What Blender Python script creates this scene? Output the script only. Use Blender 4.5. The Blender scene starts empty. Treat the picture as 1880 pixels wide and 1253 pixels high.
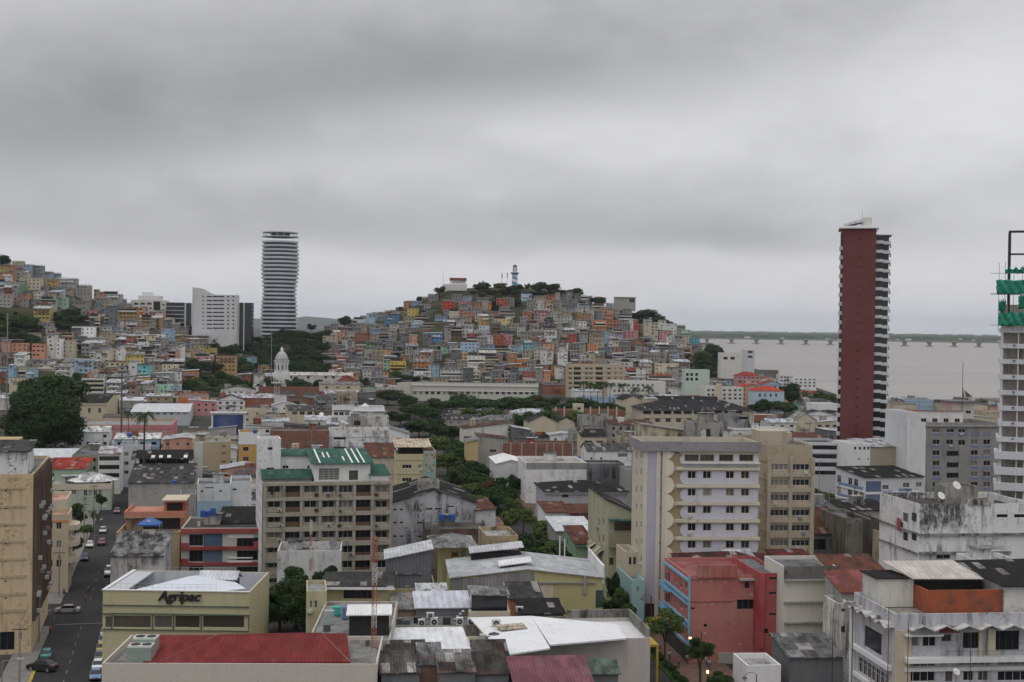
DROP_T = set([2,5,36,53,64,65,66,82,83,88,89,91,92,94,97,98,101,102,116,127,131,132,133,134,140,141,145,147,157,158,160,170,173,174,177,178,179,181,183,188,189,190,191,192,193,196,198,200,201,203,214,216,217,219,221,223,227,228,229,231,232,234,237,238,240,241,242,243,245,246,247,248,249,250,251,252,253,254,255,256,257,258,259,260,262,264,265,269,270,273,275,276,278,280,281,282,283,285,287,289,290,292,293,294,295,296,297,299,301,302,303,304,305,306,307,308,309,310,311,312,313,314,315,316,317,318,320,322,323,324,327,328,329,330,331,332,333,336,338,339,340,341,342,344,345,347,348,349,350,351,352,353,354,355,356,357,358,359,360,361,362,363,364,365,366,367,368,370,372,373,374,375,376,377,378,379,380,382,383,385,386,387,388,389,390,391,392,394,398,400,401,402,403,404,405,406,407,408,409,410,411,412,413,414,415,416,417,418,419,420,421,422,423,424,425,426,427,428,429,430,431,432,434,436,437,439,441,442,443,444,445,446,448,449,450,451,452,453,454,455,456,457,458,459,460,461,462,463,464,465,466,467,468,469,470,471,472,473,474,475,476,477,478,479,480,481,482,483,485,486,487,488,489,490,491,492,493,495,496,497,499,500,501,502,503,504,505,506,507,508,509,510,516,520,521,522,523,524,525,526,527,528,529,530]); KEEP_I = set([24,26,37,41,44,49,50,57,61,62,63,81,102,104,107,115,122,123,124,134,135,136,142,143,144,155,156,157,158,164,174,175,177,179,180,184,190,192,193,202,206,213,215,216,217,228,229,230,231,232,236,237,246,248,251,252,253,260,261,267,272,273,274,275,276,277,278,279,288,289,291,293,298,299,302,304,308,314,315,317,320,321,322,323,325,326,329,332,335,336,338,339,344,348,349,351,353,359,360,361,367,368,369,375,376,378,379,389,403,409,415,417,422,425,429,430]); DROP_H = set([20,48,79,85,92,111,145,149,154,155,181,182,193,194,196,199,203])
import bpy, bmesh, math, random
from mathutils import Vector, Matrix
R = random.Random(7)
sc = bpy.context.scene
COL = sc.collection
# ---------------------------------------------------------------- camera
W0, H0, F = 1880.0, 1253.0, 2450.0
CH = 54.0
PITCH = math.atan(28.5/F); ROLL = 0.0145
fw = Vector((0, math.cos(PITCH), -math.sin(PITCH)))
up0 = Vector((0, math.sin(PITCH), math.cos(PITCH))); rt0 = Vector((1, 0, 0))
rt = rt0*math.cos(ROLL) + up0*math.sin(ROLL)
up = up0*math.cos(ROLL) - rt0*math.sin(ROLL)
cam_d = bpy.data.cameras.new('camera'); cam = bpy.data.objects.new('camera', cam_d); COL.objects.link(cam)
cam.matrix_world = Matrix(((rt.x, up.x, -fw.x, 0), (rt.y, up.y, -fw.y, 0), (rt.z, up.z, -fw.z, CH), (0, 0, 0, 1)))
cam_d.sensor_width = 36; cam_d.lens = 36*F/W0; cam_d.clip_start = 1; cam_d.clip_end = 60000
sc.camera = cam
def ray(x, y):
    return fw + rt*((x-W0/2)/F) + up*((H0/2-y)/F)
def P(x, y, D):            # the point at forward distance D (world Y) seen at a photo position
    d = ray(x, y); k = D/d.y
    return Vector((d.x*k, D, CH+d.z*k))
def proj(v):
    d = Vector(v) - Vector((0, 0, CH)); z = d.dot(fw)
    return (W0/2+F*d.dot(rt)/z, H0/2-F*d.dot(up)/z)
# ---------------------------------------------------------------- sky and sun
SUN_EL, SUN_AZ = 62, 215
world = bpy.data.worlds.new('World'); sc.world = world; world.use_nodes = True
nt = world.node_tree; nt.nodes.clear()
def wn(t, **k):
    n = nt.nodes.new(t)
    for a, b in k.items(): setattr(n, a, b)
    return n
def wm(op, a, b=None, c=None, clamp=False):
    n = nt.nodes.new('ShaderNodeMath'); n.operation = op; n.use_clamp = clamp
    for i, v in enumerate((a, b, c)):
        if v is None: continue
        if isinstance(v, (int, float)): n.inputs[i].default_value = v
        else: nt.links.new(v, n.inputs[i])
    return n.outputs[0]
def wsm(v, a, b):          # smooth step
    n = nt.nodes.new('ShaderNodeMapRange'); n.interpolation_type = 'SMOOTHERSTEP'
    nt.links.new(v, n.inputs['Value']); n.inputs['From Min'].default_value = a; n.inputs['From Max'].default_value = b
    return n.outputs['Result']
sky = wn('ShaderNodeTexSky'); sky.sky_type = 'NISHITA'; sky.sun_disc = False
sky.sun_elevation = math.radians(SUN_EL); sky.sun_rotation = math.radians(SUN_AZ)
bg1 = wn('ShaderNodeBackground'); nt.links.new(sky.outputs[0], bg1.inputs[0]); bg1.inputs[1].default_value = 0.1
tc = wn('ShaderNodeTexCoord'); sep = wn('ShaderNodeSeparateXYZ'); nt.links.new(tc.outputs['Generated'], sep.inputs[0])
X_, Y_, Z_ = sep.outputs
az = wm('ARCTAN2', X_, Y_); el = wm('ARCSINE', Z_)
cmb = wn('ShaderNodeCombineXYZ')
nt.links.new(wm('MULTIPLY', az, 3.2), cmb.inputs[0]); nt.links.new(wm('MULTIPLY', el, 6.0), cmb.inputs[1])
def noise(scale, det, rough, off=0.0, dist=0.0):
    m = wn('ShaderNodeMapping'); m.inputs['Location'].default_value = (off, off*.7, 0); nt.links.new(cmb.outputs[0], m.inputs[0])
    n = wn('ShaderNodeTexNoise'); n.inputs['Scale'].default_value = scale; n.inputs['Detail'].default_value = det
    n.inputs['Roughness'].default_value = rough; n.inputs['Distortion'].default_value = dist
    nt.links.new(m.outputs[0], n.inputs['Vector']); return n.outputs[0]
n1 = noise(1.6, 5, .5, 3.1, .2); n2 = noise(4.5, 6, .55, 8.4, .3)
wob = wm('ADD', wm('MULTIPLY', wm('SUBTRACT', n1, .5), .05), wm('MULTIPLY', wm('SUBTRACT', n2, .5), .022))
azw = wm('ADD', az, wm('MULTIPLY', wob, 3.0))
e2 = wm('ADD', el, wob)
# soft masses of cloud, placed by azimuth and elevation (radians) and warped by noise
def blob(a0, e0, sa_, se_, amp, tilt=0.):
    da = wm('SUBTRACT', azw, a0); de = wm('SUBTRACT', wm('SUBTRACT', e2, e0), wm('MULTIPLY', da, tilt))
    r2 = wm('ADD', wm('POWER', wm('DIVIDE', da, sa_), 2), wm('POWER', wm('DIVIDE', de, se_), 2)); r2 = wm('ADD', r2, 0)
    return wm('MULTIPLY', wm('EXPONENT', wm('MULTIPLY', r2, -1)), amp)
low = wsm(e2, .040, .068)
t = wm('MULTIPLY', wm('MULTIPLY', low, wm('SUBTRACT', 1, wm('MULTIPLY', wsm(azw, .12, .36), .7))), -.115)
for q in ((-.02, .205, .30, .042, -.17, .04), (-.32, .135, .16, .045, -.16, -.05), (-.18, .165, .20, .02, -.05, .1), (.06, .142, .13, .024, .12, .02), (-.16, .112, .13, .016, .09, .0), (.30, .175, .20, .06, .09, 0.), (-.1, .074, .42, .020, -.06, 0.), (.17, .070, .10, .018, -.07, .05), (.33, .10, .10, .03, -.04, 0), (-.4, .225, .12, .03, .07, 0)):
    t = wm('ADD', t, blob(*q))
t = wm('ADD', t, wm('MULTIPLY', wm('SUBTRACT', n1, .5), .14))
t = wm('ADD', t, wm('MULTIPLY', wm('SUBTRACT', n2, .5), .10))
val = wm('ADD', .89, wm('MULTIPLY', t, 1.5))
val = wm('ADD', val, wm('MULTIPLY', wsm(el, .30, 1.2), .85))           # overcast sky is brightest overhead
val = wm('MAXIMUM', val, .1)
hz_ = wsm(el, -.002, .035)
mixc = wn('ShaderNodeMix'); mixc.data_type = 'RGBA'
mixc.inputs[6].default_value = (.92, .985, 1.06, 1); mixc.inputs[7].default_value = (.985, .982, 1.015, 1)
nt.links.new(hz_, mixc.inputs[0])
sc_ = wn('ShaderNodeVectorMath', operation='SCALE'); nt.links.new(mixc.outputs[2], sc_.inputs[0]); nt.links.new(val, sc_.inputs['Scale'])
bg2 = wn('ShaderNodeBackground'); nt.links.new(sc_.outputs[0], bg2.inputs[0]); bg2.inputs[1].default_value = .93
mx = wn('ShaderNodeMixShader'); mx.inputs[0].default_value = .95
nt.links.new(bg1.outputs[0], mx.inputs[1]); nt.links.new(bg2.outputs[0], mx.inputs[2])
wo = wn('ShaderNodeOutputWorld'); nt.links.new(mx.outputs[0], wo.inputs[0])
sun_d = bpy.data.lights.new('sun', 'SUN'); sun_d.energy = .6; sun_d.angle = math.radians(25); sun_d.color = (1, .97, .93)
sun = bpy.data.objects.new('sun', sun_d); COL.objects.link(sun)
_a, _e = math.radians(SUN_AZ), math.radians(SUN_EL)
sdir = Vector((math.sin(_a)*math.cos(_e), math.cos(_a)*math.cos(_e), math.sin(_e)))
sun.rotation_euler = sdir.to_track_quat('Z', 'Y').to_euler()
vs = sc.view_settings; vs.view_transform = 'Standard'; vs.look = 'None'; vs.exposure = -.22; vs.gamma = 1
# ---------------------------------------------------------------- mesh helper
class MB:
    def __init__(s): s.v = []; s.f = []; s.m = []; s.mi = 0
    def add(s, vs_, fs_):
        n = len(s.v); s.v += [tuple(v) for v in vs_]
        for f in fs_: s.f.append(tuple(i+n for i in f)); s.m.append(s.mi)
        return s
    def box(s, x0, y0, z0, x1, y1, z1):
        s.add([(x0,y0,z0),(x1,y0,z0),(x1,y1,z0),(x0,y1,z0),(x0,y0,z1),(x1,y0,z1),(x1,y1,z1),(x0,y1,z1)],
              [(3,2,1,0),(4,5,6,7),(0,1,5,4),(1,2,6,5),(2,3,7,6),(3,0,4,7)]); return s
    def quad(s, a, b, c, d): return s.add([a, b, c, d], [(0, 1, 2, 3)])
    def hexa(s, p8): return s.add(p8, [(3,2,1,0),(4,5,6,7),(0,1,5,4),(1,2,6,5),(2,3,7,6),(3,0,4,7)])
    def prism(s, pts, z0, z1):      # vertical prism over a ccw outline
        n = len(pts)
        s.add([(p[0], p[1], z0) for p in pts]+[(p[0], p[1], z1) for p in pts],
              [tuple(reversed(range(n))), tuple(range(n, 2*n))]+[(i, (i+1) % n, n+(i+1) % n, n+i) for i in range(n)]); return s
    def prismy(s, pts, y0, y1):     # outline in x,z pulled along y
        n = len(pts)
        s.add([(p[0], y0, p[1]) for p in pts]+[(p[0], y1, p[1]) for p in pts],
              [tuple(range(n)), tuple(reversed(range(n, 2*n)))]+[(i, n+i, n+(i+1) % n, (i+1) % n) for i in range(n)]); return s
    def prismx(s, pts, x0, x1):     # outline in y,z pulled along x
        n = len(pts)
        s.add([(x0, p[0], p[1]) for p in pts]+[(x1, p[0], p[1]) for p in pts],
              [tuple(reversed(range(n))), tuple(range(n, 2*n))]+[(i, (i+1) % n, n+(i+1) % n, n+i) for i in range(n)]); return s
    def tube(s, a, b, r0, r1=None, n=6, cap=True):
        r1 = r0 if r1 is None else r1
        a = Vector(a); b = Vector(b); d = (b-a).normalized(); u = d.orthogonal().normalized(); w = d.cross(u)
        vs_ = []
        for c, r in ((a, r0), (b, r1)):
            for i in range(n):
                t_ = 2*math.pi*i/n; vs_.append(c+(u*math.cos(t_)+w*math.sin(t_))*r)
        fs_ = [(i, (i+1) % n, n+(i+1) % n, n+i) for i in range(n)]
        if cap: fs_ += [tuple(reversed(range(n))), tuple(range(n, 2*n))]
        return s.add(vs_, fs_)
    def lathe(s, prof, n=12, cx=0, cy=0):   # profile of (r, z)
        vs_ = []; fs_ = []; k = len(prof)
        for r, z in prof:
            for i in range(n):
                t_ = 2*math.pi*i/n; vs_.append((cx+r*math.cos(t_), cy+r*math.sin(t_), z))
        for j in range(k-1):
            for i in range(n): fs_.append((j*n+i, j*n+(i+1) % n, (j+1)*n+(i+1) % n, (j+1)*n+i))
        fs_.append(tuple(reversed(range(n)))); fs_.append(tuple(range((k-1)*n, k*n)))
        return s.add(vs_, fs_)
    def mesh(s, name, mats, smooth=False):
        me = bpy.data.meshes.new(name); me.from_pydata(s.v, [], s.f)
        for m in (mats if isinstance(mats, (list, tuple)) else [mats]): me.materials.append(m)
        if any(s.m): me.polygons.foreach_set('material_index', s.m)
        if smooth: me.polygons.foreach_set('use_smooth', [True]*len(s.f))
        me.update(); return me
    def obj(s, name, mats, parent=None, col=None, smooth=False):
        return link(name, s.mesh(name, mats, smooth), parent, col)
def rgb(c): return (c[0], c[1], c[2], 1)
def link(name, me, parent=None, col=None):
    o = bpy.data.objects.new(name, me); COL.objects.link(o)
    if parent is not None: o.parent = parent
    if col is not None: o.color = rgb(PAL.get(col, (.5,.5,.5)) if isinstance(col, str) else col)
    return o
def tag(o, label, cat, group=None):
    o['label'] = label; o['category'] = cat
    if group: o['group'] = group
    return o
def struct(o): o['kind'] = 'structure'; return o
def empty(name, loc, rz=0, label=None, cat=None, group=None):
    o = bpy.data.objects.new(name, None); COL.objects.link(o); o.location = loc; o.rotation_euler = (0, 0, rz); o.empty_display_size = .5
    if label: tag(o, label, cat, group)
    return o
def copy_tree(o, parent=None):
    c = o.copy(); COL.objects.link(c)
    if parent is not None: c.parent = parent
    for ch in o.children: copy_tree(ch, c)
    return c
# ---------------------------------------------------------------- colours (linear base colours) by everyday name
PAL = dict(white=(.74,.74,.73), cream=(.55,.49,.36), beige=(.46,.39,.28), tan=(.34,.26,.17), yellow=(.55,.42,.12), ochre=(.38,.24,.09),
  orange=(.54,.21,.085), salmon=(.52,.26,.17), pink=(.52,.24,.24), red=(.40,.06,.04), crimson=(.42,.05,.06), brown=(.16,.085,.055), maroon=(.22,.045,.04),
  lilac=(.38,.32,.42), blue=(.12,.25,.42), turquoise=(.12,.42,.46), mint=(.32,.48,.38), green=(.14,.30,.14), olive=(.24,.24,.10),
  grey=(.27,.27,.265), slate=(.12,.125,.13), dark=(.05,.05,.05), silver=(.56,.58,.60), brick=(.27,.085,.045), skyblue=(.32,.45,.56), navy=(.03,.06,.16),
  concrete=(.33,.32,.29), offwhite=(.63,.62,.57), rust=(.125,.06,.045))
# ---------------------------------------------------------------- materials
MATS = {}
def nm(name):
    m = bpy.data.materials.new(name); m.use_nodes = True; n = m.node_tree; b = n.nodes['Principled BSDF']; return m, n, b
def tnode(n, t, **k):
    x = n.nodes.new(t)
    for a, b in k.items(): setattr(x, a, b)
    return x
def nz(n, scale, det=4, rough=.6, vec=None, stretch=None, coord='Object', rand=True):
    tcn = tnode(n, 'ShaderNodeTexCoord'); mp = tnode(n, 'ShaderNodeMapping')
    if stretch: mp.inputs['Scale'].default_value = stretch
    n.links.new(tcn.outputs[coord], mp.inputs[0])
    if rand:
        oi = tnode(n, 'ShaderNodeObjectInfo'); mu = tnode(n, 'ShaderNodeMath', operation='MULTIPLY'); mu.inputs[1].default_value = 97
        n.links.new(oi.outputs['Random'], mu.inputs[0]); n.links.new(mu.outputs[0], mp.inputs['Location'])
    t_ = tnode(n, 'ShaderNodeTexNoise'); t_.inputs['Scale'].default_value = scale; t_.inputs['Detail'].default_value = det; t_.inputs['Roughness'].default_value = rough
    n.links.new(mp.outputs[0], t_.inputs['Vector']); return t_.outputs[0]
def ramp(n, v, a, b, lo=0., hi=1.):
    r = tnode(n, 'ShaderNodeMapRange'); r.inputs['From Min'].default_value = a; r.inputs['From Max'].default_value = b
    r.inputs['To Min'].default_value = lo; r.inputs['To Max'].default_value = hi; n.links.new(v, r.inputs['Value']); return r.outputs['Result']
def mixn(n, f, a, b, mode='MIX'):
    m = tnode(n, 'ShaderNodeMix', data_type='RGBA', blend_type=mode)
    for i, v in ((0, f), (6, a), (7, b)):
        if isinstance(v, (int, float)): m.inputs[i].default_value = v
        elif isinstance(v, tuple): m.inputs[i].default_value = v if len(v) == 4 else rgb(v)
        else: n.links.new(v, m.inputs[i])
    return m.outputs[2]
def mth(n, op, a, b):
    m = tnode(n, 'ShaderNodeMath', operation=op, use_clamp=True)
    for i, v in ((0, a), (1, b)):
        if isinstance(v, (int, float)): m.inputs[i].default_value = v
        else: n.links.new(v, m.inputs[i])
    return m.outputs[0]
def bump(n, b, h, s=.3, d=.1):
    bp = tnode(n, 'ShaderNodeBump'); bp.inputs['Strength'].default_value = s; bp.inputs['Distance'].default_value = d
    n.links.new(h, bp.inputs['Height']); n.links.new(bp.outputs[0], b.inputs['Normal'])
def wall_mat(name, streak=.5, blot=.3, dirt=(.035, .035, .032), rough=.85, lo=.5, hi=.75, bigf=.22, top=None):
    """paint over plaster in the object's own colour, with streaks of mould and blotches"""
    if name in MATS: return MATS[name]
    m, n, b = nm(name); oi = tnode(n, 'ShaderNodeObjectInfo'); c = oi.outputs['Color']
    big = nz(n, .12, 3, .6); c = mixn(n, ramp(n, big, .3, .7, 0, bigf), c, (.5, .48, .44))
    s1 = nz(n, .9, 5, .65, stretch=(1, 1, .12)); s2 = nz(n, .22, 3, .5)
    f = mth(n, 'MULTIPLY', ramp(n, s1, lo, hi), ramp(n, s2, .38, .62))
    c = mixn(n, mth(n, 'MULTIPLY', f, streak), c, dirt)
    s3 = nz(n, 2.2, 6, .75); s4 = nz(n, .3, 3, .5)
    f2 = mth(n, 'MULTIPLY', ramp(n, s3, .52, .6), ramp(n, s4, .5, .62))
    c = mixn(n, mth(n, 'MULTIPLY', f2, blot), c, dirt)
    if top:      # mould that has spread down from the parapet over one stretch of wall
        tcn = tnode(n, 'ShaderNodeTexCoord'); sp_ = tnode(n, 'ShaderNodeSeparateXYZ'); n.links.new(tcn.outputs['Object'], sp_.inputs[0])
        g_ = mth(n, 'MULTIPLY', ramp(n, sp_.outputs[2], top[0]-top[1], top[0]-top[1]*.4), mth(n, 'MULTIPLY', mth(n, 'ADD', ramp(n, sp_.outputs[0], top[2]+2.5, top[2]-2), .25), ramp(n, sp_.outputs[0], .02, .3, .35, 1)))
        sp5 = nz(n, 1.5, 8, .82, stretch=(1, 1, .45)); thr = mth(n, 'MULTIPLY', g_, .24); d_ = tnode(n, 'ShaderNodeMath', operation='ADD'); n.links.new(sp5, d_.inputs[0]); n.links.new(thr, d_.inputs[1])
        c = mixn(n, ramp(n, d_.outputs[0], .60, .76, 0, .92), c, (.04, .04, .04))
    fine = nz(n, 6, 3, .6); c = mixn(n, .16, c, mixn(n, fine, (.0, .0, .0), (1, 1, 1)), 'OVERLAY')
    n.links.new(c, b.inputs['Base Color']); b.inputs['Roughness'].default_value = rough; b.inputs['Specular IOR Level'].default_value = .04
    bump(n, b, fine, .15, .05)
    MATS[name] = m; return m
PLAIN = wall_mat('painted_plaster', .35, .12)
WORN = wall_mat('worn_plaster', .75, .5)
MOULD = wall_mat('mouldy_plaster', .95, .95, lo=.42, hi=.62)
TRIM = wall_mat('trim_paint', .3, .1)
CLEAN = wall_mat('clean_paint', .12, .03, bigf=.05)
def smat(name, col, rough=.6, metal=0., emit=None, spec=.5, var=0.):
    if name in MATS: return MATS[name]
    m, n, b = nm(name); b.inputs['Base Color'].default_value = rgb(col); b.inputs['Roughness'].default_value = rough
    b.inputs['Metallic'].default_value = metal; b.inputs['Specular IOR Level'].default_value = spec
    if emit: b.inputs['Emission Color'].default_value = rgb(emit[0]); b.inputs['Emission Strength'].default_value = emit[1]
    if var:
        f = nz(n, 3., 4, .6); n.links.new(mixn(n, ramp(n, f, .35, .65, 0, var), rgb(col), (.06, .06, .055)), b.inputs['Base Color'])
    MATS[name] = m; return m
def omat(name, rough=.5, metal=0., spec=.4, dirt=.2):      # object colour with slight dirt
    if name in MATS: return MATS[name]
    m, n, b = nm(name); oi = tnode(n, 'ShaderNodeObjectInfo'); f = nz(n, 1.7, 4, .6)
    n.links.new(mixn(n, ramp(n, f, .45, .75, 0, dirt), oi.outputs['Color'], (.07, .065, .055)), b.inputs['Base Color'])
    b.inputs['Roughness'].default_value = rough; b.inputs['Metallic'].default_value = metal; b.inputs['Specular IOR Level'].default_value = spec
    MATS[name] = m; return m
PAINT = omat('paint'); PLASTIC = omat('plastic', .35, 0, .5, .08); CARPAINT = omat('car_paint', .25, .15, .6, .05)
def roof_mat(name, stain=.6, axis=0, pitch=.9, dirt=(.022, .021, .02), rust=0., bmp=.6, wave=True):
    """corrugated sheets: ribs along one axis, panels of slightly different age, stains"""
    if name in MATS: return MATS[name]
    m, n, b = nm(name); oi = tnode(n, 'ShaderNodeObjectInfo'); c = oi.outputs['Color']
    tcn = tnode(n, 'ShaderNodeTexCoord')
    br = tnode(n, 'ShaderNodeTexBrick'); br.inputs['Scale'].default_value = .55; br.inputs['Mortar Size'].default_value = .008
    br.inputs['Color1'].default_value = (.35, .35, .35, 1); br.inputs['Color2'].default_value = (.62, .62, .62, 1); br.inputs['Mortar'].default_value = (.1, .1, .1, 1)
    br.inputs['Brick Width'].default_value = .55; br.inputs['Row Height'].default_value = 1.3
    n.links.new(tcn.outputs['Object'], br.inputs['Vector'])
    c = mixn(n, .55, c, br.outputs[0], 'OVERLAY')
    sn = tnode(n, 'ShaderNodeVectorMath', operation='SNAP'); sn.inputs[1].default_value = (1.1, 2.6, 50) if axis == 0 else (2.6, 1.1, 50); n.links.new(tcn.outputs['Object'], sn.inputs[0])
    wnn = tnode(n, 'ShaderNodeTexWhiteNoise', noise_dimensions='4D'); n.links.new(sn.outputs[0], wnn.inputs['Vector']); n.links.new(oi.outputs['Random'], wnn.inputs['W'])
    c = mixn(n, mth(n, 'MULTIPLY', ramp(n, wnn.outputs['Value'], .90, .91), min(1, stain*stain*1.6)), c, (.42, .41, .39)); c = mixn(n, mth(n, 'MULTIPLY', ramp(n, wnn.outputs['Value'], .16, .15), min(1, stain*stain*1.6)), c, (.035, .033, .03))
    s1 = nz(n, .5, 6, .7, stretch=(1, .45, 1) if axis == 0 else (.45, 1, 1)); c = mixn(n, mth(n, 'MULTIPLY', ramp(n, s1, .42, .60), stain), c, dirt)
    s5 = nz(n, 2.4, 5, .8, stretch=(1, .3, 1) if axis == 0 else (.3, 1, 1)); c = mixn(n, mth(n, 'MULTIPLY', ramp(n, s5, .52, .60), stain*.8), c, (.026, .025, .023))
    if rust:
        s2 = nz(n, .35, 6, .75); c = mixn(n, mth(n, 'MULTIPLY', ramp(n, s2, .5, .58), rust), c, (.14, .055, .035))
    if wave:
        wv = tnode(n, 'ShaderNodeTexWave', wave_type='BANDS', bands_direction='X' if axis == 0 else 'Y'); wv.inputs['Scale'].default_value = pitch; wv.inputs['Distortion'].default_value = 0
        n.links.new(tcn.outputs['Object'], wv.inputs['Vector']); c = mixn(n, .18, c, mixn(n, wv.outputs['Fac'], (.25, .25, .25), (.75, .75, .75)), 'OVERLAY')
        bump(n, b, wv.outputs['Fac'], bmp, .06)
    n.links.new(c, b.inputs['Base Color']); b.inputs['Roughness'].default_value = .8; b.inputs['Specular IOR Level'].default_value = .02
    MATS[name] = m; return m
TIN = roof_mat('tin_roof'); TINY = roof_mat('tin_roof_cross', axis=1)
CLEANTIN = roof_mat('clean_tin_roof', .18, 0, .5); RUSTY = roof_mat('rusty_tin_roof', .5, 0, .9, rust=.9)
SLAB = wall_mat('roof_slab', .8, .95, lo=.45, hi=.62)
def brick_mat(name, c1, c2, mort, sc_=1., sz=.02):
    m, n, b = nm(name); tcn = tnode(n, 'ShaderNodeTexCoord'); mp = tnode(n, 'ShaderNodeMapping'); mp.inputs['Rotation'].default_value = (math.radians(90), 0, 0)
    n.links.new(tcn.outputs['Object'], mp.inputs[0])
    br = tnode(n, 'ShaderNodeTexBrick'); br.inputs['Scale'].default_value = sc_; br.inputs['Mortar Size'].default_value = sz
    br.inputs['Color1'].default_value = rgb(c1); br.inputs['Color2'].default_value = rgb(c2); br.inputs['Mortar'].default_value = rgb(mort)
    n.links.new(mp.outputs[0], br.inputs['Vector']); f = nz(n, .5, 5, .7)
    c = mixn(n, ramp(n, f, .45, .7, 0, .7), br.outputs[0], (.07, .055, .045)); n.links.new(c, b.inputs['Base Color']); b.inputs['Roughness'].default_value = .9
    MATS[name] = m; return m
BRICK = brick_mat('brick', (.26, .08, .045), (.19, .06, .035), (.24, .20, .16), 1.4)
OBRICK = brick_mat('orange_brick', (.40, .10, .035), (.33, .08, .03), (.26, .07, .035), 1.3)
# glass: random panes are darker or hung with curtains
def glass_mat(name, dark=(.012, .014, .017), curtain=(.34, .32, .28), amt=.3, rough=.12, spec=.5):
    m, n, b = nm(name); oi = tnode(n, 'ShaderNodeObjectInfo')
    f = ramp(n, oi.outputs['Random'], 1-amt-.02, 1.0, 0, .85)
    st = nz(n, 3.5, 2, .5, stretch=(1, 1, .05)); f = mth(n, 'MULTIPLY', f, ramp(n, st, .3, .55, .5, 1))
    n.links.new(mixn(n, f, dark, curtain), b.inputs['Base Color']); b.inputs['Roughness'].default_value = rough; b.inputs['Specular IOR Level'].default_value = spec
    MATS[name] = m; return m
GLASS = glass_mat('window_glass', amt=.42); DGLASS = glass_mat('dark_glass', amt=.02); BGLASS = glass_mat('bronze_glass', (.055, .043, .032), (.14, .12, .10), .5)
SHADE = smat('interior_shade', (.018, .017, .016), .9, var=.3)  # near-black paints the shade in openings and under roofs; also grilles and fans
METAL = omat('metal', .4, .4, .5, .25)
ASPHALT, n, b = nm('asphalt')
c = mixn(n, ramp(n, nz(n, .05, 6, .7, rand=False), .35, .65), (.032, .032, .033), (.055, .054, .052)); c = mixn(n, ramp(n, nz(n, 1.5, 4, .7, rand=False), .5, .75, 0, .5), c, (.03, .03, .03))
n.links.new(c, b.inputs['Base Color']); b.inputs['Roughness'].default_value = .85; b.inputs['Specular IOR Level'].default_value = .06
def ground_mat(name, a_, b_, s=.15, rough=.9):
    m, n, b = nm(name); n.links.new(mixn(n, ramp(n, nz(n, s, 7, .72, rand=False), .35, .65), a_, b_), b.inputs['Base Color']); b.inputs['Roughness'].default_value = rough
    b.inputs['Specular IOR Level'].default_value = .02; MATS[name] = m; return m
PAVE = ground_mat('paving', (.15, .145, .135), (.23, .22, .20), .8)
CITYG = ground_mat('city_ground', (.04, .04, .037), (.09, .086, .076), .03)
HILLG = ground_mat('hill_ground', (.022, .034, .016), (.075, .068, .045), .06)
EARTH = ground_mat('red_earth', (.10, .055, .03), (.16, .085, .045), .1)
GRASS = ground_mat('grass', (.025, .05, .015), (.05, .08, .025), .5)
MARK = smat('road_paint', (.22, .22, .21), .8, var=.7)
# leaves
def leaf_mat(name, a_, b_, flower=None):
    m, n, b = nm(name); f = nz(n, .55, 3, .6); g = tnode(n, 'ShaderNodeNewGeometry'); oi = tnode(n, 'ShaderNodeObjectInfo')
    c = mixn(n, ramp(n, f, .35, .65), a_, b_); c = mixn(n, mth(n, 'MULTIPLY', g.outputs['Random Per Island'], .6), c, tuple(v*1.9 for v in b_))
    if flower: c = mixn(n, mth(n, 'MULTIPLY', ramp(n, nz(n, 1.1, 3, .6), .56, .62), ramp(n, g.outputs['Random Per Island'], .35, .4)), c, flower)
    c = mixn(n, mth(n, 'MULTIPLY', oi.outputs['Random'], .35), c, (a_[0]*.6, a_[1]*.7, a_[2]*.8))
    n.links.new(c, b.inputs['Base Color']); b.inputs['Roughness'].default_value = .8; b.inputs['Specular IOR Level'].default_value = .08
    MATS[name] = m; return m
LEAF = leaf_mat('leaves', (.012, .027, .010), (.028, .052, .016))
LEAFL = leaf_mat('light_leaves', (.035, .065, .018), (.07, .10, .028))
LEAFR = leaf_mat('flame_tree_leaves', (.02, .04, .012), (.04, .06, .02), (.17, .05, .02))
LEAFY = leaf_mat('yellow_flower_leaves', (.04, .07, .02), (.07, .10, .03), (.45, .34, .04))
BARK = smat('bark', (.06, .045, .032), .9, var=.6)
WATER, n, b = nm('river_water')
c = mixn(n, ramp(n, nz(n, .006, 7, .65, stretch=(.2, 1, 1), rand=False), .42, .58), (.205, .190, .170), (.255, .238, .214))
n.links.new(c, b.inputs['Base Color']); b.inputs['Roughness'].default_value = .35; b.inputs['Specular IOR Level'].default_value = .3
bump(n, b, nz(n, .08, 6, .7, stretch=(.4, 1, 1), rand=False), .5, .6)
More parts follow.
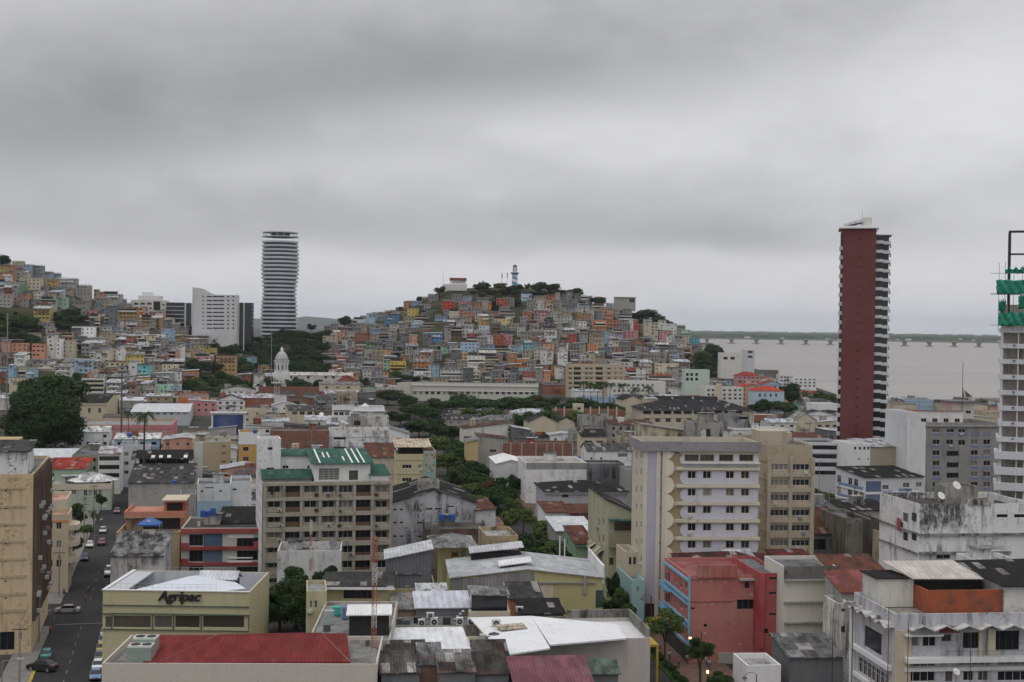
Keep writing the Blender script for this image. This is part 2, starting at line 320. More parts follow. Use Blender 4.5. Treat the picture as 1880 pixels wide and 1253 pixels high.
# ---------------------------------------------------------------- terrain
def lerp_tab(tab, x):
    if x <= tab[0][0]: return tab[0][1]
    for (a, b), (c, d) in zip(tab, tab[1:]):
        if x <= c: return b+(d-b)*(x-a)/(c-a)
    return tab[-1][1]
SIL = [(-900,440),(-300,470),(0,492),(60,503),(110,524),(165,548),(215,560),(270,584),(350,612),(420,620),(480,626),(560,614),(620,603),(660,591),(720,574),(760,556),(800,539),(830,530),
       (900,528),(950,526),(1000,533),(1050,548),(1100,563),(1160,574),(1210,594),(1250,618),(1300,642),(1350,674),(1400,712),(1430,730),(2400,730)]
def yhor(p): return 598+(p-940)*ROLL
def Df(p): return lerp_tab([(200, 845), (420, 900), (620, 1060), (1250, 1070), (1420, 1040)], p)
def Dr(p): return lerp_tab([(200, 1190), (420, 1230), (620, 1360), (1250, 1370)], p)
def hz(X, Y):
    if Y < 300: return 0.
    p = 940+X*F/Y; a, b = Df(p), Dr(p)
    if Y <= a or p > 1430: return 0.
    zr = max(0., CH+(yhor(p)-lerp_tab(SIL, p))*b/F)
    t = (Y-a)/(b-a)
    if t <= 1: g = t**.92
    else: g = max(0., 1-((Y-b)/420)**1.6)
    e = 0.
    return zr*g+e
def T(x, y):               # where the sight line of a photo position meets the land
    d = ray(x, y); d = d/d.y; D = 150.
    while D < 1500:
        z = CH+d.z*D
        if z <= hz(d.x*D, D): break
        D += 2
    return Vector((d.x*D, D, hz(d.x*D, D)))
# ---------------------------------------------------------------- windows
WM = {}
def wmesh(w, h, st):
    k = (round(w, 1), round(h, 1), st)
    if k in WM: return WM[k]
    w, h = max(k[0], .3), max(k[1], .25); f = MB(); t = .07; x = w/2
    fm = {'w': TRIM, 'n': TRIM, 's': TRIM, 'b': TRIM, 'g': TRIM}.get(st[0], TRIM)
    f.box(-x, 0, 0, x, .07, t); f.box(-x, 0, h-t, x, .07, h); f.box(-x, 0, t, -x+t, .07, h-t); f.box(x-t, 0, t, x, .07, h-t)
    n = max(1, round(w/1.0)) if st[0] not in 'np' else 0
    for i in range(1, n+1 if n > 1 else 2):
        c = -x+w*i/(max(n, 1)+(1 if n <= 1 else 0)) if n > 1 else 0
        if c < x-.2 and n: f.box(c-.03, .01, t, c+.03, .06, h-t)
    if st[0] == 's' and h > 1.4: f.box(-x+t, .012, h*.66-.03, x-t, .058, h*.66+.03)
    if st[0] == 'g':
        for i in range(1, max(2, round(h/.5))): z = h*i/max(2, round(h/.5)); f.box(-x+t, .012, z-.03, x-t, .058, z+.03)
    p = MB(); p.box(-x+t*.5, .03, t*.5, x-t*.5, .045, h-t*.5)
    gm = {'b': BGLASS, 'p': BGLASS, 'd': DGLASS, 'n': DGLASS}.get(st[0], GLASS)
    WM[k] = (f.mesh('window_frame', fm), p.mesh('pane', gm)); return WM[k]
def rng(a):
    if isinstance(a, list): return a
    if isinstance(a, (int, float)): return [a]
    a0, a1, n = a; return [a0+(a1-a0)*i/(n-1) for i in range(n)] if n > 1 else [a0]
AUTOB = []; FOOT = []; ACM = MB().box(-.38, -.5, 0, .38, 0, .5).box(-.3, -.52, .08, .3, -.5, .42).mesh('air_conditioner', METAL)
class Bld: pass
def build(name, label, cat, x0, x1, yt, D=None, H=None, dep=12, yb=None, col='white', yaw=7., roof='flat', rcol='grey', rmat=None, rh=2., par=.8, wins=(), wall=None, z0=0.,
          bands=(), bcol=None, group=None, rov=.35, lite=False, ledge=.12, root=None, tin=None):
    """a block whose front spans photo columns x0..x1 with its eaves or parapet at row yt, standing at distance D (or of height H)"""
    if D is None: D = (CH-H)*F/(yt-yhor(x0))
    b = Bld(); b.D = D; p0 = P(x0, yt, D); th = math.radians(yaw); cs, sn = math.cos(th), math.sin(th)
    r1 = ray(x1, yt); tx = r1.x/r1.y; w = (tx*D-p0.x)/(cs-tx*sn); H = p0.z-z0
    if yb is not None: dep = max(3, (CH-p0.z)*F/max(4, (yb-yhor(x0)))-D)
    b.w, b.H, b.dep, b.X0, b.cs, b.sn, b.z0, b.yaw = w, H, dep, p0.x, cs, sn, z0, th
    e = root or empty(name, (p0.x, D, z0), th, label, cat, group); b.e = e; b.label = label
    if not root:
        FOOT.append((p0.x, D, cs, sn, w, dep))
        if not label: AUTOB.append((e, col, H, rcol if roof != 'flat' else 'flat', roof, w, dep)); e['category'] = cat
    wm_ = wall or PLAIN
    if tin: rmat = tin
    # window openings
    faces = {'f': [], 'l': [], 'r': []}; wo_ = []
    if wins == 'auto' or wins == 'autol':
        wins = []; base = H-(par if roof == 'flat' else .1)
        zs_ = [base-2.2-3.05*j for j in range(4) if base-2.2-3.05*j > .5]
        for fc, L in (('F', w), ('L' if x0 > 560 else 'R', dep)):
            n = max(1, int(L/R.uniform(2.8, 4.2))); ww_ = R.choice((1.1, 1.3, 1.7, 2.0))
            wins.append((fc, [(i+.5)*L/n for i in range(n)], zs_, ww_, 1.25, R.choice('wwsbd')))
    for W in wins:
        face, xs, ys, ww, hh = W[:5]; st = W[5] if len(W) > 5 else 'w'; skip = W[6] if len(W) > 6 else ()
        hm = hh*D/F
        for j, y in enumerate(rng(ys)):
            for i, x in enumerate(rng(xs)):
                if (i, j) in skip: continue
                if W[0] in 'FLR':
                    u, z = x, y; wmm, hm = ww, hh; face = W[0].lower(); z += hm/2
                    if R.random() < .12: continue
                elif face == 'f': u, z = b_uz(b, x, y); wmm = ww*D/F
                else:
                    u, z = b_side(b, face, x, y); hm = hh*(D+u)/F; wmm = ww
                z -= hm/2; u0, u1, v0, v1 = u-wmm/2, u+wmm/2, z, z+hm
                L = w if face == 'f' else dep
                if u0 < .1 or u1 > L-.1 or v0 < .05 or v1 > H-.1: continue
                if any(u0 < q[1]+.05 and u1 > q[0]-.05 and v0 < q[3]+.05 and v1 > q[2]-.05 for q in faces[face]): continue
                faces[face].append((u0, u1, v0, v1)); wo_.append((face, u, z, wmm, hm, st))
    wl = MB(); flat = roof == 'flat'; top = H-par if flat else H
    def fp(face, u, z, d): return (u, d, z) if face == 'f' else ((d, u, z) if face == 'l' else (w-d, u, z))
    for face, L in (('f', w), ('l', dep), ('r', dep)):
        rs = faces[face]
        us = sorted({0, L}|{q[0] for q in rs}|{q[1] for q in rs}); zs = sorted({0, top}|{min(q[2], top) for q in rs}|{min(q[3], top) for q in rs})
        for u0, u1 in zip(us, us[1:]):
            for v0, v1 in zip(zs, zs[1:]):
                cu, cv = (u0+u1)/2, (v0+v1)/2
                if any(q[0] < cu < q[1] and q[2] < cv < q[3] for q in rs): continue
                wl.quad(fp(face, u0, v0, 0), fp(face, u1, v0, 0), fp(face, u1, v1, 0), fp(face, u0, v1, 0))
        for u0, u1, v0, v1 in rs:
            d = .3
            wl.quad(fp(face,u0,v0,0), fp(face,u0,v1,0), fp(face,u0,v1,d), fp(face,u0,v0,d)); wl.quad(fp(face,u1,v0,0), fp(face,u1,v1,0), fp(face,u1,v1,d), fp(face,u1,v0,d))
            wl.quad(fp(face,u0,v0,0), fp(face,u1,v0,0), fp(face,u1,v0,d), fp(face,u0,v0,d)); wl.quad(fp(face,u0,v1,0), fp(face,u1,v1,0), fp(face,u1,v1,d), fp(face,u0,v1,d))
            wl.quad(fp(face,u0,v0,d), fp(face,u1,v0,d), fp(face,u1,v1,d), fp(face,u0,v1,d))
    wl.quad((0, dep, 0), (w, dep, 0), (w, dep, top), (0, dep, top))
    if flat:
        t = .22
        wl.box(0, 0, top, w, t, H); wl.box(0, dep-t, top, w, dep, H); wl.box(0, t, top, t, dep-t, H); wl.box(w-t, t, top, w, dep-t, H)
        MB().quad((0, 0, top), (w, 0, top), (w, dep, top), (0, dep, top)).obj('roof', rmat or SLAB, e, rcol)
    else:
        o = rov
        if roof in ('gx', 'shedb', 'shedf'):
            prof = {'gx': [(0, 0), (dep/2, rh), (dep, 0)], 'shedb': [(0, 0), (dep, rh)], 'shedf': [(0, rh), (dep, 0)]}[roof]
            pr = [(a, top+c) for a, c in prof]; wl.prismx([(.002, top-.002), (dep-.002, top-.002)]+[(min(max(a, .002), dep-.002), c) for a, c in reversed(pr)], .002, w-.002)
            k0 = (pr[1][1]-pr[0][1])/(pr[1][0]-pr[0][0]); k1 = (pr[-1][1]-pr[-2][1])/(pr[-1][0]-pr[-2][0])
            up_ = [(-o, pr[0][1]-o*k0+.02)]+[(a, c+.02) for a, c in pr[1:-1]]+[(dep+o, pr[-1][1]+o*k1+.02)]
            rf = MB().prismx(up_+[(a, c+.14) for a, c in reversed(up_)], -o, w+o); mt = rmat or TIN
        elif roof in ('gy', 'shedl', 'shedr'):
            prof = {'gy': [(0, 0), (w/2, rh), (w, 0)], 'shedr': [(0, 0), (w, rh)], 'shedl': [(0, rh), (w, 0)]}[roof]
            pr = [(a, top+c) for a, c in prof]; wl.prismy([(.002, top-.002), (w-.002, top-.002)]+[(min(max(a, .002), w-.002), c) for a, c in reversed(pr)], .002, dep-.002)
            k0 = (pr[1][1]-pr[0][1])/(pr[1][0]-pr[0][0]); k1 = (pr[-1][1]-pr[-2][1])/(pr[-1][0]-pr[-2][0])
            up_ = [(-o, pr[0][1]-o*k0+.02)]+[(a, c+.02) for a, c in pr[1:-1]]+[(w+o, pr[-1][1]+o*k1+.02)]
            rf = MB().prismy(up_+[(a, c+.14) for a, c in reversed(up_)], -o, dep+o); mt = rmat or (TINY if rmat is None else rmat)
        else:   # hip
            i = min(w, dep)/2; z1 = top+rh; k = .02
            if w >= dep: ra, rb = (i, dep/2, z1), (w-i, dep/2, z1)
            else: ra, rb = (w/2, i, z1), (w/2, dep-i, z1)
            c4 = [(-o, -o, top+k), (w+o, -o, top+k), (w+o, dep+o, top+k), (-o, dep+o, top+k)]
            fs_ = [(0, 1, 5, 4), (1, 2, 5), (2, 3, 4, 5), (3, 0, 4)] if w >= dep else [(0, 1, 4), (1, 2, 5, 4), (2, 3, 5), (3, 0, 4, 5)]
            rf = MB().add(c4+[ra, rb], fs_+[(3, 2, 1, 0)]); mt = rmat or TIN
        b.roof = rf.obj('roof', mt, e, rcol)
    b.wall = wl.obj('wall', wm_, e, col)
    for face, u, z, wmm, hm, st in wo_:
        fm, pm = wmesh(wmm, hm, st)
        fc = {'b': 'slate', 'p': (.40, .42, .30), 'd': 'dark', 'n': 'dark'}.get(st[0], 'offwhite')
        o = link('window', fm, e, fc)
        o.location = (u, .12, z) if face == 'f' else ((.12, u, z) if face == 'l' else (w-.12, u, z))
        o.rotation_euler = (0, 0, 0 if face == 'f' else (-math.pi/2 if face == 'l' else math.pi/2))
        link('pane', pm, o)
        if D < 620 and st[0] in 'wsb' and R.random() < .13:
            q = link('air_conditioner', ACM, e, R.choice(['offwhite', 'silver', 'grey'])); q.rotation_euler = o.rotation_euler; uu = u+R.uniform(-.3, .3)*wmm; q.location = (uu, 0, z-.7) if face == 'f' else ((0, uu, z-.7) if face == 'l' else (w, uu, z-.7))
    if bands:
        m = MB()
        for y in rng(bands) if isinstance(bands, (tuple, list)) else ():
            u, z = b_uz(b, (x0+x1)/2, y); m.box(-ledge, -ledge, z-.12, w+ledge, 0, z+.12)
            m.box(-ledge, 0, z-.12, 0, dep, z+.12)
        m.obj('floor_band', TRIM, e, bcol or col)
    if name == 'building' and rcol != 'rust' and flat and D < 700 and z0 < 1 and w > 7 and dep > 7 and R.random() < .75:      # stair hut, pipes and aerials on the roof
        x_ = R.uniform(.5, w-4.5); y_ = R.uniform(dep*.4, dep-4); m = MB().box(x_, y_, top, x_+R.uniform(2.2, 3.8), y_+3, top+2.3); m.obj('stair_hut', MOULD, e, col)
        MB().box(x_-.3, y_-.4, top+2.3, x_+4, y_+3.2, top+2.42).obj('hut_roof', TIN, e, R.choice(['slate', 'silver', 'grey'])); MB().tube((x_+1, y_+1, top+2.3), (x_+1, y_+1, top+R.uniform(4, 6)), .03, n=4).obj('aerial', METAL, e, 'slate')
        for _ in range(R.randint(1, 3)): x_, y_ = R.uniform(.5, w-2), R.uniform(.5, dep-2); MB().box(x_, y_, top, x_+R.uniform(.5, 1.6), y_+R.uniform(.5, 1.3), top+R.uniform(.3, 1)).obj('roof_box', MOULD, e, R.choice(['offwhite', 'grey', 'slate', 'concrete']))
    if name == 'building' and z0 < 1 and not label:
        if w > 7 and R.random() < .5:
            m = MB(); [m.box(-.08, -.16, top-.4-3.05*k_, w+.08, 0, top-.22-3.05*k_) for k_ in range(max(1, int(top/3.1)))]; m.obj('floor_band', WORN, e, R.choice([col, 'grey', 'offwhite']))
        for _ in range(R.choice((0, 1, 1, 2))):
            u_ = R.uniform(0, max(.5, w-4)); z_ = top-R.choice((2.9, 5.8, 3.4)); v_ = R.uniform(2.5, 5)
            if z_ > 1.5: MB().hexa([(u_, -1.9, z_-.5), (u_+v_, -1.9, z_-.5), (u_+v_, 0, z_), (u_, 0, z_), (u_, -1.9, z_-.42), (u_+v_, -1.9, z_-.42), (u_+v_, 0, z_+.08), (u_, 0, z_+.08)]).obj('awning', RUSTY if R.random() < .3 else TIN, e, R.choice(['silver', 'grey', 'slate', 'white', 'rust', 'green']))
        if R.random() < .5: u_ = R.uniform(.5, w-.5); MB().tube((u_, -.1, 0), (u_, -.1, top), .07, n=5).obj('drain_pipe', METAL, e, R.choice(['grey', 'slate', 'offwhite']))
        if not flat and w > 8 and R.random() < .6:
            u_ = R.uniform(.5, w*.5); v_ = R.uniform(dep*.3, dep*.6); MB().box(u_, v_, top-.5, u_+R.uniform(2.5, 4.5), v_+R.uniform(2.5, 4), top+rh+R.uniform(.8, 2.2)).obj('roof_room', MOULD, e, R.choice(['offwhite', 'concrete', 'grey', 'beige', 'brick']))
    b.top = z0+top; return b
def b_uz(b, x, y):         # photo position -> (along, up) on the front plane
    r = ray(x, y); t = r.x/r.y; u = (t*b.D-b.X0)/(b.cs-t*b.sn); return u, P(x, y, b.D+u*b.sn).z-b.z0
def b_side(b, face, x, y):
    r = ray(x, y); t = r.x/r.y
    if face == 'l': X, Y = b.X0, b.D
    else: X, Y = b.X0+b.w*b.cs, b.D+b.w*b.sn
    v = (X-t*Y)/(b.sn+t*b.cs); return v, P(x, y, Y+v*b.cs).z-b.z0
def b_roof(b, x, y, z):    # photo position -> local (u, v) on a level z above the building's base
    r = ray(x, y); r = r/r.y; D = (z+b.z0-CH)/r.z; X, Y = r.x*D-b.X0, D-b.D
    return X*b.cs+Y*b.sn, -X*b.sn+Y*b.cs
# ---------------------------------------------------------------- foliage
def blob_points(n, seed, flat=1.):
    r = random.Random(seed); out = []
    for i in range(n):
        while True:
            v = Vector((r.uniform(-1, 1), r.uniform(-1, 1), r.uniform(-1, 1)))
            if .45 < v.length < 1: break
        if v.z < -.35: v.z *= .4
        out.append(v)
    return out
def crown_mesh(name, mat, nb=26, nl=150, ls=.07, seed=1, br=.36):
    r = random.Random(seed); m = MB()
    for c in blob_points(nb, seed):
        c = c*(1-br*.75); rad = br*r.uniform(.6, 1.15)
        for i in range(nl):
            v = Vector((r.gauss(0, 1), r.gauss(0, 1), r.gauss(0, 1))).normalized()
            if v.z < -.3 and r.random() < .6: v.z = -v.z
            p = c+Vector((v.x, v.y, v.z*.8))*rad*r.uniform(.72, 1.08)
            nrm = (v+Vector((r.gauss(0, .5), r.gauss(0, .5), r.gauss(.3, .5)))).normalized(); a = nrm.orthogonal().normalized(); q = nrm.cross(a)
            an = r.uniform(0, 6.28); a, q = a*math.cos(an)+q*math.sin(an), q*math.cos(an)-a*math.sin(an); s = ls*r.uniform(.55, 1.3)
            m.add([p-a*s, p-q*s*.55, p+a*s, p+q*s*.55], [(0, 1, 2, 3)])
        # a dark inner mass of leaves so that the clump is not see-through
    return m.mesh(name, mat)
CROWNS = {}
def crown(kind):
    if kind in CROWNS: return CROWNS[kind]
    spec = dict(broad=(LEAF, 30, 170, .075, 1, .36), broad2=(LEAF, 24, 180, .08, 5, .42), light=(LEAFL, 26, 160, .075, 9, .36), airy=(LEAFL, 20, 80, .065, 12, .30),
                big=(LEAF, 110, 340, .036, 21, .27), flame=(LEAFR, 30, 170, .07, 31, .34), yellow=(LEAFY, 34, 220, .048, 41, .30), bush=(LEAF, 10, 120, .14, 51, .6), near=(LEAF, 50, 300, .04, 61, .27), dark=(LEAF, 22, 190, .085, 71, .45))[kind]
    CROWNS[kind] = crown_mesh('crown_'+kind, *spec); return CROWNS[kind]
def trunk_mesh():
    m = MB(); m.tube((0, 0, 0), (.02, 0, .5), .06, .04, 8)
    r = random.Random(3)
    for i in range(7):
        a = i*.9; m.tube((.02, 0, .38+.02*i), (.3*math.cos(a), .3*math.sin(a), .72+.03*(i % 3)), .026, .01, 5)
    return m.mesh('trunk', BARK)
TRUNK = trunk_mesh()
TREES = []; NT = [0]
def tree(X, Y, z, h, r, kind='broad', label=None, group=None, cat='tree', name='tree', low=.3, auto=None):
    """crown radius r, total height h, crown starts at low*h"""
    NT[0] += 1; ra, rb = R.uniform(0, 6.28), R.uniform(.85, 1.1)
    if NT[0]-1 in DROP_T: return None
    e = empty(name, (X, Y, z), ra, label, cat, group); e['_i'] = NT[0]-1
    c = link('crown', crown(kind), e); ch = h*(1-low)/2; c.location = (0, 0, h-ch); c.scale = (r, r*rb, ch*1.02)
    t = link('trunk', TRUNK, e); t.scale = (min(r, h*.6), min(r, h*.6), h*.95)
    e['_auto'] = auto or ('tree' if not label else ''); TREES.append(e); return e
def treep(x, ytop, wpx, D, kind='broad', **k):      # by photo column, crown top, crown width and distance
    p = P(x, ytop, D); g = hz(p.x, D); k.setdefault('low', .25); return tree(p.x, D, g, max(2., p.z-g), wpx*D/F/2, kind, **k)
def palm_mesh():
    t = MB(); n = 8; prev = Vector((0, 0, 0))
    for i in range(n):
        q = Vector((.012*math.sin(i*.5), 0, (i+1)/n)); t.tube(prev, q, .018-.001*i, .017-.001*i, 8, False); prev = q
    f = MB(); r = random.Random(8)
    for k in range(17):
        a = k*2.4; L = r.uniform(.9, 1.1); droop = r.uniform(.35, 1.5); pts = []
        for j in range(8):
            s = j/7; pts.append(Vector((math.cos(a)*L*s*(1-.12*s), math.sin(a)*L*s*(1-.12*s), .42*math.sin(min(1.5, 2.2*s))*(1.3-droop*.4)-droop*s*s*.75)))
        sd = Vector((-math.sin(a), math.cos(a), 0))
        for j in range(7):
            a0, a1 = pts[j], pts[j+1]
            for c in (0, 1, 2):
                b0 = a0+(a1-a0)*c/3; wd = .24*math.sin(math.pi*min(1, (j+c/3)/7*.85+.12))
                for sg in (-1, 1):
                    tip = b0+sd*sg*wd+(a1-a0)*.5+Vector((0, 0, -wd*.55)); f.add([b0, b0+(a1-a0)*.3, tip], [(0, 1, 2)])
    return t.mesh('trunk', BARK), f.mesh('fronds', LEAF)
PALM = palm_mesh()
def palm(x, ytop, wpx, D, label=None, group=None, hgt=None):
    p = P(x, ytop, D); g = hz(p.x, D); r = wpx*D/F/2; e = empty('palm_tree', (p.x, D, g), R.uniform(0, 6), label, 'palm tree', group)
    e['_i'] = -1; h = p.z-g-.35*r; t = link('trunk', PALM[0], e); t.scale = (max(h*.9, 6), max(h*.9, 6), h); c = link('fronds', PALM[1], e); c.scale = (r*1.05, r*1.05, r*.95); c.location = (0, 0, h)
    e['_auto'] = '' if label else 'palm'; TREES.append(e); return e

# ---------------------------------------------------------------- people (two walking poses grown once, then copied)
PJ = {}
def person_meshes(k, walk):
    J = dict(pel=(0,0,.92), ch=(0,0,1.22), nk=(0,0,1.45), hd=(0,0,1.58), ht=(0,0,1.70), sl=(-.18,0,1.40), el=(-.23,-walk*.5,1.13), hl=(-.22,-walk*.9-.05,.90), sr=(.18,0,1.40), er=(.23,walk*.4,1.13), hr=(.22,walk*.6,.88),
             pl=(-.09,0,.88), kl=(-.10,-walk*.6,.50), al=(-.10,-walk*.7+.12*walk,.08), fl=(-.10,-walk*.7-.16,.04), pr=(.09,0,.88), kr=(.10,walk*.2,.50), ar=(.10,walk*1.1,.10), fr=(.10,walk*1.1-.16,.05))
    Rd = dict(pel=.15, ch=.16, nk=.065, hd=.10, ht=.07, sl=.07, el=.045, hl=.035, sr=.07, er=.045, hr=.035, pl=.095, kl=.06, al=.04, fl=.04, pr=.095, kr=.06, ar=.04, fr=.04)
    Ed = [('pel','ch'),('ch','nk'),('nk','hd'),('hd','ht'),('ch','sl'),('sl','el'),('el','hl'),('ch','sr'),('sr','er'),('er','hr'),('pel','pl'),('pl','kl'),('kl','al'),('al','fl'),('pel','pr'),('pr','kr'),('kr','ar'),('ar','fr')]
    out = []
    for name, keys, gr, mat in (('body', list(J), 0, smat('skin', (.22, .12, .07), .6)), ('shirt', ['pel','ch','sl','el','sr','er'], .018, PLASTIC), ('trousers', ['pel','pl','kl','al','pr','kr','ar'], .016, PLASTIC)):
        me = bpy.data.meshes.new(name); me.from_pydata([J[q] for q in keys], [(keys.index(a), keys.index(b_)) for a, b_ in Ed if a in keys and b_ in keys], []); me.materials.append(mat)
        o = link(name, me); o.modifiers.new('skin', 'SKIN'); o.modifiers.new('sub', 'SUBSURF').levels = 1
        for i, q in enumerate(keys): me.skin_vertices[0].data[i].radius = (Rd[q]+gr, Rd[q]+gr)
        me.skin_vertices[0].data[0].use_root = True
        bpy.context.view_layer.update(); dg = bpy.context.evaluated_depsgraph_get(); n_ = bpy.data.meshes.new_from_object(o.evaluated_get(dg)); n_.name = name; bpy.data.objects.remove(o); out.append(n_)
    out.append(MB().lathe([(.075, 1.60), (.112, 1.63), (.10, 1.71), (.04, 1.755)], 10, 0, .01).mesh('hair', smat('hair', (.015, .012, .01), .7)))
    PJ[k] = out
person_meshes(0, .25); person_meshes(1, .12)
def person(X, Y, z, ang, shirt, trousers, label):
    r = empty('person', (X, Y, z), ang, label, 'person'); a, b_, c, d = PJ[R.randint(0, 1)]
    link('body', a, r); link('shirt', b_, r, shirt); link('trousers', c, r, trousers); link('hair', d, r); return r
# ---------------------------------------------------------------- land, river, far bank
def gpt(x, y): d = ray(x, y); k = -CH/d.z; return (d.x*k, d.y*k)
def pd(p, D): return ((p-940)*D/F, D)
shore = [(9000, 900), pd(1900, 1008), pd(1700, 1015), pd(1600, 1050), pd(1540, 1120), pd(1500, 1250), pd(1440, 1500), pd(1400, 1750), pd(1340, 2067), pd(1290, 2600), pd(1230, 4000), pd(1190, 7000)]
farsh = [pd(1190, 7000), pd(1500, 7050), pd(1900, 6900), (9000, 6600)]
m = MB(); land = [(-20000, -400), (9000, -400)]+shore+[(1500*7000/F*0+pd(1190, 7000)[0], 20000), (-20000, 20000)]
m.add([(x, y, 0) for x, y in land], [tuple(range(len(land)))])
m.add([(x, y, 0) for x, y in shore]+[(x, y, -3) for x, y in shore], [(i, i+1, i+1+len(shore), i+len(shore)) for i in range(len(shore)-1)])
struct(m.obj('ground', CITYG))
m = MB(); fb = farsh+[(9000, 20000), (pd(1190, 7000)[0]+.1, 20000)]; m.add([(x, y, 0) for x, y in fb], [tuple(range(len(fb)))])
m.add([(x, y, 0) for x, y in farsh]+[(x, y, -3) for x, y in farsh], [(i, i+1, i+5, i+4) for i in range(3)])
struct(m.obj('far_bank', ground_mat('far_land', (.02, .035, .018), (.07, .075, .045), .004)))
struct(MB().quad((150, 850, -1.5), (9000, 850, -1.5), (9000, 7100, -1.5), (150, 7100, -1.5)).obj('river', WATER))
# hill
m = MB(); ps = [-700+15*i for i in range(143)]; N = 34; vs_ = []
for p in ps:
    a, b_ = Df(p), Dr(p)+420
    for j in range(N):
        D = a-4+(b_-a+4)*j/(N-1); X, Y = pd(p, D); z = hz(X, Y); vs_.append((X, Y, (z if z > .3 and j else -.6)+(R.uniform(-.4, .4) if 2 < j and z > 3 else 0)))
m.add(vs_, [(i*N+j, (i+1)*N+j, (i+1)*N+j+1, i*N+j+1) for i in range(len(ps)-1) for j in range(N-1)])
struct(m.obj('hill', HILLG, smooth=True))
# distant mountains
m = MB(); ridge = [(-800, 590), (100, 588), (400, 590), (470, 585), (520, 588), (560, 581), (600, 584), (650, 590), (760, 594), (900, 598)]
for (p, y), (q, y2) in zip(ridge, ridge[1:]):
    D = 17000; z1 = CH+(yhor(p)-y)*D/F; z2 = CH+(yhor(q)-y2)*D/F; a = pd(p, D); c = pd(q, D)
    m.add([(a[0], D-1800, 0), (c[0], D-1800, 0), (c[0], D, max(z2, 3)), (a[0], D, max(z1, 3)), (a[0], D+1500, 0), (c[0], D+1500, 0)], [(0, 1, 2, 3), (3, 2, 5, 4)])
struct(m.obj('mountains', ground_mat('mountain_green', (.02, .04, .03), (.04, .06, .04), .001)))
# far shore woods and roofs, nobody could count them
m = MB()
for i in range(1500):
    D = 7050*(1+2.2*R.random()**2.2); p = R.uniform(1175, 2050); X, Y = pd(p, D); r_ = R.uniform(20, 60); h = R.uniform(9, 22)
    m.lathe([(r_, 0), (r_*1.1, h*.45), (r_*.7, h*.85), (r_*.2, h)], 6, X, Y)
tag(m.obj('far_woods', LEAF), 'dark line of trees along the far bank of the river', 'woods')['kind'] = 'stuff'
m = MB()
for i in range(130):
    D = R.uniform(7000, 8200); X, Y = pd(R.uniform(1200, 2000), D); w_ = R.uniform(8, 30); h = R.uniform(12, 20); m.box(X, Y-60, 0, X+w_, Y-52, h*.8)
tag(m.obj('far_town', PLAIN, None, 'offwhite'), 'tiny pale houses scattered on the far bank of the river', 'far houses')['kind'] = 'stuff'
# bridge
br = empty('bridge', (pd(1180, 4930)[0], 4930, -1.5), 0, 'long low grey road bridge on wide piers crossing the brown river', 'bridge')
m = MB(); L = 1900*2.0; m.box(0, 0, 17.5, L, 14, 21); m.box(0, -.5, 21, L, 0, 22.2); m.obj('deck', PLAIN, br, 'grey')
pm = MB(); pm.prismy([(-6, 3), (6, 3), (4.5, 9), (9, 17.4), (-9, 17.4), (-4.5, 9)], 1, 13); pmm = pm.mesh('pier', PLAIN)
fm = MB().box(-14, -3, 0, 14, 17, 3).mesh('footing', PLAIN)
for k in range(34):
    o = link('pier', pmm, br, 'slate'); o.location = ((k+.6)*91.5, 0, 0); link('footing', fm, o, 'grey')
# ---------------------------------------------------------------- streets (asphalt sheets, raised pavements, marks)
def sheet(name, pts, z, mat, thick=0):
    q = [gpt(*p) if len(p) == 2 else p[:2] for p in pts]; m = MB()
    if thick: m.prism(q, 0.0, z)
    else: m.add([(x, y, z) for x, y in q], [tuple(range(len(q)))])
    return m.obj(name, mat)
def along(a, b, t): return (a[0]+(b[0]-a[0])*t, a[1]+(b[1]-a[1])*t)
# left street: runs away along this axis
A, B = gpt(57, 1240), gpt(172, 965); dv = Vector((B[0]-A[0], B[1]-A[1])).normalized(); nv = Vector((dv.y, -dv.x))
def st(s, t): return (A[0]+dv.x*s+nv.x*t, A[1]+dv.y*s+nv.y*t)    # s along the street, t to the right of its left kerb
def strip(m, s0, s1, t0, t1, z, zb=None):
    q = [st(s0, t0), st(s0, t1), st(s1, t1), st(s1, t0)]
    if zb is None: m.add([(x, y, z) for x, y in q], [(0, 1, 2, 3)])
    else: m.prism(q, zb, z)
m = MB(); strip(m, -80, 330, -4.5, 14.5, .006); struct(m.obj('street', ASPHALT))
m = MB(); strip(m, 36, 50, -60, -4.5, .006); strip(m, 36, 50, 14.5, 90, .006); struct(m.obj('cross_street', ASPHALT))
m = MB()
for s0, s1 in ((-80, 33), (52, 330)): strip(m, s0, s1, -4.2, 0, .15, 0)
strip(m, -80, 33, 11.5, 14.2, .15, 0); strip(m, 52, 330, 10.5, 14.2, .15, 0); struct(m.obj('pavement', PAVE))
m = MB(); strip(m, -12, 4, -.01, .5, .16)
y_ = m.obj('yellow_kerb', smat('kerb_yellow', (.45, .33, .04), .8, var=.5)); struct(y_)
m = MB()
for s in range(-60, 36, 6): strip(m, s, s+2.2, 5.0, 5.12, .012)
strip(m, -60, 34, 8.8, 8.92, .012)
for s in range(56, 90, 9): strip(m, s, s+2.5, 5.0, 5.1, .012)
strip(m, 34.2, 34.6, .5, 11, .012)
struct(m.obj('lane_marking', MARK))
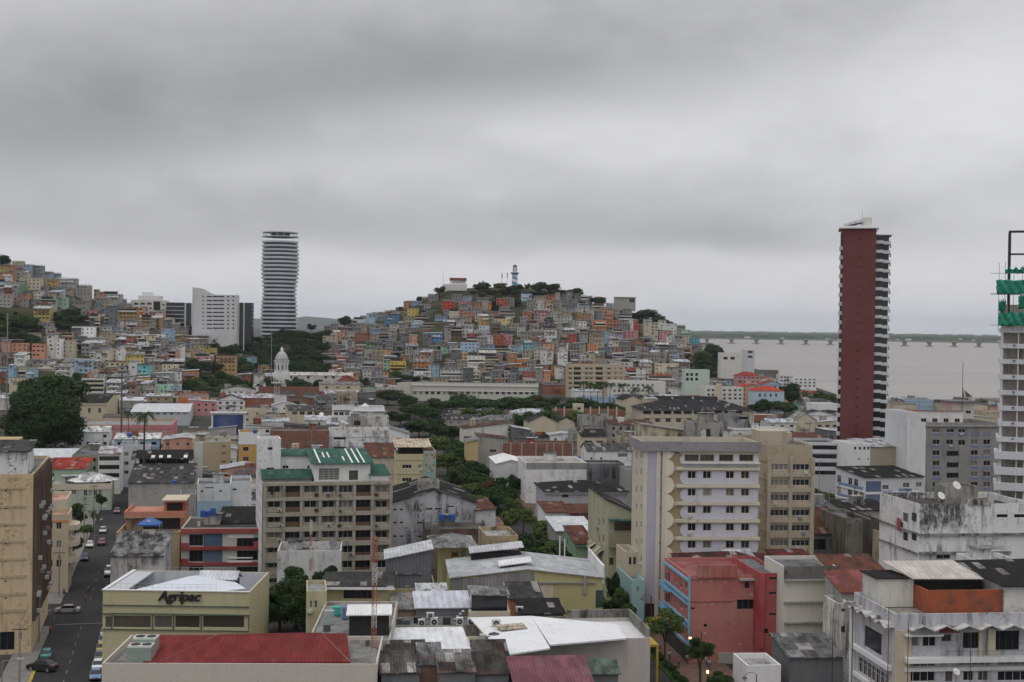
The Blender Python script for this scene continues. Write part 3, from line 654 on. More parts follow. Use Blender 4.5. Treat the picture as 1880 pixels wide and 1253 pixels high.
# boulevard on the right
A2, B2 = gpt(1235, 1253), gpt(1197, 1207); dv2 = Vector((-.122, .9925)); nv2 = Vector((dv2.y, -dv2.x))
def st2(s, t): return (A2[0]+dv2.x*s+nv2.x*t, A2[1]+dv2.y*s+nv2.y*t)
def strip2(m, s0, s1, t0, t1, z, zb=None):
    q = [st2(s0, t0), st2(s0, t1), st2(s1, t1), st2(s1, t0)]
    if zb is None: m.add([(x, y, z) for x, y in q], [(0, 1, 2, 3)])
    else: m.prism(q, zb, z)
m = MB(); strip2(m, -60, 420, -7, 0, .006); struct(m.obj('boulevard', ASPHALT))
m = MB(); strip2(m, -60, 420, 0, 2.2, .2, 0); struct(m.obj('planting_strip', GRASS))
m = MB(); strip2(m, -60, 420, 2.2, 11, .15, 0); struct(m.obj('brick_pavement', ground_mat('brick_paving', (.11, .07, .055), (.17, .11, .09), 1.2)))
def part(b, name, mat, col, boxes, parent=None, smooth=False):
    m = MB()
    for q in boxes: m.box(*q)
    return m.obj(name, mat, parent or (b.e if isinstance(b, Bld) else b), col, smooth)
# ---------------------------------------------------------------- round tower far left of the hill
D = 1300; c = P(512.5, 600, D); gz = 0
tw = empty('round_tower', (c.x, D, 0), 0, 'tall round white banded tower twisting above the trees, left of the lighthouse hill', 'skyscraper')
NF = 35; topz = P(512, 437, D).z; fh = topz/NF
def rad(k, th, ex=0.):
    f = k/NF; ph = 2.6*math.pi*f+.5; wd = lerp_tab([(.34, 35.8), (.44, 35.6), (.52, 34.4), (.58, 32.4), (.64, 32.6), (.72, 35.3), (.79, 36.4), (.91, 35.5), (1, 35)], f)
    return wd/2*(1+.012*math.cos(2*th+ph)) + ex
def ring(m, k, z0, z1, ex, n=36):
    o = .35*math.sin(f_(k)); vs_ = []
    for z in (z0, z1):
        for i in range(n):
            a = 2*math.pi*i/n; r_ = rad(k, a, ex); vs_.append((o+r_*math.cos(a), r_*math.sin(a), z))
    m.add(vs_, [(i, (i+1) % n, n+(i+1) % n, n+i) for i in range(n)]+[tuple(reversed(range(n))), tuple(range(n, 2*n))])
f_ = lambda k: 2*math.pi*k/NF*1.3+1
g = MB()
for k in range(NF-1): ring(g, k, k*fh, (k+1)*fh, -1.1)
g.obj('glass_wall', smat('tower_glass', (.025, .032, .04), .15), tw)
for k in range(6, NF):
    if k == NF-1: hgt = .38
    m = MB(); ring(m, k, k*fh-fh*.28, k*fh+fh*(.2 if k < NF-3 else .1), .12); m.obj('floor_band', PLAIN, tw, (.52, .555, .60))
m = MB(); ring(m, NF-1, topz+.5, topz+1.2, .4); m.obj('roof_rim', PLAIN, tw, (.52, .555, .60))
m = MB(); zt = P(512, 426, D).z
for i in range(16):
    a = 2*math.pi*i/16; m.tube((15.5*math.cos(a), 15.5*math.sin(a), topz+1), (16.5*math.cos(a), 16.5*math.sin(a), zt-1), .3, .3, 5)
m.obj('roof_post', PLAIN, tw, 'silver')
m = MB(); m.lathe([(14, zt-1.4), (17.3, zt-1.2), (17.3, zt-.5), (13.6, zt-.3)], 32); m.obj('crown_ring', PLAIN, tw, (.55, .57, .60))
MB().lathe([(9, topz), (9, topz+4), (8, topz+4.2)], 20).obj('plant_room', PLAIN, tw, 'slate')
# ---------------------------------------------------------------- red tower
D = 440; p = P(1543.5, 700, D); th = math.radians(-13); H = P(1543, 420, D).z; w = 58.5*D/F
rt_ = empty('red_tower', (p.x, D, 0), th, 'tall slim brick-red tower with white balcony ends beside the river', 'skyscraper')
MB().box(0, 0, 0, w, 15, H).obj('wall', CLEAN, rt_, (.155, .052, .052))
fh = 17.07*D/F; nf = int(H/fh)
MB().box(-.75, 2.0, 0, 0, 13, H-1).obj('side_glass', DGLASS, rt_); MB().box(w, 2.6, 0, w+4.2, 13, H-2.2).obj('glass_wall', DGLASS, rt_)
bl = MB().box(-1.15, 1.2, 0, -.0, 5.5, 1.25).mesh('balcony', PLAIN); b2 = MB().box(0, -.0, 0, 2.4, 4, 1.0).mesh('balcony', PLAIN); b3 = MB().box(0, 0, 0, 2.35, 6, 1.05).box(2.3, .5, -.9, 2.6, 5, 0).mesh('balcony', PLAIN)
for k in range(1, nf):
    z = H-1.9-fh*k+.15; i = 0
    if k > 1: o = link('balcony', bl, rt_, 'offwhite'); o.location = (0, 0, z+.9)
    o = link('balcony', b2, rt_, 'offwhite'); o.location = (w-.05, 1.0, z)
    o = link('balcony', b3, rt_, 'silver'); o.location = (w+2.3, 1.3, z-.28)
wm2 = MB().box(-.45, -.02, 0, .45, .1, .42).mesh('window', DGLASS); sl = MB().box(-.55, -.12, .42, .55, .1, .5).mesh('window_ledge', PLAIN)
for k in range(1, nf):
    o = link('window', wm2, rt_); o.location = (w*.5, 0, H-fh*k-.6); link('window_ledge', sl, o, (.12, .03, .03))
m = MB()
for k in range(1, nf, 3): m.box(0, -.03, H-fh*k-.05, w, 0, H-fh*k+.03)
m.obj('joint_line', PLAIN, rt_, (.10, .032, .032))
part(rt_, 'roof_slab', PLAIN, 'white', [(-1.4, -.8, H, w+.9, 15.5, H+.35), (w-.4, 2.2, H-2.0, w+5.2, 13.5, H-1.75), (-.2, 0, H+.35, w-.3, 15, H+.95)])
MB().hexa([(.4, 2, H+1.1), (6.3, 2, H+2.4), (6.3, 12, H+2.4), (.4, 12, H+1.1), (.2, 2, H+1.7), (6.3, 2, H+3.3), (6.3, 12, H+3.3), (.2, 12, H+1.7)]).obj('sloping_roof', WORN, rt_, 'silver')
part(rt_, 'lift_room', WORN, 'offwhite', [(6.0, 3, H+.9, 9.2, 8, H+3.9)])
part(rt_, 'antenna', METAL, 'slate', [(6, 3, H+4.2, 6.1, 3.1, H+6)])
# ---------------------------------------------------------------- tower under construction
D = 300; p = P(1836, 700, D); th = math.radians(-19); zt = P(1840, 600, D).z; fh = 28.6*D/F
ct = empty('unfinished_tower', (p.x, D, 0), th, 'unfinished white concrete tower with green netting at the right edge', 'skyscraper')
w = 12.; nf = int(zt/fh)
part(ct, 'concrete_core', WORN, (.40, .36, .31), [(.3, 3.2, 0, w, 12, zt+5)])
for k in range(nf+1):
    z = zt-k*fh; low = k > 7; jut = .9 if low else (.2 if k < 7 else .5)
    part(ct, 'floor_slab', PLAIN, (.61, .62, .65), [(-jut, -jut, z-(1.35 if not low else 1.7), w, 0, z-(.3 if not low else 0)), (-jut, 0, z-1.35, 0, 12, z-.3), (0, 0, z-.5, w, 3.2, z-.3)])
for u in ((0, .55), (3.6, .25), (5.2, .5), (9.5, .3)):
    part(ct, 'column', PLAIN, (.61, .62, .65), [(u[0], -.05, 0, u[0]+u[1], .6, zt)])
aco = MB().box(0, -.3, 0, .5, .1, .3).mesh('air_conditioner', METAL)
for k in range(1, 8):
    for u in (2.6, 6.3): o = link('drain_box', aco, ct, 'slate'); o.location = (u, -.25, zt-k*fh-.75)
zs = P(1850, 428, D).z
m = MB()
for u in (1.3, 4.9, 9): m.box(u, 0, zt, u+.5, .5, zs)
m.box(1.3, 0, zs, 10, .4, zs+.5); m.box(1.3, 0, zs-5, 10, .4, zs-4.6); m.box(1.3, 6, zt, 1.6, 6.3, zs); m.box(1.3, 0, zs, 1.6, 6, zs+.4)
m.obj('steel_frame', METAL, ct, (.035, .03, .03))
m = MB()
for x in (1833, 1843, 1857, 1871):
    q = P(x, 600, D); u = (q.x-p.x)/math.cos(th); m.tube((u, -1.2, zt-1), (u, -1.2, zt+(P(1850, 490, D).z-zt)*R.uniform(.9, 1.1)), .05, .05, 5)
for y in (650-440+600-270, 503, 542, 598): m.box(-2.4, -1.25, P(1850, y, D).z, 8, -1.15, P(1850, y, D).z+.1)
m.obj('scaffolding', METAL, ct, 'brown')
NET, n, b = nm('green_netting'); n.links.new(mixn(n, ramp(n, nz(n, 1.2, 4, .6), .4, .65), (.012, .20, .125), (.03, .31, .20)), b.inputs['Base Color']); b.inputs['Roughness'].default_value = .8
def netting(x0, x1, y0, y1, cut=.25, seed=0):
    r = random.Random(seed); nx, nz_ = 14, 7; m = MB(); vs_ = []
    for j in range(nz_+1):
        for i in range(nx+1):
            s = i/nx; q = P(x0+(x1-x0)*s, y0, D); q2 = P(x0, y1, D); t_ = j/nz_; u = (q.x-p.x)
            sag = abs(math.sin(s*math.pi*3.2+seed))*cut*(q.z-q2.z)
            z = q2.z+(q.z-sag*(t_)-q2.z)*t_+r.uniform(-.12, .12); vs_.append((u+r.uniform(-.1, .1), -1.35+.35*math.sin(i*1.7+j*.9+seed)+r.uniform(-.12, .12), z))
    m.add(vs_, [(j*(nx+1)+i, j*(nx+1)+i+1, (j+1)*(nx+1)+i+1, (j+1)*(nx+1)+i) for j in range(nz_) for i in range(nx)])
    o = m.obj('safety_net', NET, ct, smooth=True); md = o.modifiers.new('t', 'SOLIDIFY'); md.thickness = .04
netting(1845, 1880, 490, 503, .5, 1); netting(1830, 1884, 514, 541, .06, 2); netting(1834, 1846, 548, 572, .3, 3); netting(1868, 1884, 540, 568, .2, 4); netting(1833, 1884, 571, 599, .2, 5)
# ---------------------------------------------------------------- lilac tower with the scalloped front
LT = build('apartment_tower', 'white and lilac apartment tower with cream scallops beside the boulevard', 'apartment block', 1182, 1394, 811, D=246, dep=11.5, col=(.56, .51, .40), yaw=5, par=1.3,
   rcol='slate', wins=[('f', (1312-40, 1430-10, 1), 0, 1, 1)] and [
   ('f', [1270, 1298, 1340, 1368], [872, 904, 936, 968, 1000][:5], 15, 14, 'w'), ('f', [1270, 1298, 1333, 1370], [841], 26, 12, 'b'),
   ('f', [1211.5], [835, 869, 901, 933, 966, 998, 1030, 1063, 1092], 6, 4.5, 'n'), ('f', [1247-5], [832, 866, 898, 930, 962, 994], 12, 2, 'n'),
   ('l', [1168.5, 1177], [836, 867, 899, 931, 964, 996, 1026, 1056, 1083], 1.3, 12, 'w')])
b = LT; u0, zt = b_uz(b, 1182, 811)
def fbox(b, x0, x1, y0, y1, t=.06, back=0.): u_, z_ = b_uz(b, x0, y0); v_, z2 = b_uz(b, x1, y1); return (u_, -t, min(z_, z2), v_, back, max(z_, z2))
part(b, 'roof_cornice', WORN, (.25, .24, .25), [(-.6, -.7, b.H-1.7, b.w+.2, -.02, b.H+.1), (-.6, -.02, b.H-1.7, -.02, 11.5, b.H+.1)])
part(b, 'stair_panel', PLAIN, (.42, .42, .50), [fbox(b, 1186, 1205, 828, 1140, .10)])
part(b, 'lift_panel', PLAIN, (.27, .27, .31), [fbox(b, 1208, 1208.6, 828, 1140, .05), fbox(b, 1214.6, 1215.4, 828, 1140, .05)])
part(b, 'pilaster', PLAIN, (.60, .56, .46), [fbox(b, 1205.4, 1207.6, 828, 1140, .3), fbox(b, 1216.4, 1218.4, 828, 1120, .3), fbox(b, 1219.4, 1221.2, 828, 1040, .25), fbox(b, 1182, 1184, 828, 1140, .2)])
TANP = (.32, .25, .14)
ys = [826+32*k for k in range(7)]
for k, y in enumerate([845, 877, 909, 941, 973, 1003]):      # tan strip + lilac rounded panel + cream shelf per storey
    part(b, 'tan_panel', PLAIN, TANP, [fbox(b, 1236, 1254, y-12, y+12, .03)])
    m = MB(); x0_, x1_ = 1248, 1393; u_, z_ = b_uz(b, x0_, y+12.5); v_, _ = b_uz(b, x1_, y); _, z2 = b_uz(b, x0_, y-12.0); r_ = (z2-z_)/2; pts = []
    for i in range(13): a = math.pi/2+math.pi*i/12; pts.append((u_+r_+r_*math.cos(a), z_+r_+r_*math.sin(a)))
    for i in range(13): a = -math.pi/2+math.pi*i/12; pts.append((v_-r_*.9+r_*.8*math.cos(a), z_+r_+r_*math.sin(a)))
    # the panel leaves openings for the windows, so it is cut into pieces round them
    wins_ = [(b_uz(b, x, y)[0]) for x in ([1270, 1298, 1340, 1368] if k else [1270, 1298, 1333, 1370])]; hw = (8.3 if k else 13.6)*b.D/F
    top_ = b_uz(b, 1300, {0: 841, 1: 872, 2: 904, 3: 936, 4: 968, 5: 1000}[k]-7.5)[1]; bot_ = b_uz(b, 1300, {0: 841, 1: 872, 2: 904, 3: 936, 4: 968, 5: 1000}[k]+7.6)[1]
    lo = [p_ for p_ in pts]
    def clipy(pts, zc, keep_above):
        out = []
        for a_, b_ in zip(pts, pts[1:]+pts[:1]):
            ia = (a_[1] >= zc) == keep_above; ib = (b_[1] >= zc) == keep_above
            if ia: out.append(a_)
            if ia != ib: s = (zc-a_[1])/(b_[1]-a_[1]); out.append((a_[0]+(b_[0]-a_[0])*s, zc))
        return out
    def clipx(pts, xc, keep): return [(q[1], q[0]) for q in clipy([(q[1], q[0]) for q in pts], xc, keep)]
    low_ = clipy(pts, bot_, False); m.prismy(low_[::-1], -.12, 0)
    mid = clipy(pts, bot_, True)
    cuts = [-1e3]+sum([[x-hw, x+hw] for x in wins_], [])+[1e3]
    for i in range(0, len(cuts), 2):
        q = clipx(clipx(mid, cuts[i], True), cuts[i+1], False)
        if len(q) > 2: m.prismy(q[::-1], -.12, 0)
    m.obj('lilac_panel', PLAIN, b.e, (.54, .55, .61))
    part(b, 'floor_band', PLAIN, (.60, .54, .42), [fbox(b, 1241, 1394, y+13.0, y+18.6, .5)])
m = MB()
part(b, 'tan_strip', PLAIN, TANP, [fbox(b, 1222, 1236, 828, 1020, .02)])
for k in range(7):
    _, zc = b_uz(b, 1230, 830+32*k-3); uc, _ = b_uz(b, 1222.5, 850); r_ = 16*b.D/F
    pts = [(uc, zc-r_)]+[(uc+r_*.98*math.sin(math.pi*i/14), zc-r_*math.cos(math.pi*i/14)) for i in range(1, 14)]+[(uc, zc+r_)]
    if k == 0: pts = [q for q in pts if q[1] < b.H-1.72]+[(uc, b.H-1.72)]
    MB().prismy(pts, -.3-.01*(k % 2), 0).obj('scallop', PLAIN, b.e, (.70, .63, .50))
part(b, 'shelf', PLAIN, 'offwhite', [fbox(b, 1252, 1394, 849, 852, .8)])
part(b, 'pillar', PLAIN, 'navy', [(-.1, -.05, 0, .6, .6, 3.5), (-.1, 5, 0, .6, 5.6, 3.5), (-.1, 10.5, 0, .6, 11.1, 3.5), (2.9, -.25, 0, 3.4, .1, 3.5)])
part(b, 'arcade', SHADE, None, [(-.06, .7, .1, 0, 4.9, 3.2), (-.06, 5.7, .1, 0, 9.9, 3.2), (.6, -.2, .1, 2.8, 0, 3.0)])
# ---------------------------------------------------------------- beige office tower behind it
b = OT = build('office_block', 'beige office block with ribbon windows behind the lilac and white tower', 'office block', 1409, 1492, 817, D=258, dep=22, col=(.40, .34, .24), yaw=7, par=.6, wall=WORN, rcol='slate',
   wins=[('f', [1430.5, 1469.5], [858, 886.3, 914.3, 942, 970, 997.5], 34.5, 11, 's'), ('l', [1404], [872, 902, 930, 958, 985], .5, 6, 'n')])
part(b, 'pilaster', WORN, (.42, .37, .27), [fbox(b, 1409, 1412, 840, 1040, .35), fbox(b, 1448.8, 1451.6, 840, 1040, .35), fbox(b, 1488, 1492, 840, 1040, .35)])
part(b, 'floor_band', WORN, (.42, .37, .27), [fbox(b, 1412.2, 1448.6, y+10, y+17.5, .3) for y in (858, 886.3, 914.3, 942, 970, 997.5)]+[fbox(b, 1451.8, 1487.8, y+10, y+17.5, .3) for y in (858, 886.3, 914.3, 942, 970, 997.5)])
part(b, 'side_seam', WORN, 'tan', [(-.12, 0, b.H-3.4*k, 0, 22, b.H-3.4*k+.15) for k in (1, 2, 3, 4, 5, 6)])
part(b, 'rooftop_room', WORN, 'beige', [(.5, 6, b.H-.6, 6, 12, b.H+2.2), (7, 12, b.H-.6, 9, 20, b.H+1.4)])
# ---------------------------------------------------------------- beige apartments with deep balconies
COLS = [(485, 520), (520, 552), (552, 586), (586, 618), (618, 649), (649, 682), (682, 717)]
rows = [900, 927.5, 955, 983, 1010.5, 1038, 1065]
wl_ = []
for i, (a, c) in enumerate(COLS):
    if i in (1, 5): wl_.append(('f', [(a+c)/2], [r-.5 for r in rows], c-a-4, 21, 'd'))
    else: wl_.append(('f', [(a+c)/2+.5], [r-1.5 for r in rows], 23 if i != 4 else 27, 12.5, 's'))
b = AP = build('apartment_block', 'beige concrete apartment block with green-roofed penthouse and dark balconies', 'apartment block', 482, 718, 886, D=267, dep=22, col=(.31, .28, .215), yaw=14, par=.5, wall=WORN, rcol=(.05, .12, .09), wins=wl_)
part(b, 'fin', WORN, (.33, .30, .235), [fbox(b, x-1.2, x+1.2, 890, 1120, .55, -.0) for x in (485, 520, 552, 586, 618, 649, 682, 716)])
part(b, 'floor_slab', WORN, (.34, .31, .245), [fbox(b, 483, 718, y-1.2, y+1.2, .62) for y in (887.8, 915, 943, 970.5, 998, 1025.5, 1053, 1080)])
for i, (a, c) in enumerate(COLS):
    if i in (1, 5):
        for r_ in rows: part(b, 'balcony_rail', METAL, 'brown', [fbox(b, a+2.5, c-2.5, r_+3.5, r_+10.5, .25, -.18)])
    else:
        [part(b, 'parapet_panel', WORN, (.33, .295, .225), [fbox(b, a+2, c-2, r_+5.6, r_+12.5, .42 if i in (3,) else .25)]) for r_ in rows]
acm = MB().box(0, -.55, 0, .75, .05, .5).mesh('air_conditioner', METAL); acg = MB().box(.08, -.58, .06, .5, -.55, .44).mesh('grille', SHADE)
for (x, y) in ((496, 907), (577, 910), (599, 911), (621, 911), (687, 910), (510, 939), (577, 938.5), (621, 940), (512, 967), (619, 967), (687, 967), (510, 995), (577, 996), (687, 994), (641, 1019), (618, 996), (600, 966)):
    u_, z_ = b_uz(b, x, y); o = link('air_conditioner', acm, b.e, R.choice(['offwhite', 'silver', 'grey', 'rust'])); o.location = (u_, -.3, z_); link('grille', acg, o)
MB().quad((-.03, -.0, 0), (-.03, 22, 0), (-.03, 22, b.H+.0), (-.03, 0, b.H+.0)).obj('side_wall', WORN, b.e, 'white')
part(b, 'side_seam', WORN, 'grey', [(-.1, 0, b.H-3.0*k, -.03, 22, b.H-3.0*k+.12) for k in range(1, 7)])
ztop = b.H-.5
# penthouse pieces, standing on the roof
def on_roof(name, label, cat, x0, x1, yt, D_, dep, base, **k): return build(name, label, cat, x0, x1, yt, D=D_, dep=dep, z0=base, **k)
on_roof('stair_tower', 'white boxy stair tower with ragged top on the beige apartment roof', 'rooftop room', 475, 516, 806, 276, 7, ztop, col='white', yaw=14, wall=WORN, wins=[('f', 496, [824], 9, 5, 'n'), ('f', 496, [865], 14, 12, 's')], group=None)
ph = on_roof('penthouse', 'white penthouse under a wide green tin roof on the beige apartment block', 'penthouse', 577, 680, 852, 271, 13, ztop, col='white', yaw=14, roof='shedb', rh=1.6, rcol=(.05, .125, .095), rmat=roof_mat('green_tin', .25, 0, .9, bmp=.4), rov=.7,
   wins=[('f', [604], [871], 38, 22, 'g'), ('f', [649], [873], 17, 18, 'b')])
m = MB()
for u_, v0, v1, ww in ((1.0, 0, 13.2, .35), (7.6, 0, 13.2, .35), (8.9, 0, 13.2, .35), (10.1, 0, 13.2, .3), (2.4, 5, 10, .3), (3.4, 5, 10, .3), (6.2, 2, 6, .3)):
    k_ = 1.6/13; z0_ = ph.H+.17; m.hexa([(u_, v0, z0_+v0*k_), (u_+ww, v0, z0_+v0*k_), (u_+ww, v1, z0_+v1*k_), (u_, v1, z0_+v1*k_), (u_, v0, z0_+v0*k_+.03), (u_+ww, v0, z0_+v0*k_+.03), (u_+ww, v1, z0_+v1*k_+.03), (u_, v1, z0_+v1*k_+.03)])
m.obj('skylight_strip', PLAIN, ph.e, 'white')
on_roof('rooftop_room', 'low white rooftop room with green roof between stair tower and penthouse', 'rooftop room', 516, 577, 838, 279, 9, ztop, col='white', yaw=14, roof='shedb', rh=.5, rcol=(.05, .125, .095), rmat=MATS['green_tin'], wins=[('f', [524, 570], [858], 11, 6, 'w')])
on_roof('rooftop_lean_to', 'low lean-to with dark green roof along the beige apartment edge', 'lean-to', 484, 573, 880, 269, 6, ztop, col='grey', yaw=14, roof='shedb', rh=1.1, rcol=(.04, .10, .075), rmat=MATS['green_tin'])
on_roof('rooftop_annex', 'small white annex with green roof right of the penthouse terrace', 'rooftop room', 681, 714, 873, 273, 8, ztop, col='white', yaw=14, roof='shedb', rh=1.2, rcol=(.05, .125, .095), rmat=MATS['green_tin'])
# ---------------------------------------------------------------- sign building
SG = b = build('shop_building', 'pale yellow shop building with big black lettering and green trim', 'commercial building', 189, 458, 1084, D=208, dep=17, col=(.47, .43, .25), yaw=0, par=3.2, rcol='silver',
    wins=[('f', [199], [1142], 11, 20, 'b'), ('f', [243, 300, 354, 421], [1142], 1, 1, 'b', ((0, 0), (1, 0), (2, 0), (3, 0))), ('f', [242.5], [1142], 69, 22, 'p'), ('f', [299.5], [1142], 33, 22, 'p'), ('f', [344], [1142], 46, 22, 'p'), ('f', [410.5], [1142], 77, 22, 'p'), ('R', [6], [8.3], 5, 1.9, 'p')])
TG = (.045, .09, .065)
part(b, 'trim_band', PLAIN, TG, [fbox(b, 189, 458, 1111.5, 1114, .22), fbox(b, 203, 458, 1126.5, 1129, .3), fbox(b, 189, 202, 1126, 1128, .25), fbox(b, 189, 458, 1156, 1158.5, .2)])
part(b, 'window_pier', PLAIN, TG, [fbox(b, x-1, x+1, 1129, 1156, .15) for x in (205.5, 280, 318.5, 369.5)]+[fbox(b, 460-4, 460-2.5, 1129, 1156, .15)])
part(b, 'coping', PLAIN, 'white', [(-.15, -.15, b.H, b.w+.1, .35, b.H+.15), (-.15, .35, b.H, .4, 17, b.H+.15)])
tx = bpy.data.curves.new('lettering', 'FONT'); tx.body = 'Agripac'; tx.extrude = .12; tx.offset = .008; tx.shear = .3; tx.space_character = 1.03
u_, z_ = b_uz(b, 290.5, 1102.5); u2, z2 = b_uz(b, 369, 1086); tx.size = 1.0
to = bpy.data.objects.new('lettering', tx); COL.objects.link(to); bpy.context.view_layer.update(); dg = bpy.context.evaluated_depsgraph_get(); me = bpy.data.meshes.new_from_object(to.evaluated_get(dg)); bpy.data.objects.remove(to)
xs_ = [v.co.x for v in me.vertices]; sx = (u2-u_)/(max(xs_)-min(xs_)); cap = [v.co.y for v in me.vertices]; sy = (z2-z_)/max(cap)
for v in me.vertices: x, y, z = v.co; v.co = ((x-min(xs_))*sx, -z-.13, y*sy)
nv_ = len(me.vertices); vsl = [tuple(v.co) for v in me.vertices]; fsl = [tuple(p_.vertices) for p_ in me.polygons]; me = bpy.data.meshes.new('lettering'); q_ = MB()
for k_ in range(4): q_.add([(v[0]+(k_-1.5)*.05, v[1]-.002*k_, v[2]) for v in vsl], fsl)
me = q_.mesh('lettering', smat('black_letters', (.012, .012, .012), .45))
me.materials.clear(); me.materials.append(smat('black_letters', (.012, .012, .012), .45)); o = link('lettering', me, b.e); o.location = (u_, 0, z_)
# roof deck of the sign building
z_ = b.H-3.2
m = MB(); L_ = lambda x, y, z: (b_roof(b, x, y, z)[0], b_roof(b, x, y, z)[1], z)
ap = L_(349, 1058, b.H+.9); q0, q1, q2, q3 = L_(232, 1083.5, b.H-.1), L_(384, 1083.5, b.H-.1), L_(452, 1081, b.H-.1), L_(404, 1052, b.H-.1); q0 = (q0[0], .6, b.H-.3); q1 = (q1[0], .6, b.H-.3)
m.add([q0, q1, q2, q3, ap], [(0, 1, 4), (1, 2, 4), (2, 3, 4), (3, 0, 4)]); m.add([(x, y, z-.1) for x, y, z in (q0, q1, q2, q3, ap)], [(0, 1, 4), (1, 2, 4), (2, 3, 4), (3, 0, 4)]); m.obj('white_canopy', TRIM, b.e, (.62, .66, .72))
part(b, 'parapet_lining', TRIM, (.50, .52, .55), [(.25, .22, b.H-3.1, b.w-.25, .3, b.H-.02), (.22, .3, b.H-3.1, .3, 16.7, b.H-.02), (b.w-.3, .3, b.H-3.1, b.w-.22, 16.7, b.H-.02), (.3, 16.68, b.H-3.1, b.w-.3, 16.76, b.H-.02), (.3, .3, b.H-.3, 3.4, 16.6, b.H-.1)])
MB().prismx([(8.5, z_+3.4), (10.5, z_+4.4), (13.5, z_+3.0), (13.5, z_+3.15), (10.5, z_+4.6), (8.5, z_+3.55)], 12.8, 19.2).obj('bent_canopy', CLEANTIN, b.e, 'silver')
part(b, 'roof_room', SHADE, None, [(13.3, 9, z_, 18.7, 13, z_+3.0)])
part(b, 'roof_floor', PLAIN, 'slate', [(1.8, .5, z_+.01, 16, 8, z_+.06)])
m = MB()
for k in range(17): u_ = 1.6+k*1.0; m.tube((u_, .5, b.H), (u_, .5, b.H+1.0), .025, .025, 4); m.tube((u_, 15, b.H), (u_, 15, b.H+1.0), .025, .025, 4)
for zz in (.5, 1.0): m.tube((1.6, .5, b.H+zz), (17.6, .5, b.H+zz), .025, .025, 4); m.tube((1.6, 15, b.H+zz), (17.6, 15, b.H+zz), .025, .025, 4)
m.obj('railing', METAL, b.e, 'offwhite')
# ---------------------------------------------------------------- red-roofed building in front
RR = b = build('red_roof_building', 'large pale plastered building with a red ribbed hip roof at the bottom', 'commercial building', 187, 692, 1218, D=165, dep=15, col=(.55, .50, .43), yaw=2.5, par=.9, rcol=(.17, .17, .165))
z_ = b.H-.9
RB = build('terrace_block', 'grey flat terrace block with tanks behind the red hip roof', 'commercial building', 566, 716, 1174, D=180.4, dep=25, col=(.45, .42, .37), yaw=2.5, par=.35, rcol=(.19, .19, .19), wall=WORN)
LR = lambda x, y, z: b_roof(b, x, y, z)+(z,)
f0, f1, fl = LR(289, 1217.5, b.H+.02), LR(643, 1215.5, b.H+.02), LR(259, 1214, b.H+.02); r0, r1, bl_, br_ = LR(400, 1166, b.H+1.25), LR(590, 1163, b.H+1.25), LR(275, 1166, b.H+.9), LR(637, 1163, b.H+.9)
RT = roof_mat('red_rib_roof', .08, 0, .62, bmp=.8); V8 = [f0, f1, r1, r0, br_, bl_, fl]
m = MB().add(V8+[(q[0], q[1], z_) for q in V8], [(0, 1, 2, 3), (1, 4, 2), (6, 0, 3, 5), (6, 0, 7, 13), (0, 1, 8, 7), (1, 4, 11, 8), (4, 2, 9, 11), (2, 3, 10, 9), (3, 5, 12, 10), (5, 6, 13, 12)]); m.obj('hip_roof', RT, b.e, (.17, .036, .034))
m = MB(); m.tube(r0, r1, .12, .12, 6); m.tube(f0, r0, .1, .1, 6); m.tube(f1, r1, .1, .1, 6); m.obj('ridge_cap', PLAIN, b.e, (.17, .03, .028))
cool = empty('cooling_unit', (0, 0, 0), 0, 'pale green rooftop cooling unit with twin fans left of the red roof', 'cooling unit')
cool.location = b.e.matrix_world @ Vector((1, 1, 0)) if 0 else (b.X0+1.6*b.cs-1.0*b.sn+1.2, b.D+1.6*b.sn+1.0, z_)
cool.rotation_euler = (0, 0, b.yaw)
MB().box(0, 0, .5, 3.0, 2.6, 2.6).box(.05, 2.6, .6, 2.95, 5, 3.0).obj('body', METAL, cool, (.36, .42, .38))
for yy, zz in ((.35, 2.6), (3.0, 3.0)):
    MB().box(0, yy, zz, 3.0, yy+1.9, zz+.12).obj('top_plate', METAL, cool, 'offwhite')
    for xx in (.8, 2.2): MB().lathe([(.62, zz+.125), (.62, zz+.17), (.55, zz+.18)], 14, xx, yy+.95).obj('fan', SHADE, cool)
    m = MB()
MB().box(.2, .1, 0, 2.8, 4.8, .5).obj('base_frame', METAL, cool, 'dark')
# ---------------------------------------------------------------- pink building
PK = b = build('pink_building', 'salmon pink building with light blue balcony stripes down its side', 'apartment building', 1265.5, 1396, 1057, D=214, dep=16.5, col=(.40, .125, .105), yaw=7, par=.5, rcol='maroon', wall=PLAIN,
   wins=[('f', [1371.5], [1074], 9, 13, 'd'), ('f', [1369], [1110], 33, 18, 'd'), ('f', [1272], [1117.5], 7, 4, 'n'), ('f', [1295], [1148.5], 7, 6, 'n'), ('f', [1337], [1146], 3, 2.5, 'n'), ('f', [1358], [1146], 3, 2.5, 'n'),
         ('l', [1259.5, 1250, 1239], [1073, 1110], 1.5, 17, 's'), ('l', [1228, 1223.5], [1060, 1098, 1160], 1.3, 16, 'd')])
part(b, 'raised_parapet', WORN, (.38, .115, .095), [fbox(b, 1279, 1352, 1037.5, 1060, .02, -.4)])
part(b, 'floor_band', WORN, (.40, .13, .11), [fbox(b, 1265.5, 1350, 1061.5, 1063.5, .12), fbox(b, 1265.5, 1350, 1102.5, 1104, .12)])
part(b, 'blue_stripe', PLAIN, (.16, .40, .58), [(-.3, -.1, z, 0, 16.4, z+.38) for z in (b.H-1.0, b.H-.35-3.7, b.H-4.8, b.H-.35-7.4, b.H-8.5, b.H-11.2)]+[(-.12, -.12, 2.6, .22, 0, b.H)])
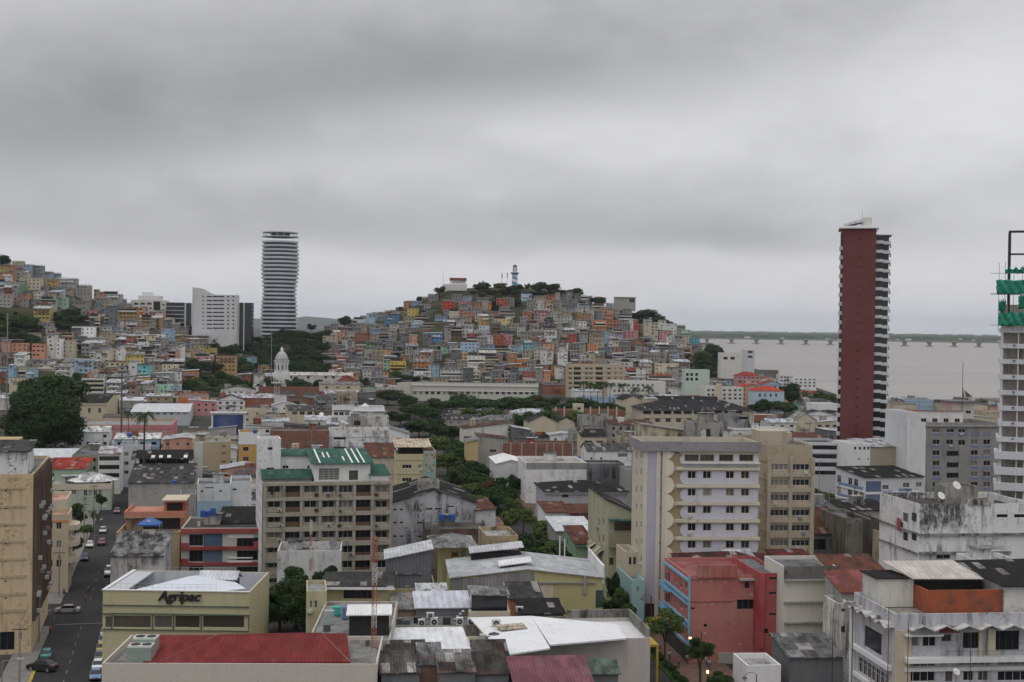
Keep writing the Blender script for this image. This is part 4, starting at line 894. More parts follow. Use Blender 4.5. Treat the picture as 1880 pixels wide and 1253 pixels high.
for zf in (b.H-4.75, b.H-8.45): part(b, 'balcony', PLAIN, (.16, .40, .58), [(-1.0, 10.5, zf, -.3, 16.4, zf+.15), (-1.05, 10.5, zf+.15, -.95, 16.4, zf+.5), (-1.05, 10.5, zf+.75, -.95, 16.4, zf+1.0)])
part(b, 'shop_front', SHADE, None, [(-.05, 1, .2, 0, 15.5, 2.5)])
part(b, 'window_canopy', WORN, 'concrete', [fbox(b, 1357, 1389, 1062.5, 1065.5, .6)])
m = MB()
for x, y, s in ((1287, 1069, 2.4), (1306, 1068, 3.2), (1332, 1069, 2.2), (1307, 1110, 2.2), (1294, 1111, 2.0), (1348, 1107, 2.6), (1379, 1092, 3.6), (1295, 1163, 2.8), (1358, 1183, 3)):
    u_, z1 = b_uz(b, x, y); s *= b.D/F; r_ = random.Random(int(x)); n_ = 9
    m.prismy([(u_+s*r_.uniform(.6, 1.2)*math.cos(6.283*i/n_), z1+s*r_.uniform(.5, 1.1)*math.sin(6.283*i/n_)) for i in range(n_)], -.012, 0)
m.obj('bare_plaster_patch', WORN, b.e, 'beige')
part(b, 'lower_wall', WORN, 'concrete', [fbox(b, 1318, 1396, 1199, 1230, .3)])
cr = build('red_annex', 'bright crimson narrow annex with slot windows right of the pink building', 'building', 1396, 1439, 1053, D=212, dep=16, col=(.34, .032, .042), yaw=7, par=.5, rcol='slate',
   wins=[('f', [1420.5], [1062.5, 1089.5, 1128, 1166.5], 18, 4.5, 'n'), ('f', [1405], [1159], 11, 9, 'd')])
part(cr, 'pilaster', PLAIN, (.36, .03, .04), [fbox(cr, 1396, 1401, 1056, 1190, .35), fbox(cr, 1433, 1439, 1056, 1190, .35)])
cw = build('cream_annex', 'blank off-white party wall block with mouldy parapet between crimson annex and rusty sheds', 'building', 1439.5, 1537, 1041, D=209, dep=10, col=(.62, .59, .51), yaw=7, par=.6, rcol='slate', wall=PLAIN, wins=[('f', [1458, 1480], [1184], 9, 6, 'n'), ('f', [1517, 1530], [1184], 9, 6, 'n')])
part(cw, 'mouldy_parapet', MOULD, (.13, .125, .12), [fbox(cw, 1439.5, 1537, 1040, 1063, .08)])
part(cw, 'ledge', WORN, 'concrete', [fbox(cw, 1439, 1537, 1064, 1066, .5), fbox(cw, 1439, 1537, 1104, 1106, .4), fbox(cw, 1439, 1537, 1142, 1144, .4), fbox(cw, 1439, 1537, 1182, 1186, .5)])
# ---------------------------------------------------------------- the rest of the town, building by building
def B(x0, x1, yt, H=None, col='white', label=None, yb=None, roof='flat', rcol='grey', rh=1.6, wins='auto', name='building', cat='building', **k):
    k.setdefault('yaw', 12 if x0 < 560 else (9 if x0 < 900 else 7)); k.setdefault('wall', R.choice([PLAIN, WORN])); k.setdefault('dep', 12)
    return build(name, label, cat, x0, x1, yt, H=H, col=col, yb=yb, roof=roof, rcol=rcol, rh=rh, wins=wins, **k)
GT = (.075, .075, .072)     # mouldy fibre-cement roof
BT = (.026, .026, .026)
ST = (.50, .51, .52)
# --- left edge: yellow tower block
b = B(-60, 60, 868, D=214, col=(.50, .38, .20), dep=28, yaw=12, yb=None, rcol='slate', wall=WORN, name='office_block', cat='office block', label='tall yellow block with a brown louvred side at the left edge', wins=[('f', [44-34], [1], 1, 1)], par=.5) if 0 else None
e = build('office_block', 'tall yellow ochre block with brown louvred side at the far left edge', 'office block', -70, 60.5, 872, D=212, dep=30, col=(.56, .43, .26), yaw=14.3, par=.6, rcol='slate', wall=WORN,
    wins=[('f', [10.5], [901.5, 933.5, 966, 998, 1030, 1067.5, 1099], 4, 3, 'n'), ('f', [13], [1177], 26, 34, 'd')])
part(e, 'ledge', WORN, (.44, .34, .21), [fbox(e, -70, 48, y, y+1.6, .12) for y in (897, 930.5, 962.5, 994.5, 1027, 1059, 1091, 1122)])
fin = MB().box(0, 0, 0, .35, .25, e.H-6).mesh('louvre_fin', PLAIN)
part(e, 'side_panel', PLAIN, (.07, .04, .03), [(e.w, 1, 5, e.w+.2, 29.5, e.H-.3)])
for k in range(20): o = link('louvre_fin', fin, e.e, (.10, .055, .04)); o.location = (e.w+.2, 1+k*1.5, 5)
acm2 = MB().box(0, 0, 0, .6, .8, .6).mesh('air_conditioner', METAL)
for k in range(26): o = link('air_conditioner', acm2, e.e, R.choice(['silver', 'offwhite', 'grey'])); o.location = (e.w+.55, R.uniform(1, 28), R.choice(range(7))*2.8+6)
part(e, 'rooftop_room', MOULD, 'white', [(e.w-9, 3, e.H-.6, e.w-1.2, 14, e.H+3.2)]); MB().prismx([(2.4, e.H+3.3), (2.4, e.H+3.5), (14.5, e.H+4.3), (14.5, e.H+4.1)], e.w-9.6, e.w-.6).obj('roof', TIN, e.e, GT)
part(e, 'rooftop_room', WORN, (.44, .33, .17), [(0, 16, e.H-.6, e.w-4, 24, e.H+4)])
# --- left street, far side
b = B(83, 126, 945, D=262, col=(.48, .40, .28), dep=9, yaw=14, rcol='salmon', wall=PLAIN, label='cream apartment house with curved balconies beside the yellow tower block', wins=[('f', [92, 108], [965, 1000, 1035], 9, 14, 'w')], par=.9)
for z in (b.H-3.4, b.H-6.6, b.H-9.8): MB().prism([(b.w, .5), (b.w+1.6, 1.5), (b.w+2, 4), (b.w+1.6, 7), (b.w, 8.5)], z, z+1.0).obj('balcony', PLAIN, b.e, (.5, .43, .33))
part(b, 'orange_band', PLAIN, 'orange', [(-.05, -.06, b.H-1.6, b.w+.05, 0, b.H-1.2)])
B(84, 122, 918, D=276, col='cream', dep=14, yaw=14, rcol='salmon', label='cream house with salmon terrace rising behind the curved balconies', wins='auto')
b = B(88, 205, 890, H=7.5, col=(.36, .42, .32), dep=16, yaw=14, rcol='concrete', wall=PLAIN, label='low mint house with cream parapet and a white tent on its roof', wins=[('f', [114, 135], [903], 9, 11, 'w'), ('f', [157, 166, 175, 184], [905], 6, 12, 'w')])
part(b, 'parapet_band', PLAIN, 'cream', [(-.1, -.12, b.H-1.6, b.w+.1, 0, b.H+.1)])
MB().lathe([(7.6, b.H+.3), (5, b.H+1.4), (.3, b.H+2.6)], 6, b.w-6, 8).obj('white_canopy', TIN, b.e, 'white')
B(84, 158, 862, H=8.5, col=(.34, .45, .33), yb=848, roof='shedb', rcol='red', rh=1.2, label='mint house with a red tin roof left of the olive building')
b = B(28, 137, 843, H=7, col=(.36, .46, .38), yb=824, roof='gx', rcol='silver', rh=1.2, rmat=CLEANTIN, label='long mint shed with pale silver roof below the giant dark tree')
b = B(132, 181, 836, H=9, col=(.22, .24, .16), yb=817, rcol='slate', label='olive building with dark open floors left of the rusty roofed flats', wins=[('f', [143, 157, 170], [845, 860], 11, 7, 'd')])
b = B(180.5, 221, 834, H=12.5, col='offwhite', dep=12, roof='shedb', rcol='silver', rmat=RUSTY, rh=1.2, label='pale flats with dark open floors and rusty roof beside the tall white house', wins=[('f', [200.5], [842, 858, 873], 36, 8, 'd')])
b = B(221, 248, 815, D=430, col=(.50, .51, .55), dep=12, wall=PLAIN, label='tall narrow white house with canopy terrace in front of the pink market', wins=[('f', [232], [834, 851, 867.5], 8, 7, 'w')], rcol='slate')
part(b, 'terrace_roof', TIN, 'white', [(0, .5, b.H+1.8, b.w-.2, 6, b.H+2)]); part(b, 'terrace_post', PLAIN, 'slate', [(.2, .7, b.H-.8, .4, .9, b.H+1.8), (b.w-.5, .7, b.H-.8, b.w-.3, .9, b.H+1.8)])
B(248.3, 274, 821, D=432, col=(.52, .53, .56), dep=10, label='pale blue-white annex joined to the tall narrow white house', wins=[('f', [257], [834], 8, 7, 'w')])
b = B(248, 352, 856, H=10, col='white', dep=12, wall=PLAIN, label='white walled house with planted terrace under a dark skylight roof', wins=[('f', [258], [860], 8, 2, 'n'), ('f', [295], [872], 80, 1.5, 'n')], par=.5)
MB().prismx([(-.6, b.H+2.0), (-.6, b.H+2.15), (9, b.H+4.1), (9, b.H+3.95)], -1.2, b.w+.5).obj('terrace_roof', TIN, b.e, BT)
m = MB()
for u_ in (4.6, 6.9, 9.3, 14.2): m.hexa([(u_, .5, b.H+2.42), (u_+1.1, .5, b.H+2.42), (u_+1.1, 3, b.H+2.93), (u_, 3, b.H+2.93), (u_, .5, b.H+2.46), (u_+1.1, .5, b.H+2.46), (u_+1.1, 3, b.H+2.97), (u_, 3, b.H+2.97)])
m.obj('skylight', PLAIN, b.e, 'white'); part(b, 'terrace_post', PLAIN, 'dark', [(k*3., -.2, b.H-.5, k*3.+.15, 0, b.H+2.1) for k in range(6)]); part(b, 'glass_screen', DGLASS, None, [(1, 3, b.H-.5, b.w-1, 3.1, b.H+2.6)])
B(236, 356, 888, H=8, col='concrete', yb=868, roof='shedb', rcol=GT, rh=2.6, label='long dark sloping warehouse roof behind the salmon terrace house', wins=())
B(354, 424, 812, H=11, col=(.42, .34, .22), dep=14, yaw=14, wall=PLAIN, label='long plain tan building with three slot windows left of the orange house', wins=[('f', [411], [819.5, 832.5, 848], 6, 2.5, 'n')], par=.4)
B(356, 372, 813.5, D=409, col=(.50, .50, .45), dep=2, label='pale stair block at the left end of the plain tan building', wins=(), par=.3)
b = B(439, 477, 794, H=16, col=(.50, .30, .08), dep=12, wall=PLAIN, label='orange-yellow house with white top floor and blue tank beside the brick wall', wins=[('f', [451.5], [825, 843, 861], 10, 8, 'w')])
part(b, 'top_storey', PLAIN, 'white', [(-.1, -.1, b.H-4.2, b.w+.1, 0, b.H+.1), (-.1, 0, b.H-4.2, 0, 12, b.H+.1)])
b = B(388, 452, 758, D=560, col='offwhite', dep=8, yaw=12, label='blue painted hall with a white frame behind the plain tan building', wins=())
part(b, 'blue_panel', PLAIN, (.02, .05, .16), [(.8, -.15, 3.5, b.w-1.2, -.0, b.H-.9)]); part(b, 'roof_lip', PLAIN, 'silver', [(-.4, -.6, b.H-.3, b.w+.4, 4, b.H+.1)])
B(384, 434, 788, H=9, col='concrete', roof='shedr', rcol='silver', rh=1.2, wins=())
b = B(140, 316, 780, H=8.5, col=(.46, .36, .26), dep=40, yaw=11, wall=PLAIN, rcol='grey', label='long pink and cream market hall behind the giant dark tree', name='market_hall', cat='market hall', wins=[('f', (210, 310, 8), [789], 9, 2.5, 'n'), ('f', [186], [812], 16, 8, 'd')], par=1.4)
part(b, 'pink_band', PLAIN, (.50, .17, .20), [(-.1, -.15, b.H-2.2, b.w+.1, 0, b.H-.2), (b.w, 0, .2, b.w+.1, 39, b.H)]+[(k*4.2+1, -.12, 1.2, k*4.2+3.4, 0, b.H-2.9) for k in range(3, 10)])
part(b, 'pier', PLAIN, (.5, .2, .22), [(k*4.2, -.3, 0, k*4.2+.4, 0, b.H) for k in range(11)])
b = B(148, 196, 740, H=10.5, col=(.52, .46, .30), yb=724, wall=PLAIN, rcol=BT, roof='gx', rh=2.2, label='pale yellow chapel-like hall with two arched windows right of the giant tree', wins=[('f', [164, 183], [754], 4.5, 9, 'w')])
part(b, 'cornice', PLAIN, 'cream', [(-.3, -.4, b.H-.9, b.w+.3, 0, b.H-.4)])
B(240, 348, 757, H=7, col=(.46, .50, .52), yb=741, roof='gx', rcol='silver', rh=1.5, rmat=CLEANTIN, label='long white shed with blue windows above the pink market', wins=[('f', (290, 340, 5), [758+2], 6, 3.5, 'w')])
b = B(327, 377, 730, H=9.5, col=(.50, .15, .04), yb=722, rcol='slate', wall=PLAIN, label='bright orange two-storey house right of the grey concrete block', wins=())
B(224, 273, 706, H=12, col='concrete', yb=700, roof='shedr', rcol='silver', rh=.6)
B(346, 398, 738, H=8, col='pink', roof='shedl', rcol='silver', rh=1)
B(220, 262, 736, H=7.5, col='concrete', roof='shedb', rcol='silver', rmat=CLEANTIN, rh=1.3); B(195, 232, 722, H=8, col='grey', roof='shedb', rcol='silver', rh=1)
B(270, 312, 728, H=8, col='tan', roof='shedb', rcol='silver', rh=1); B(300, 330, 712, H=9, col='skyblue', rcol='silver', roof='shedf', rh=1)
B(398, 450, 735, H=8, col='white', roof='gy', rcol=BT, rh=3); B(405, 470, 716, H=8, col='offwhite', roof='gy', rcol=GT, rh=2.5); B(425, 500, 728, H=7, col='white', roof='gx', rcol='silver', rh=1.4)
B(445, 500, 752, H=8, col='cream', rcol='grey'); B(396, 440, 778, H=7, col='grey', roof='shedb', rcol=GT, rh=1.4)
# --- left middle
b = B(362, 424, 889, H=12.5, col=(.60, .62, .64), dep=13, yaw=12, wall=WORN, rcol='slate', label='white walled house with pale blue base in front of the plain tan building', wins=[('f', [384], [894], 14, 8, 'w'), ('f', [371, 405], [902], 5, 3, 'n')])
part(b, 'blue_base', PLAIN, (.28, .42, .50), [fbox(b, 362, 424, 920, 950, .05)])
B(424, 462, 884, H=13, col=(.60, .62, .64), dep=13, yaw=12, wall=WORN, rcol='slate', wins=[('f', [431], [899], 7, 3, 'n')], label='white house with small slot window against the beige apartment block')
B(330, 359, 908, H=12, col=(.27, .27, .27), dep=8, wall=WORN, wins=(), label='plain grey corrugated wall block beside the salmon terrace house')
b = B(213.5, 330, 978, H=9.6, col=(.46, .34, .20), dep=24, yaw=8, wall=PLAIN, rcol=(.13, .08, .055), par=.9, label='salmon and cream house with terraces behind the shop building', wins=[('f', [309], [995], 16, 14, 'w'), ('f', [309], [1026], 15, 16, 'w')])
top = b.H-.9
part(b, 'upper_storey', PLAIN, (.45, .19, .12), [(0.5, 10, top, b.w-.3, 23, top+3.2)]); part(b, 'dark_porch', SHADE, None, [(4.2, 9.85, top+.1, b.w-1, 10, top+2.7)])
part(b, 'terrace_parapet', PLAIN, (.50, .20, .13), [(.3, 8.9, top+2.8, b.w, 9.15, top+4.0), (.3, 9.15, top+2.8, .55, 23, top+4.0)])
part(b, 'top_room', PLAIN, (.42, .10, .07), [(8, 15, top+3.2, b.w-.4, 22, top+5.6)]); part(b, 'top_room_opening', SHADE, None, [(8.6, 14.9, top+3.4, b.w-1, 15, top+5)]); part(b, 'top_slab', WORN, 'cream', [(7.6, 13.5, top+5.6, b.w, 22.5, top+5.9)])
part(b, 'yellow_trim', PLAIN, 'ochre', [(0, -.08, b.H-.3, b.w, 0, b.H), (.2, 8.8, top+2.6, b.w, 8.9, top+2.8)])
TH = b
b = B(333, 477, 970, H=11, col=(.52, .50, .46), dep=16, yaw=7, wall=PLAIN, rcol=BT, par=.3, label='red, white and blue apartment house with balconies left of the beige apartments',
   wins=[('f', [360], [992, 1021, 1050], 25, 21, 'd'), ('f', [455], [996, 1020], 40, 18, 'd'), ('f', [430], [992], 10, 12, 'w'), ('f', [455], [1046], 40, 10, 'd')])
part(b, 'red_band', PLAIN, (.28, .035, .03), [fbox(b, 332, 478, 971, 979, .5), fbox(b, 332, 478, 1004, 1009, .6), fbox(b, 332, 478, 1033, 1037, .6)])
part(b, 'red_parapet', PLAIN, (.30, .035, .03), [fbox(b, 333, 346, 997, 1004, .55), fbox(b, 333, 346, 1026, 1033, .55), fbox(b, 466, 478, 994, 1004, .55)])
part(b, 'blue_panel', PLAIN, (.03, .08, .15), [fbox(b, 374, 408, 980, 1004, .15), fbox(b, 374, 408, 1009, 1033, .15)])
part(b, 'white_rail', PLAIN, 'white', [fbox(b, 418, 464, 1023.5, 1025, .5), fbox(b, 418, 464, 1029, 1033, .5), fbox(b, 418, 466, 981, 988, .1)])
B(331, 400, 957, D=284, col=(.06, .06, .06), dep=8, z0=9, wins=(), rcol=BT, label='dark tarred rooftop shed behind the blue water tanks', par=.3) if 0 else None
b = B(400, 474, 962, H=10.8, D=None, col='slate', roof='shedb', rcol=BT, rh=1.6, dep=14, yaw=7, wins=(), label='black mouldy shed roof right of the blue tanks')
b = B(203, 300, 1022, D=258, col=(.56, .56, .55), yb=None, dep=15, yaw=8, roof='shedb', rcol=(.035, .035, .035), rh=2.3, rmat=roof_mat('peeling_roof', .38, 0, .8, dirt=(.5, .5, .48)), wall=MOULD, label='peeling white house with blackened sloping roof behind the shop terrace', wins=())
# --- middle left
b = B(496, 604, 791, H=12.5, col='brick', dep=14, yaw=8, wall=BRICK, rcol='slate', par=.5, label='long windowless dark brick wall building behind the green-roofed penthouse', wins=())
part(b, 'concrete_frame', WORN, (.16, .13, .11), [fbox(b, x, x+1.5, 791, 860, .06) for x in (530, 571, 602)]+[fbox(b, 496, 604, 811, 813, .05)])
b = B(604, 716, 790, H=12.5, col='white', dep=16, yaw=8, wall=MOULD, rcol='concrete', par=.5, label='long white building with black mould stains right of the brick wall', wins=[('f', [624], [805, 823], 22, 5, 'd'), ('f', [666, 702], [808, 825], 3.5, 2.5, 'n'), ('f', [715-1], [805], 1, 1, 'n')])
part(b, 'floor_line', WORN, 'slate', [fbox(b, 604, 716, 803, 804, .06), fbox(b, 604, 716, 820.5, 821.5, .06)])
B(716, 752, 797, H=11.8, col='white', dep=14, yaw=8, wall=WORN, roof='shedl', rcol='concrete', rh=2.2, wins=[('f', [715+16], [805.5], 9, 2, 'n')], label='white wall sloping down beside the stained white building')
B(672, 714, 765, H=14, D=560, col='offwhite', dep=12, wall=MOULD, wins=(), label='mould-blackened upper block with bare walls behind the stained white building')
B(640, 672, 768, D=556, col='concrete', dep=12, wall=MOULD, wins=[('f', [656], [777], 12, 9, 'd')])
b = B(611, 706, 747, D=640, col='white', dep=14, rcol='slate', wall=PLAIN, label='white modern house with blue-white glass panels and pointed canopy', wins=[('f', [617, 627, 637], [749.5], 8, 7, 'w'), ('f', [617, 627, 637], [760], 8, 6, 'w')])
part(b, 'black_frame', PLAIN, 'dark', [fbox(b, 611, 643, 753.5, 756, .1)]); MB().lathe([(2.2, b.H), (.1, b.H+1.6)], 4, b.w*.63, 4).obj('pointed_canopy', PLAIN, b.e, 'white')
part(b, 'roof_slab', PLAIN, 'silver', [(b.w*.4, -1.5, b.H-2.2, b.w+.5, 5, b.H-1.9)])
b = B(530, 577, 754, H=9, col='cream', yb=744, rcol=GT, roof='gx', rh=1.3, wins=[('f', [541, 555, 569], [759], 9, 6, 'w')], label='cream house with grey roof and green curtained windows beside the lattice mast')
B(470, 527, 764, H=7.5, col='tan', rcol='grey', wins=()); B(500, 545, 745, H=8, col='white', roof='gy', rcol='silver', rh=2)
B(560, 612, 772, H=8, col='offwhite', roof='shedb', rcol='silver', rh=1.4); B(600, 640, 780, H=7.5, col='grey', roof='shedb', rcol='silver', rh=1)
B(580, 620, 728, H=9, col='grey', roof='shedr', rcol='grey', rh=1.5, wall=MOULD); B(528, 578, 733, H=9, col='brown', rcol='rust', roof='shedl', rh=1.6, wall=MOULD, wins=[('f', [545], [741], 12, 8, 'd')])
B(475, 586, 711, H=10, col='brick', dep=10, wall=BRICK, wins=(), rcol='grey', label='long low old brick wall building below the church nave')
b = B(586, 661, 706, H=11, col='cream', dep=14, roof='gx', rcol='grey', rh=1.5, label='cream building with grey roof below the church, left of the dark trees', wins=[('f', [600, 620, 640], [712], 6, 4, 'w')])
b = B(620, 656, 700, D=960, col='brick', roof='gy', rcol='red', rh=4, dep=14, label='small house with brick-red pointed gable roof among church buildings', wins=())
B(616, 656, 720, H=11, col='beige', wall=MOULD, wins=()); B(655, 690, 722, H=10, col='slate', wins=(), roof='shedr', rcol='grey', rh=.8)
b = B(728, 777, 834, D=385, col=(.48, .43, .27), dep=13, yaw=8, wall=PLAIN, rcol='slate', label='pale yellow apartment house with open roof terrace beside the mosaic wall', wins=[('f', [747], [857, 881], 17, 7, 'w'), ('f', [771], [857, 881], 8, 7, 'w')], bands=[(844), (870), (888)])
part(b, 'terrace_opening', SHADE, None, [(1.0, 2.0, b.H-.8, b.w, 12, b.H+1.8)]); MB().prismx([(-.4, b.H+1.9), (-.4, b.H+2.05), (13, b.H+3.4), (13, b.H+3.25)], -.6, b.w+2.5).obj('terrace_roof', roof_mat('striped_tin', .3, 0, .3, rust=.6), b.e, 'cream')
b2 = B(777.5, 800.5, 828, D=386, col=(.42, .40, .30), dep=12, yaw=8, wall=PLAIN, label='narrow wall with turquoise and red mosaic beside the pale yellow apartments', wins=(), rcol='rust', par=.4)
m_, n, b_ = nm('mosaic'); tcn = tnode(n, 'ShaderNodeTexCoord'); sn_ = tnode(n, 'ShaderNodeVectorMath', operation='SNAP'); sn_.inputs[1].default_value = (.55, 9, .75); n.links.new(tcn.outputs['Object'], sn_.inputs[0])
wnz = tnode(n, 'ShaderNodeTexWhiteNoise'); n.links.new(sn_.outputs[0], wnz.inputs[0]); cr_ = tnode(n, 'ShaderNodeValToRGB'); cr_.color_ramp.interpolation = 'CONSTANT'
for i_, (p_, c_) in enumerate([(0, (.38, .37, .28)), (.3, (.20, .36, .28)), (.5, (.30, .42, .33)), (.65, (.14, .38, .38)), (.82, (.34, .12, .08)), (.9, (.40, .38, .30))]):
    el_ = cr_.color_ramp.elements[i_] if i_ < 2 else cr_.color_ramp.elements.new(p_); el_.position = p_; el_.color = rgb(c_)
n.links.new(wnz.outputs[0], cr_.inputs[0]); n.links.new(cr_.outputs[0], b_.inputs['Base Color']); b_.inputs['Roughness'].default_value = .8
MB().box(.25, -.06, .3, b2.w-.2, 0, b2.H-.3).obj('mosaic_panel', m_, b2.e)
B(672, 728, 840, H=12, col=(.46, .41, .31), dep=16, yaw=8, roof='shedb', rcol='rust', rh=3, rmat=RUSTY, wins=(), label='blank cream wall with broken rusty roof left of the pale yellow apartments')
b = B(719, 874, 924, D=298, col=(.46, .47, .50), dep=26, yaw=8, roof='gy', rh=2.9, rcol=BT, rmat=TINY, wall=MOULD, label='big whitewashed gabled warehouse with dark roof right of the beige apartments',
   wins=[('f', [725, 737], [936, 960, 985], 6, 3, 'n'), ('f', [766], [939], 19, 7, 's'), ('f', [788, 804], [935], 12, 4, 's'), ('f', [788], [919], 6, 4, 'w'), ('f', [743, 770], [960, 985], 9, 2.5, 'n'), ('f', [827], [930], 13, 2.5, 'n')])
b = B(874, 910, 938, D=299, col=(.55, .56, .58), dep=18, yaw=8, roof='shedr', rh=.3, rcol='rust', rmat=RUSTY, label='white end wing with long dark balcony opening under a rusty roof', wins=[('f', [891], [942.5], 31, 9, 'd')])
b = B(769, 807, 884, D=303, col='concrete', dep=6, z0=12, yaw=8, wall=MOULD, label='stained concrete water tank house on the dark warehouse roof', wins=(), name='tank_house', cat='tank house')
b = B(782, 897, 972, D=284, col=(.12, .10, .08), dep=18, yaw=6, wall=MOULD, roof='flat', rcol=(.06, .055, .05), label='ruined dark brown building carrying two blue water tanks', wins=[('f', [800, 850], [990], 14, 9, 'd')])
RUIN = b
part(b, 'rust_patch', MOULD, 'rust', [fbox(b, 832, 874, 971, 980, .06)])
b = B(893, 951, 984, D=262, col=(.42, .33, .19), dep=12, wall=MOULD, label='stained tan wall building right of the dark ruin', wins=(), rcol='concrete')
b = B(812, 857, 1003, D=252, col=(.42, .38, .17), dep=10, yaw=8, roof='hip', rcol='grey', rh=1.3, rov=2.2, wall=PLAIN, label='small yellow house with grey hip roof and red window', wins=[('f', [835], [1018], 8, 8, 'b')])
part(b, 'red_window_frame', PLAIN, 'red', [fbox(b, 829, 831, 1012, 1024, .1), fbox(b, 839, 841, 1012, 1024, .1)]); part(b, 'green_door', PLAIN, 'green', [fbox(b, 847, 854, 1010, 1030, .08)])
b = B(709, 792, 1027, D=226, col=(.27, .27, .28), dep=9, yaw=6, roof='shedr', rh=1.6, rcol=ST, rmat=CLEANTIN, wall=roof_mat('ribbed_wall', .15, 0, .55, bmp=.9), label='tall grey corrugated metal shed with pale sloping roof', wins=(), name='metal_shed', cat='shed')
b = B(708, 800, 1082, D=221, col=(.40, .36, .15), dep=12, yaw=6, wall=PLAIN, rcol='slate', label='low yellow wall building under the grey metal shed', wins=())
b = B(509, 626, 1012, D=252, col=(.60, .60, .59), dep=11, yaw=6, wall=WORN, rcol='concrete', par=1.5, label='white open-roofed house with ragged parapet in front of the beige apartments', wins=())
part(b, 'inner_roof', TIN, 'grey', [(2.5, 3, b.H-1.3, 6.5, 8, b.H-.7)])
b = B(597, 716, 1077, D=214, col=(.43, .39, .20), dep=9, yaw=3, wall=PLAIN, roof='shedb', rcol=(.06, .06, .057), rh=.4, rov=.8, label='small yellow house with dark corrugated roof and wide black window', wins=[('f', [658], [1091], 55, 17, 'd')])
part(b, 'white_eave', PLAIN, 'white', [(-.8, -.95, b.H-.35, b.w+.8, -.8, b.H+.02)])
b = B(372, 440, 1, D=1, label='x') if 0 else None
b = build('stair_building', 'narrow pale yellow building with stepped side wall by the foreground tree', 'building', 563, 600, 1086, D=203, dep=9, col=(.45, .41, .24), yaw=9, par=.6, rcol='grey', wall=WORN, wins=[('f', [571, 580], [1110], 5, 14, 'w')])
# warehouse
b = build('warehouse', 'yellow walled warehouse with wide pale grey gable roof beside the boulevard', 'warehouse', 828, 1107, 1062, D=232, dep=18, col=(.44, .405, .18), yaw=5, roof='gy', rh=1.5, rcol=(.42, .43, .44), rmat=roof_mat('pale_tin_cross', .2, 1, .35, bmp=.3), wall=PLAIN, wins=())
WH = b
part(b, 'grey_cladding', CLEANTIN, 'grey', [fbox(b, 829, 980, 1061.5, 1125, .12), fbox(b, 880, 980, 1056, 1061.4, .12), fbox(b, 925, 980, 1051, 1055.9, .12)]); part(b, 'cream_panel', PLAIN, 'cream', [fbox(b, 983, 1015, 1074, 1112, .06)])
part(b, 'pipe_ledge', PLAIN, 'grey', [fbox(b, 983, 1093, 1069, 1071, .3), fbox(b, 1071, 1075, 1057, 1090, .5)]); part(b, 'white_end_wall', WORN, 'white', [(b.w-.1, 0, b.H-1, b.w+.25, 18, b.H+2.2)])
part(b, 'green_door', PLAIN, (.02, .06, .05), [fbox(b, 1094, 1107, 1084, 1115, .1)])
b = B(868, 958, 1021, D=246, z0=10, col='slate', dep=5, yaw=8, roof='shedr', rh=1.5, rcol=ST, rmat=CLEANTIN, rov=1.2, label='raised white canopy with dark sides at the back of the warehouse roof', wins=(), name='roof_canopy', cat='canopy') if 0 else None
def canopy(name, label, cat, x0, x1, y, D, dep, hgt, tilt=.8, col=ST, mat=CLEANTIN, base=None, body=SHADE, bcol=None, along='x'):
    p = P(x0, y, D); q = P(x1, y, D); w = q.x-p.x; e = empty(name, (p.x, D, p.z-hgt), math.radians(5), label, cat)
    if along == 'x': MB().hexa([(-.4, -.5, hgt), (w+.4, -.5, hgt+tilt), (w+.4, dep+.5, hgt+tilt+.3), (-.4, dep+.5, hgt+.3), (-.4, -.5, hgt+.15), (w+.4, -.5, hgt+tilt+.15), (w+.4, dep+.5, hgt+tilt+.45), (-.4, dep+.5, hgt+.45)]).obj('roof', mat, e, col)
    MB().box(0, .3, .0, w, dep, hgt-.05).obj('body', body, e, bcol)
    return e
canopy('roof_canopy', 'pale tilted canopy with dark sides at the back of the warehouse roof', 'canopy', 866, 958, 1016, 246, 4, 1.6, 1.1)
canopy('roof_vent', 'low white raised roof panel in the middle of the grey warehouse roof', 'roof vent', 920, 972, 1040, 236, 2.5, .7, .8, col='white')
e = canopy('roof_pavilion', 'grey glazed rooftop cabin with flat roof in front of the warehouse', 'rooftop cabin', 866, 932, 1092, 205, 4.5, 2.6, -.2, col='grey', mat=TIN, body=DGLASS)
part(e, 'base', WORN, 'cream', [(-.4, -.1, -3, 6, 5, 0)]); part(e, 'stair', METAL, 'silver', [(-1.5-.4*k, -.3, -.4*k, -1.1-.4*k, .6, -.4*k+.06) for k in range(6)])
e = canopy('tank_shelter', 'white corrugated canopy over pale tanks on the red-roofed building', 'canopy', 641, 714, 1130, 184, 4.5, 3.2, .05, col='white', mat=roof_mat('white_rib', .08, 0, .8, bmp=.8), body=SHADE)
b = B(568, 612, 1122, D=190, col='turquoise', z0=RR.H-.9, dep=3, yaw=3, label='x', wins=()) if 0 else None
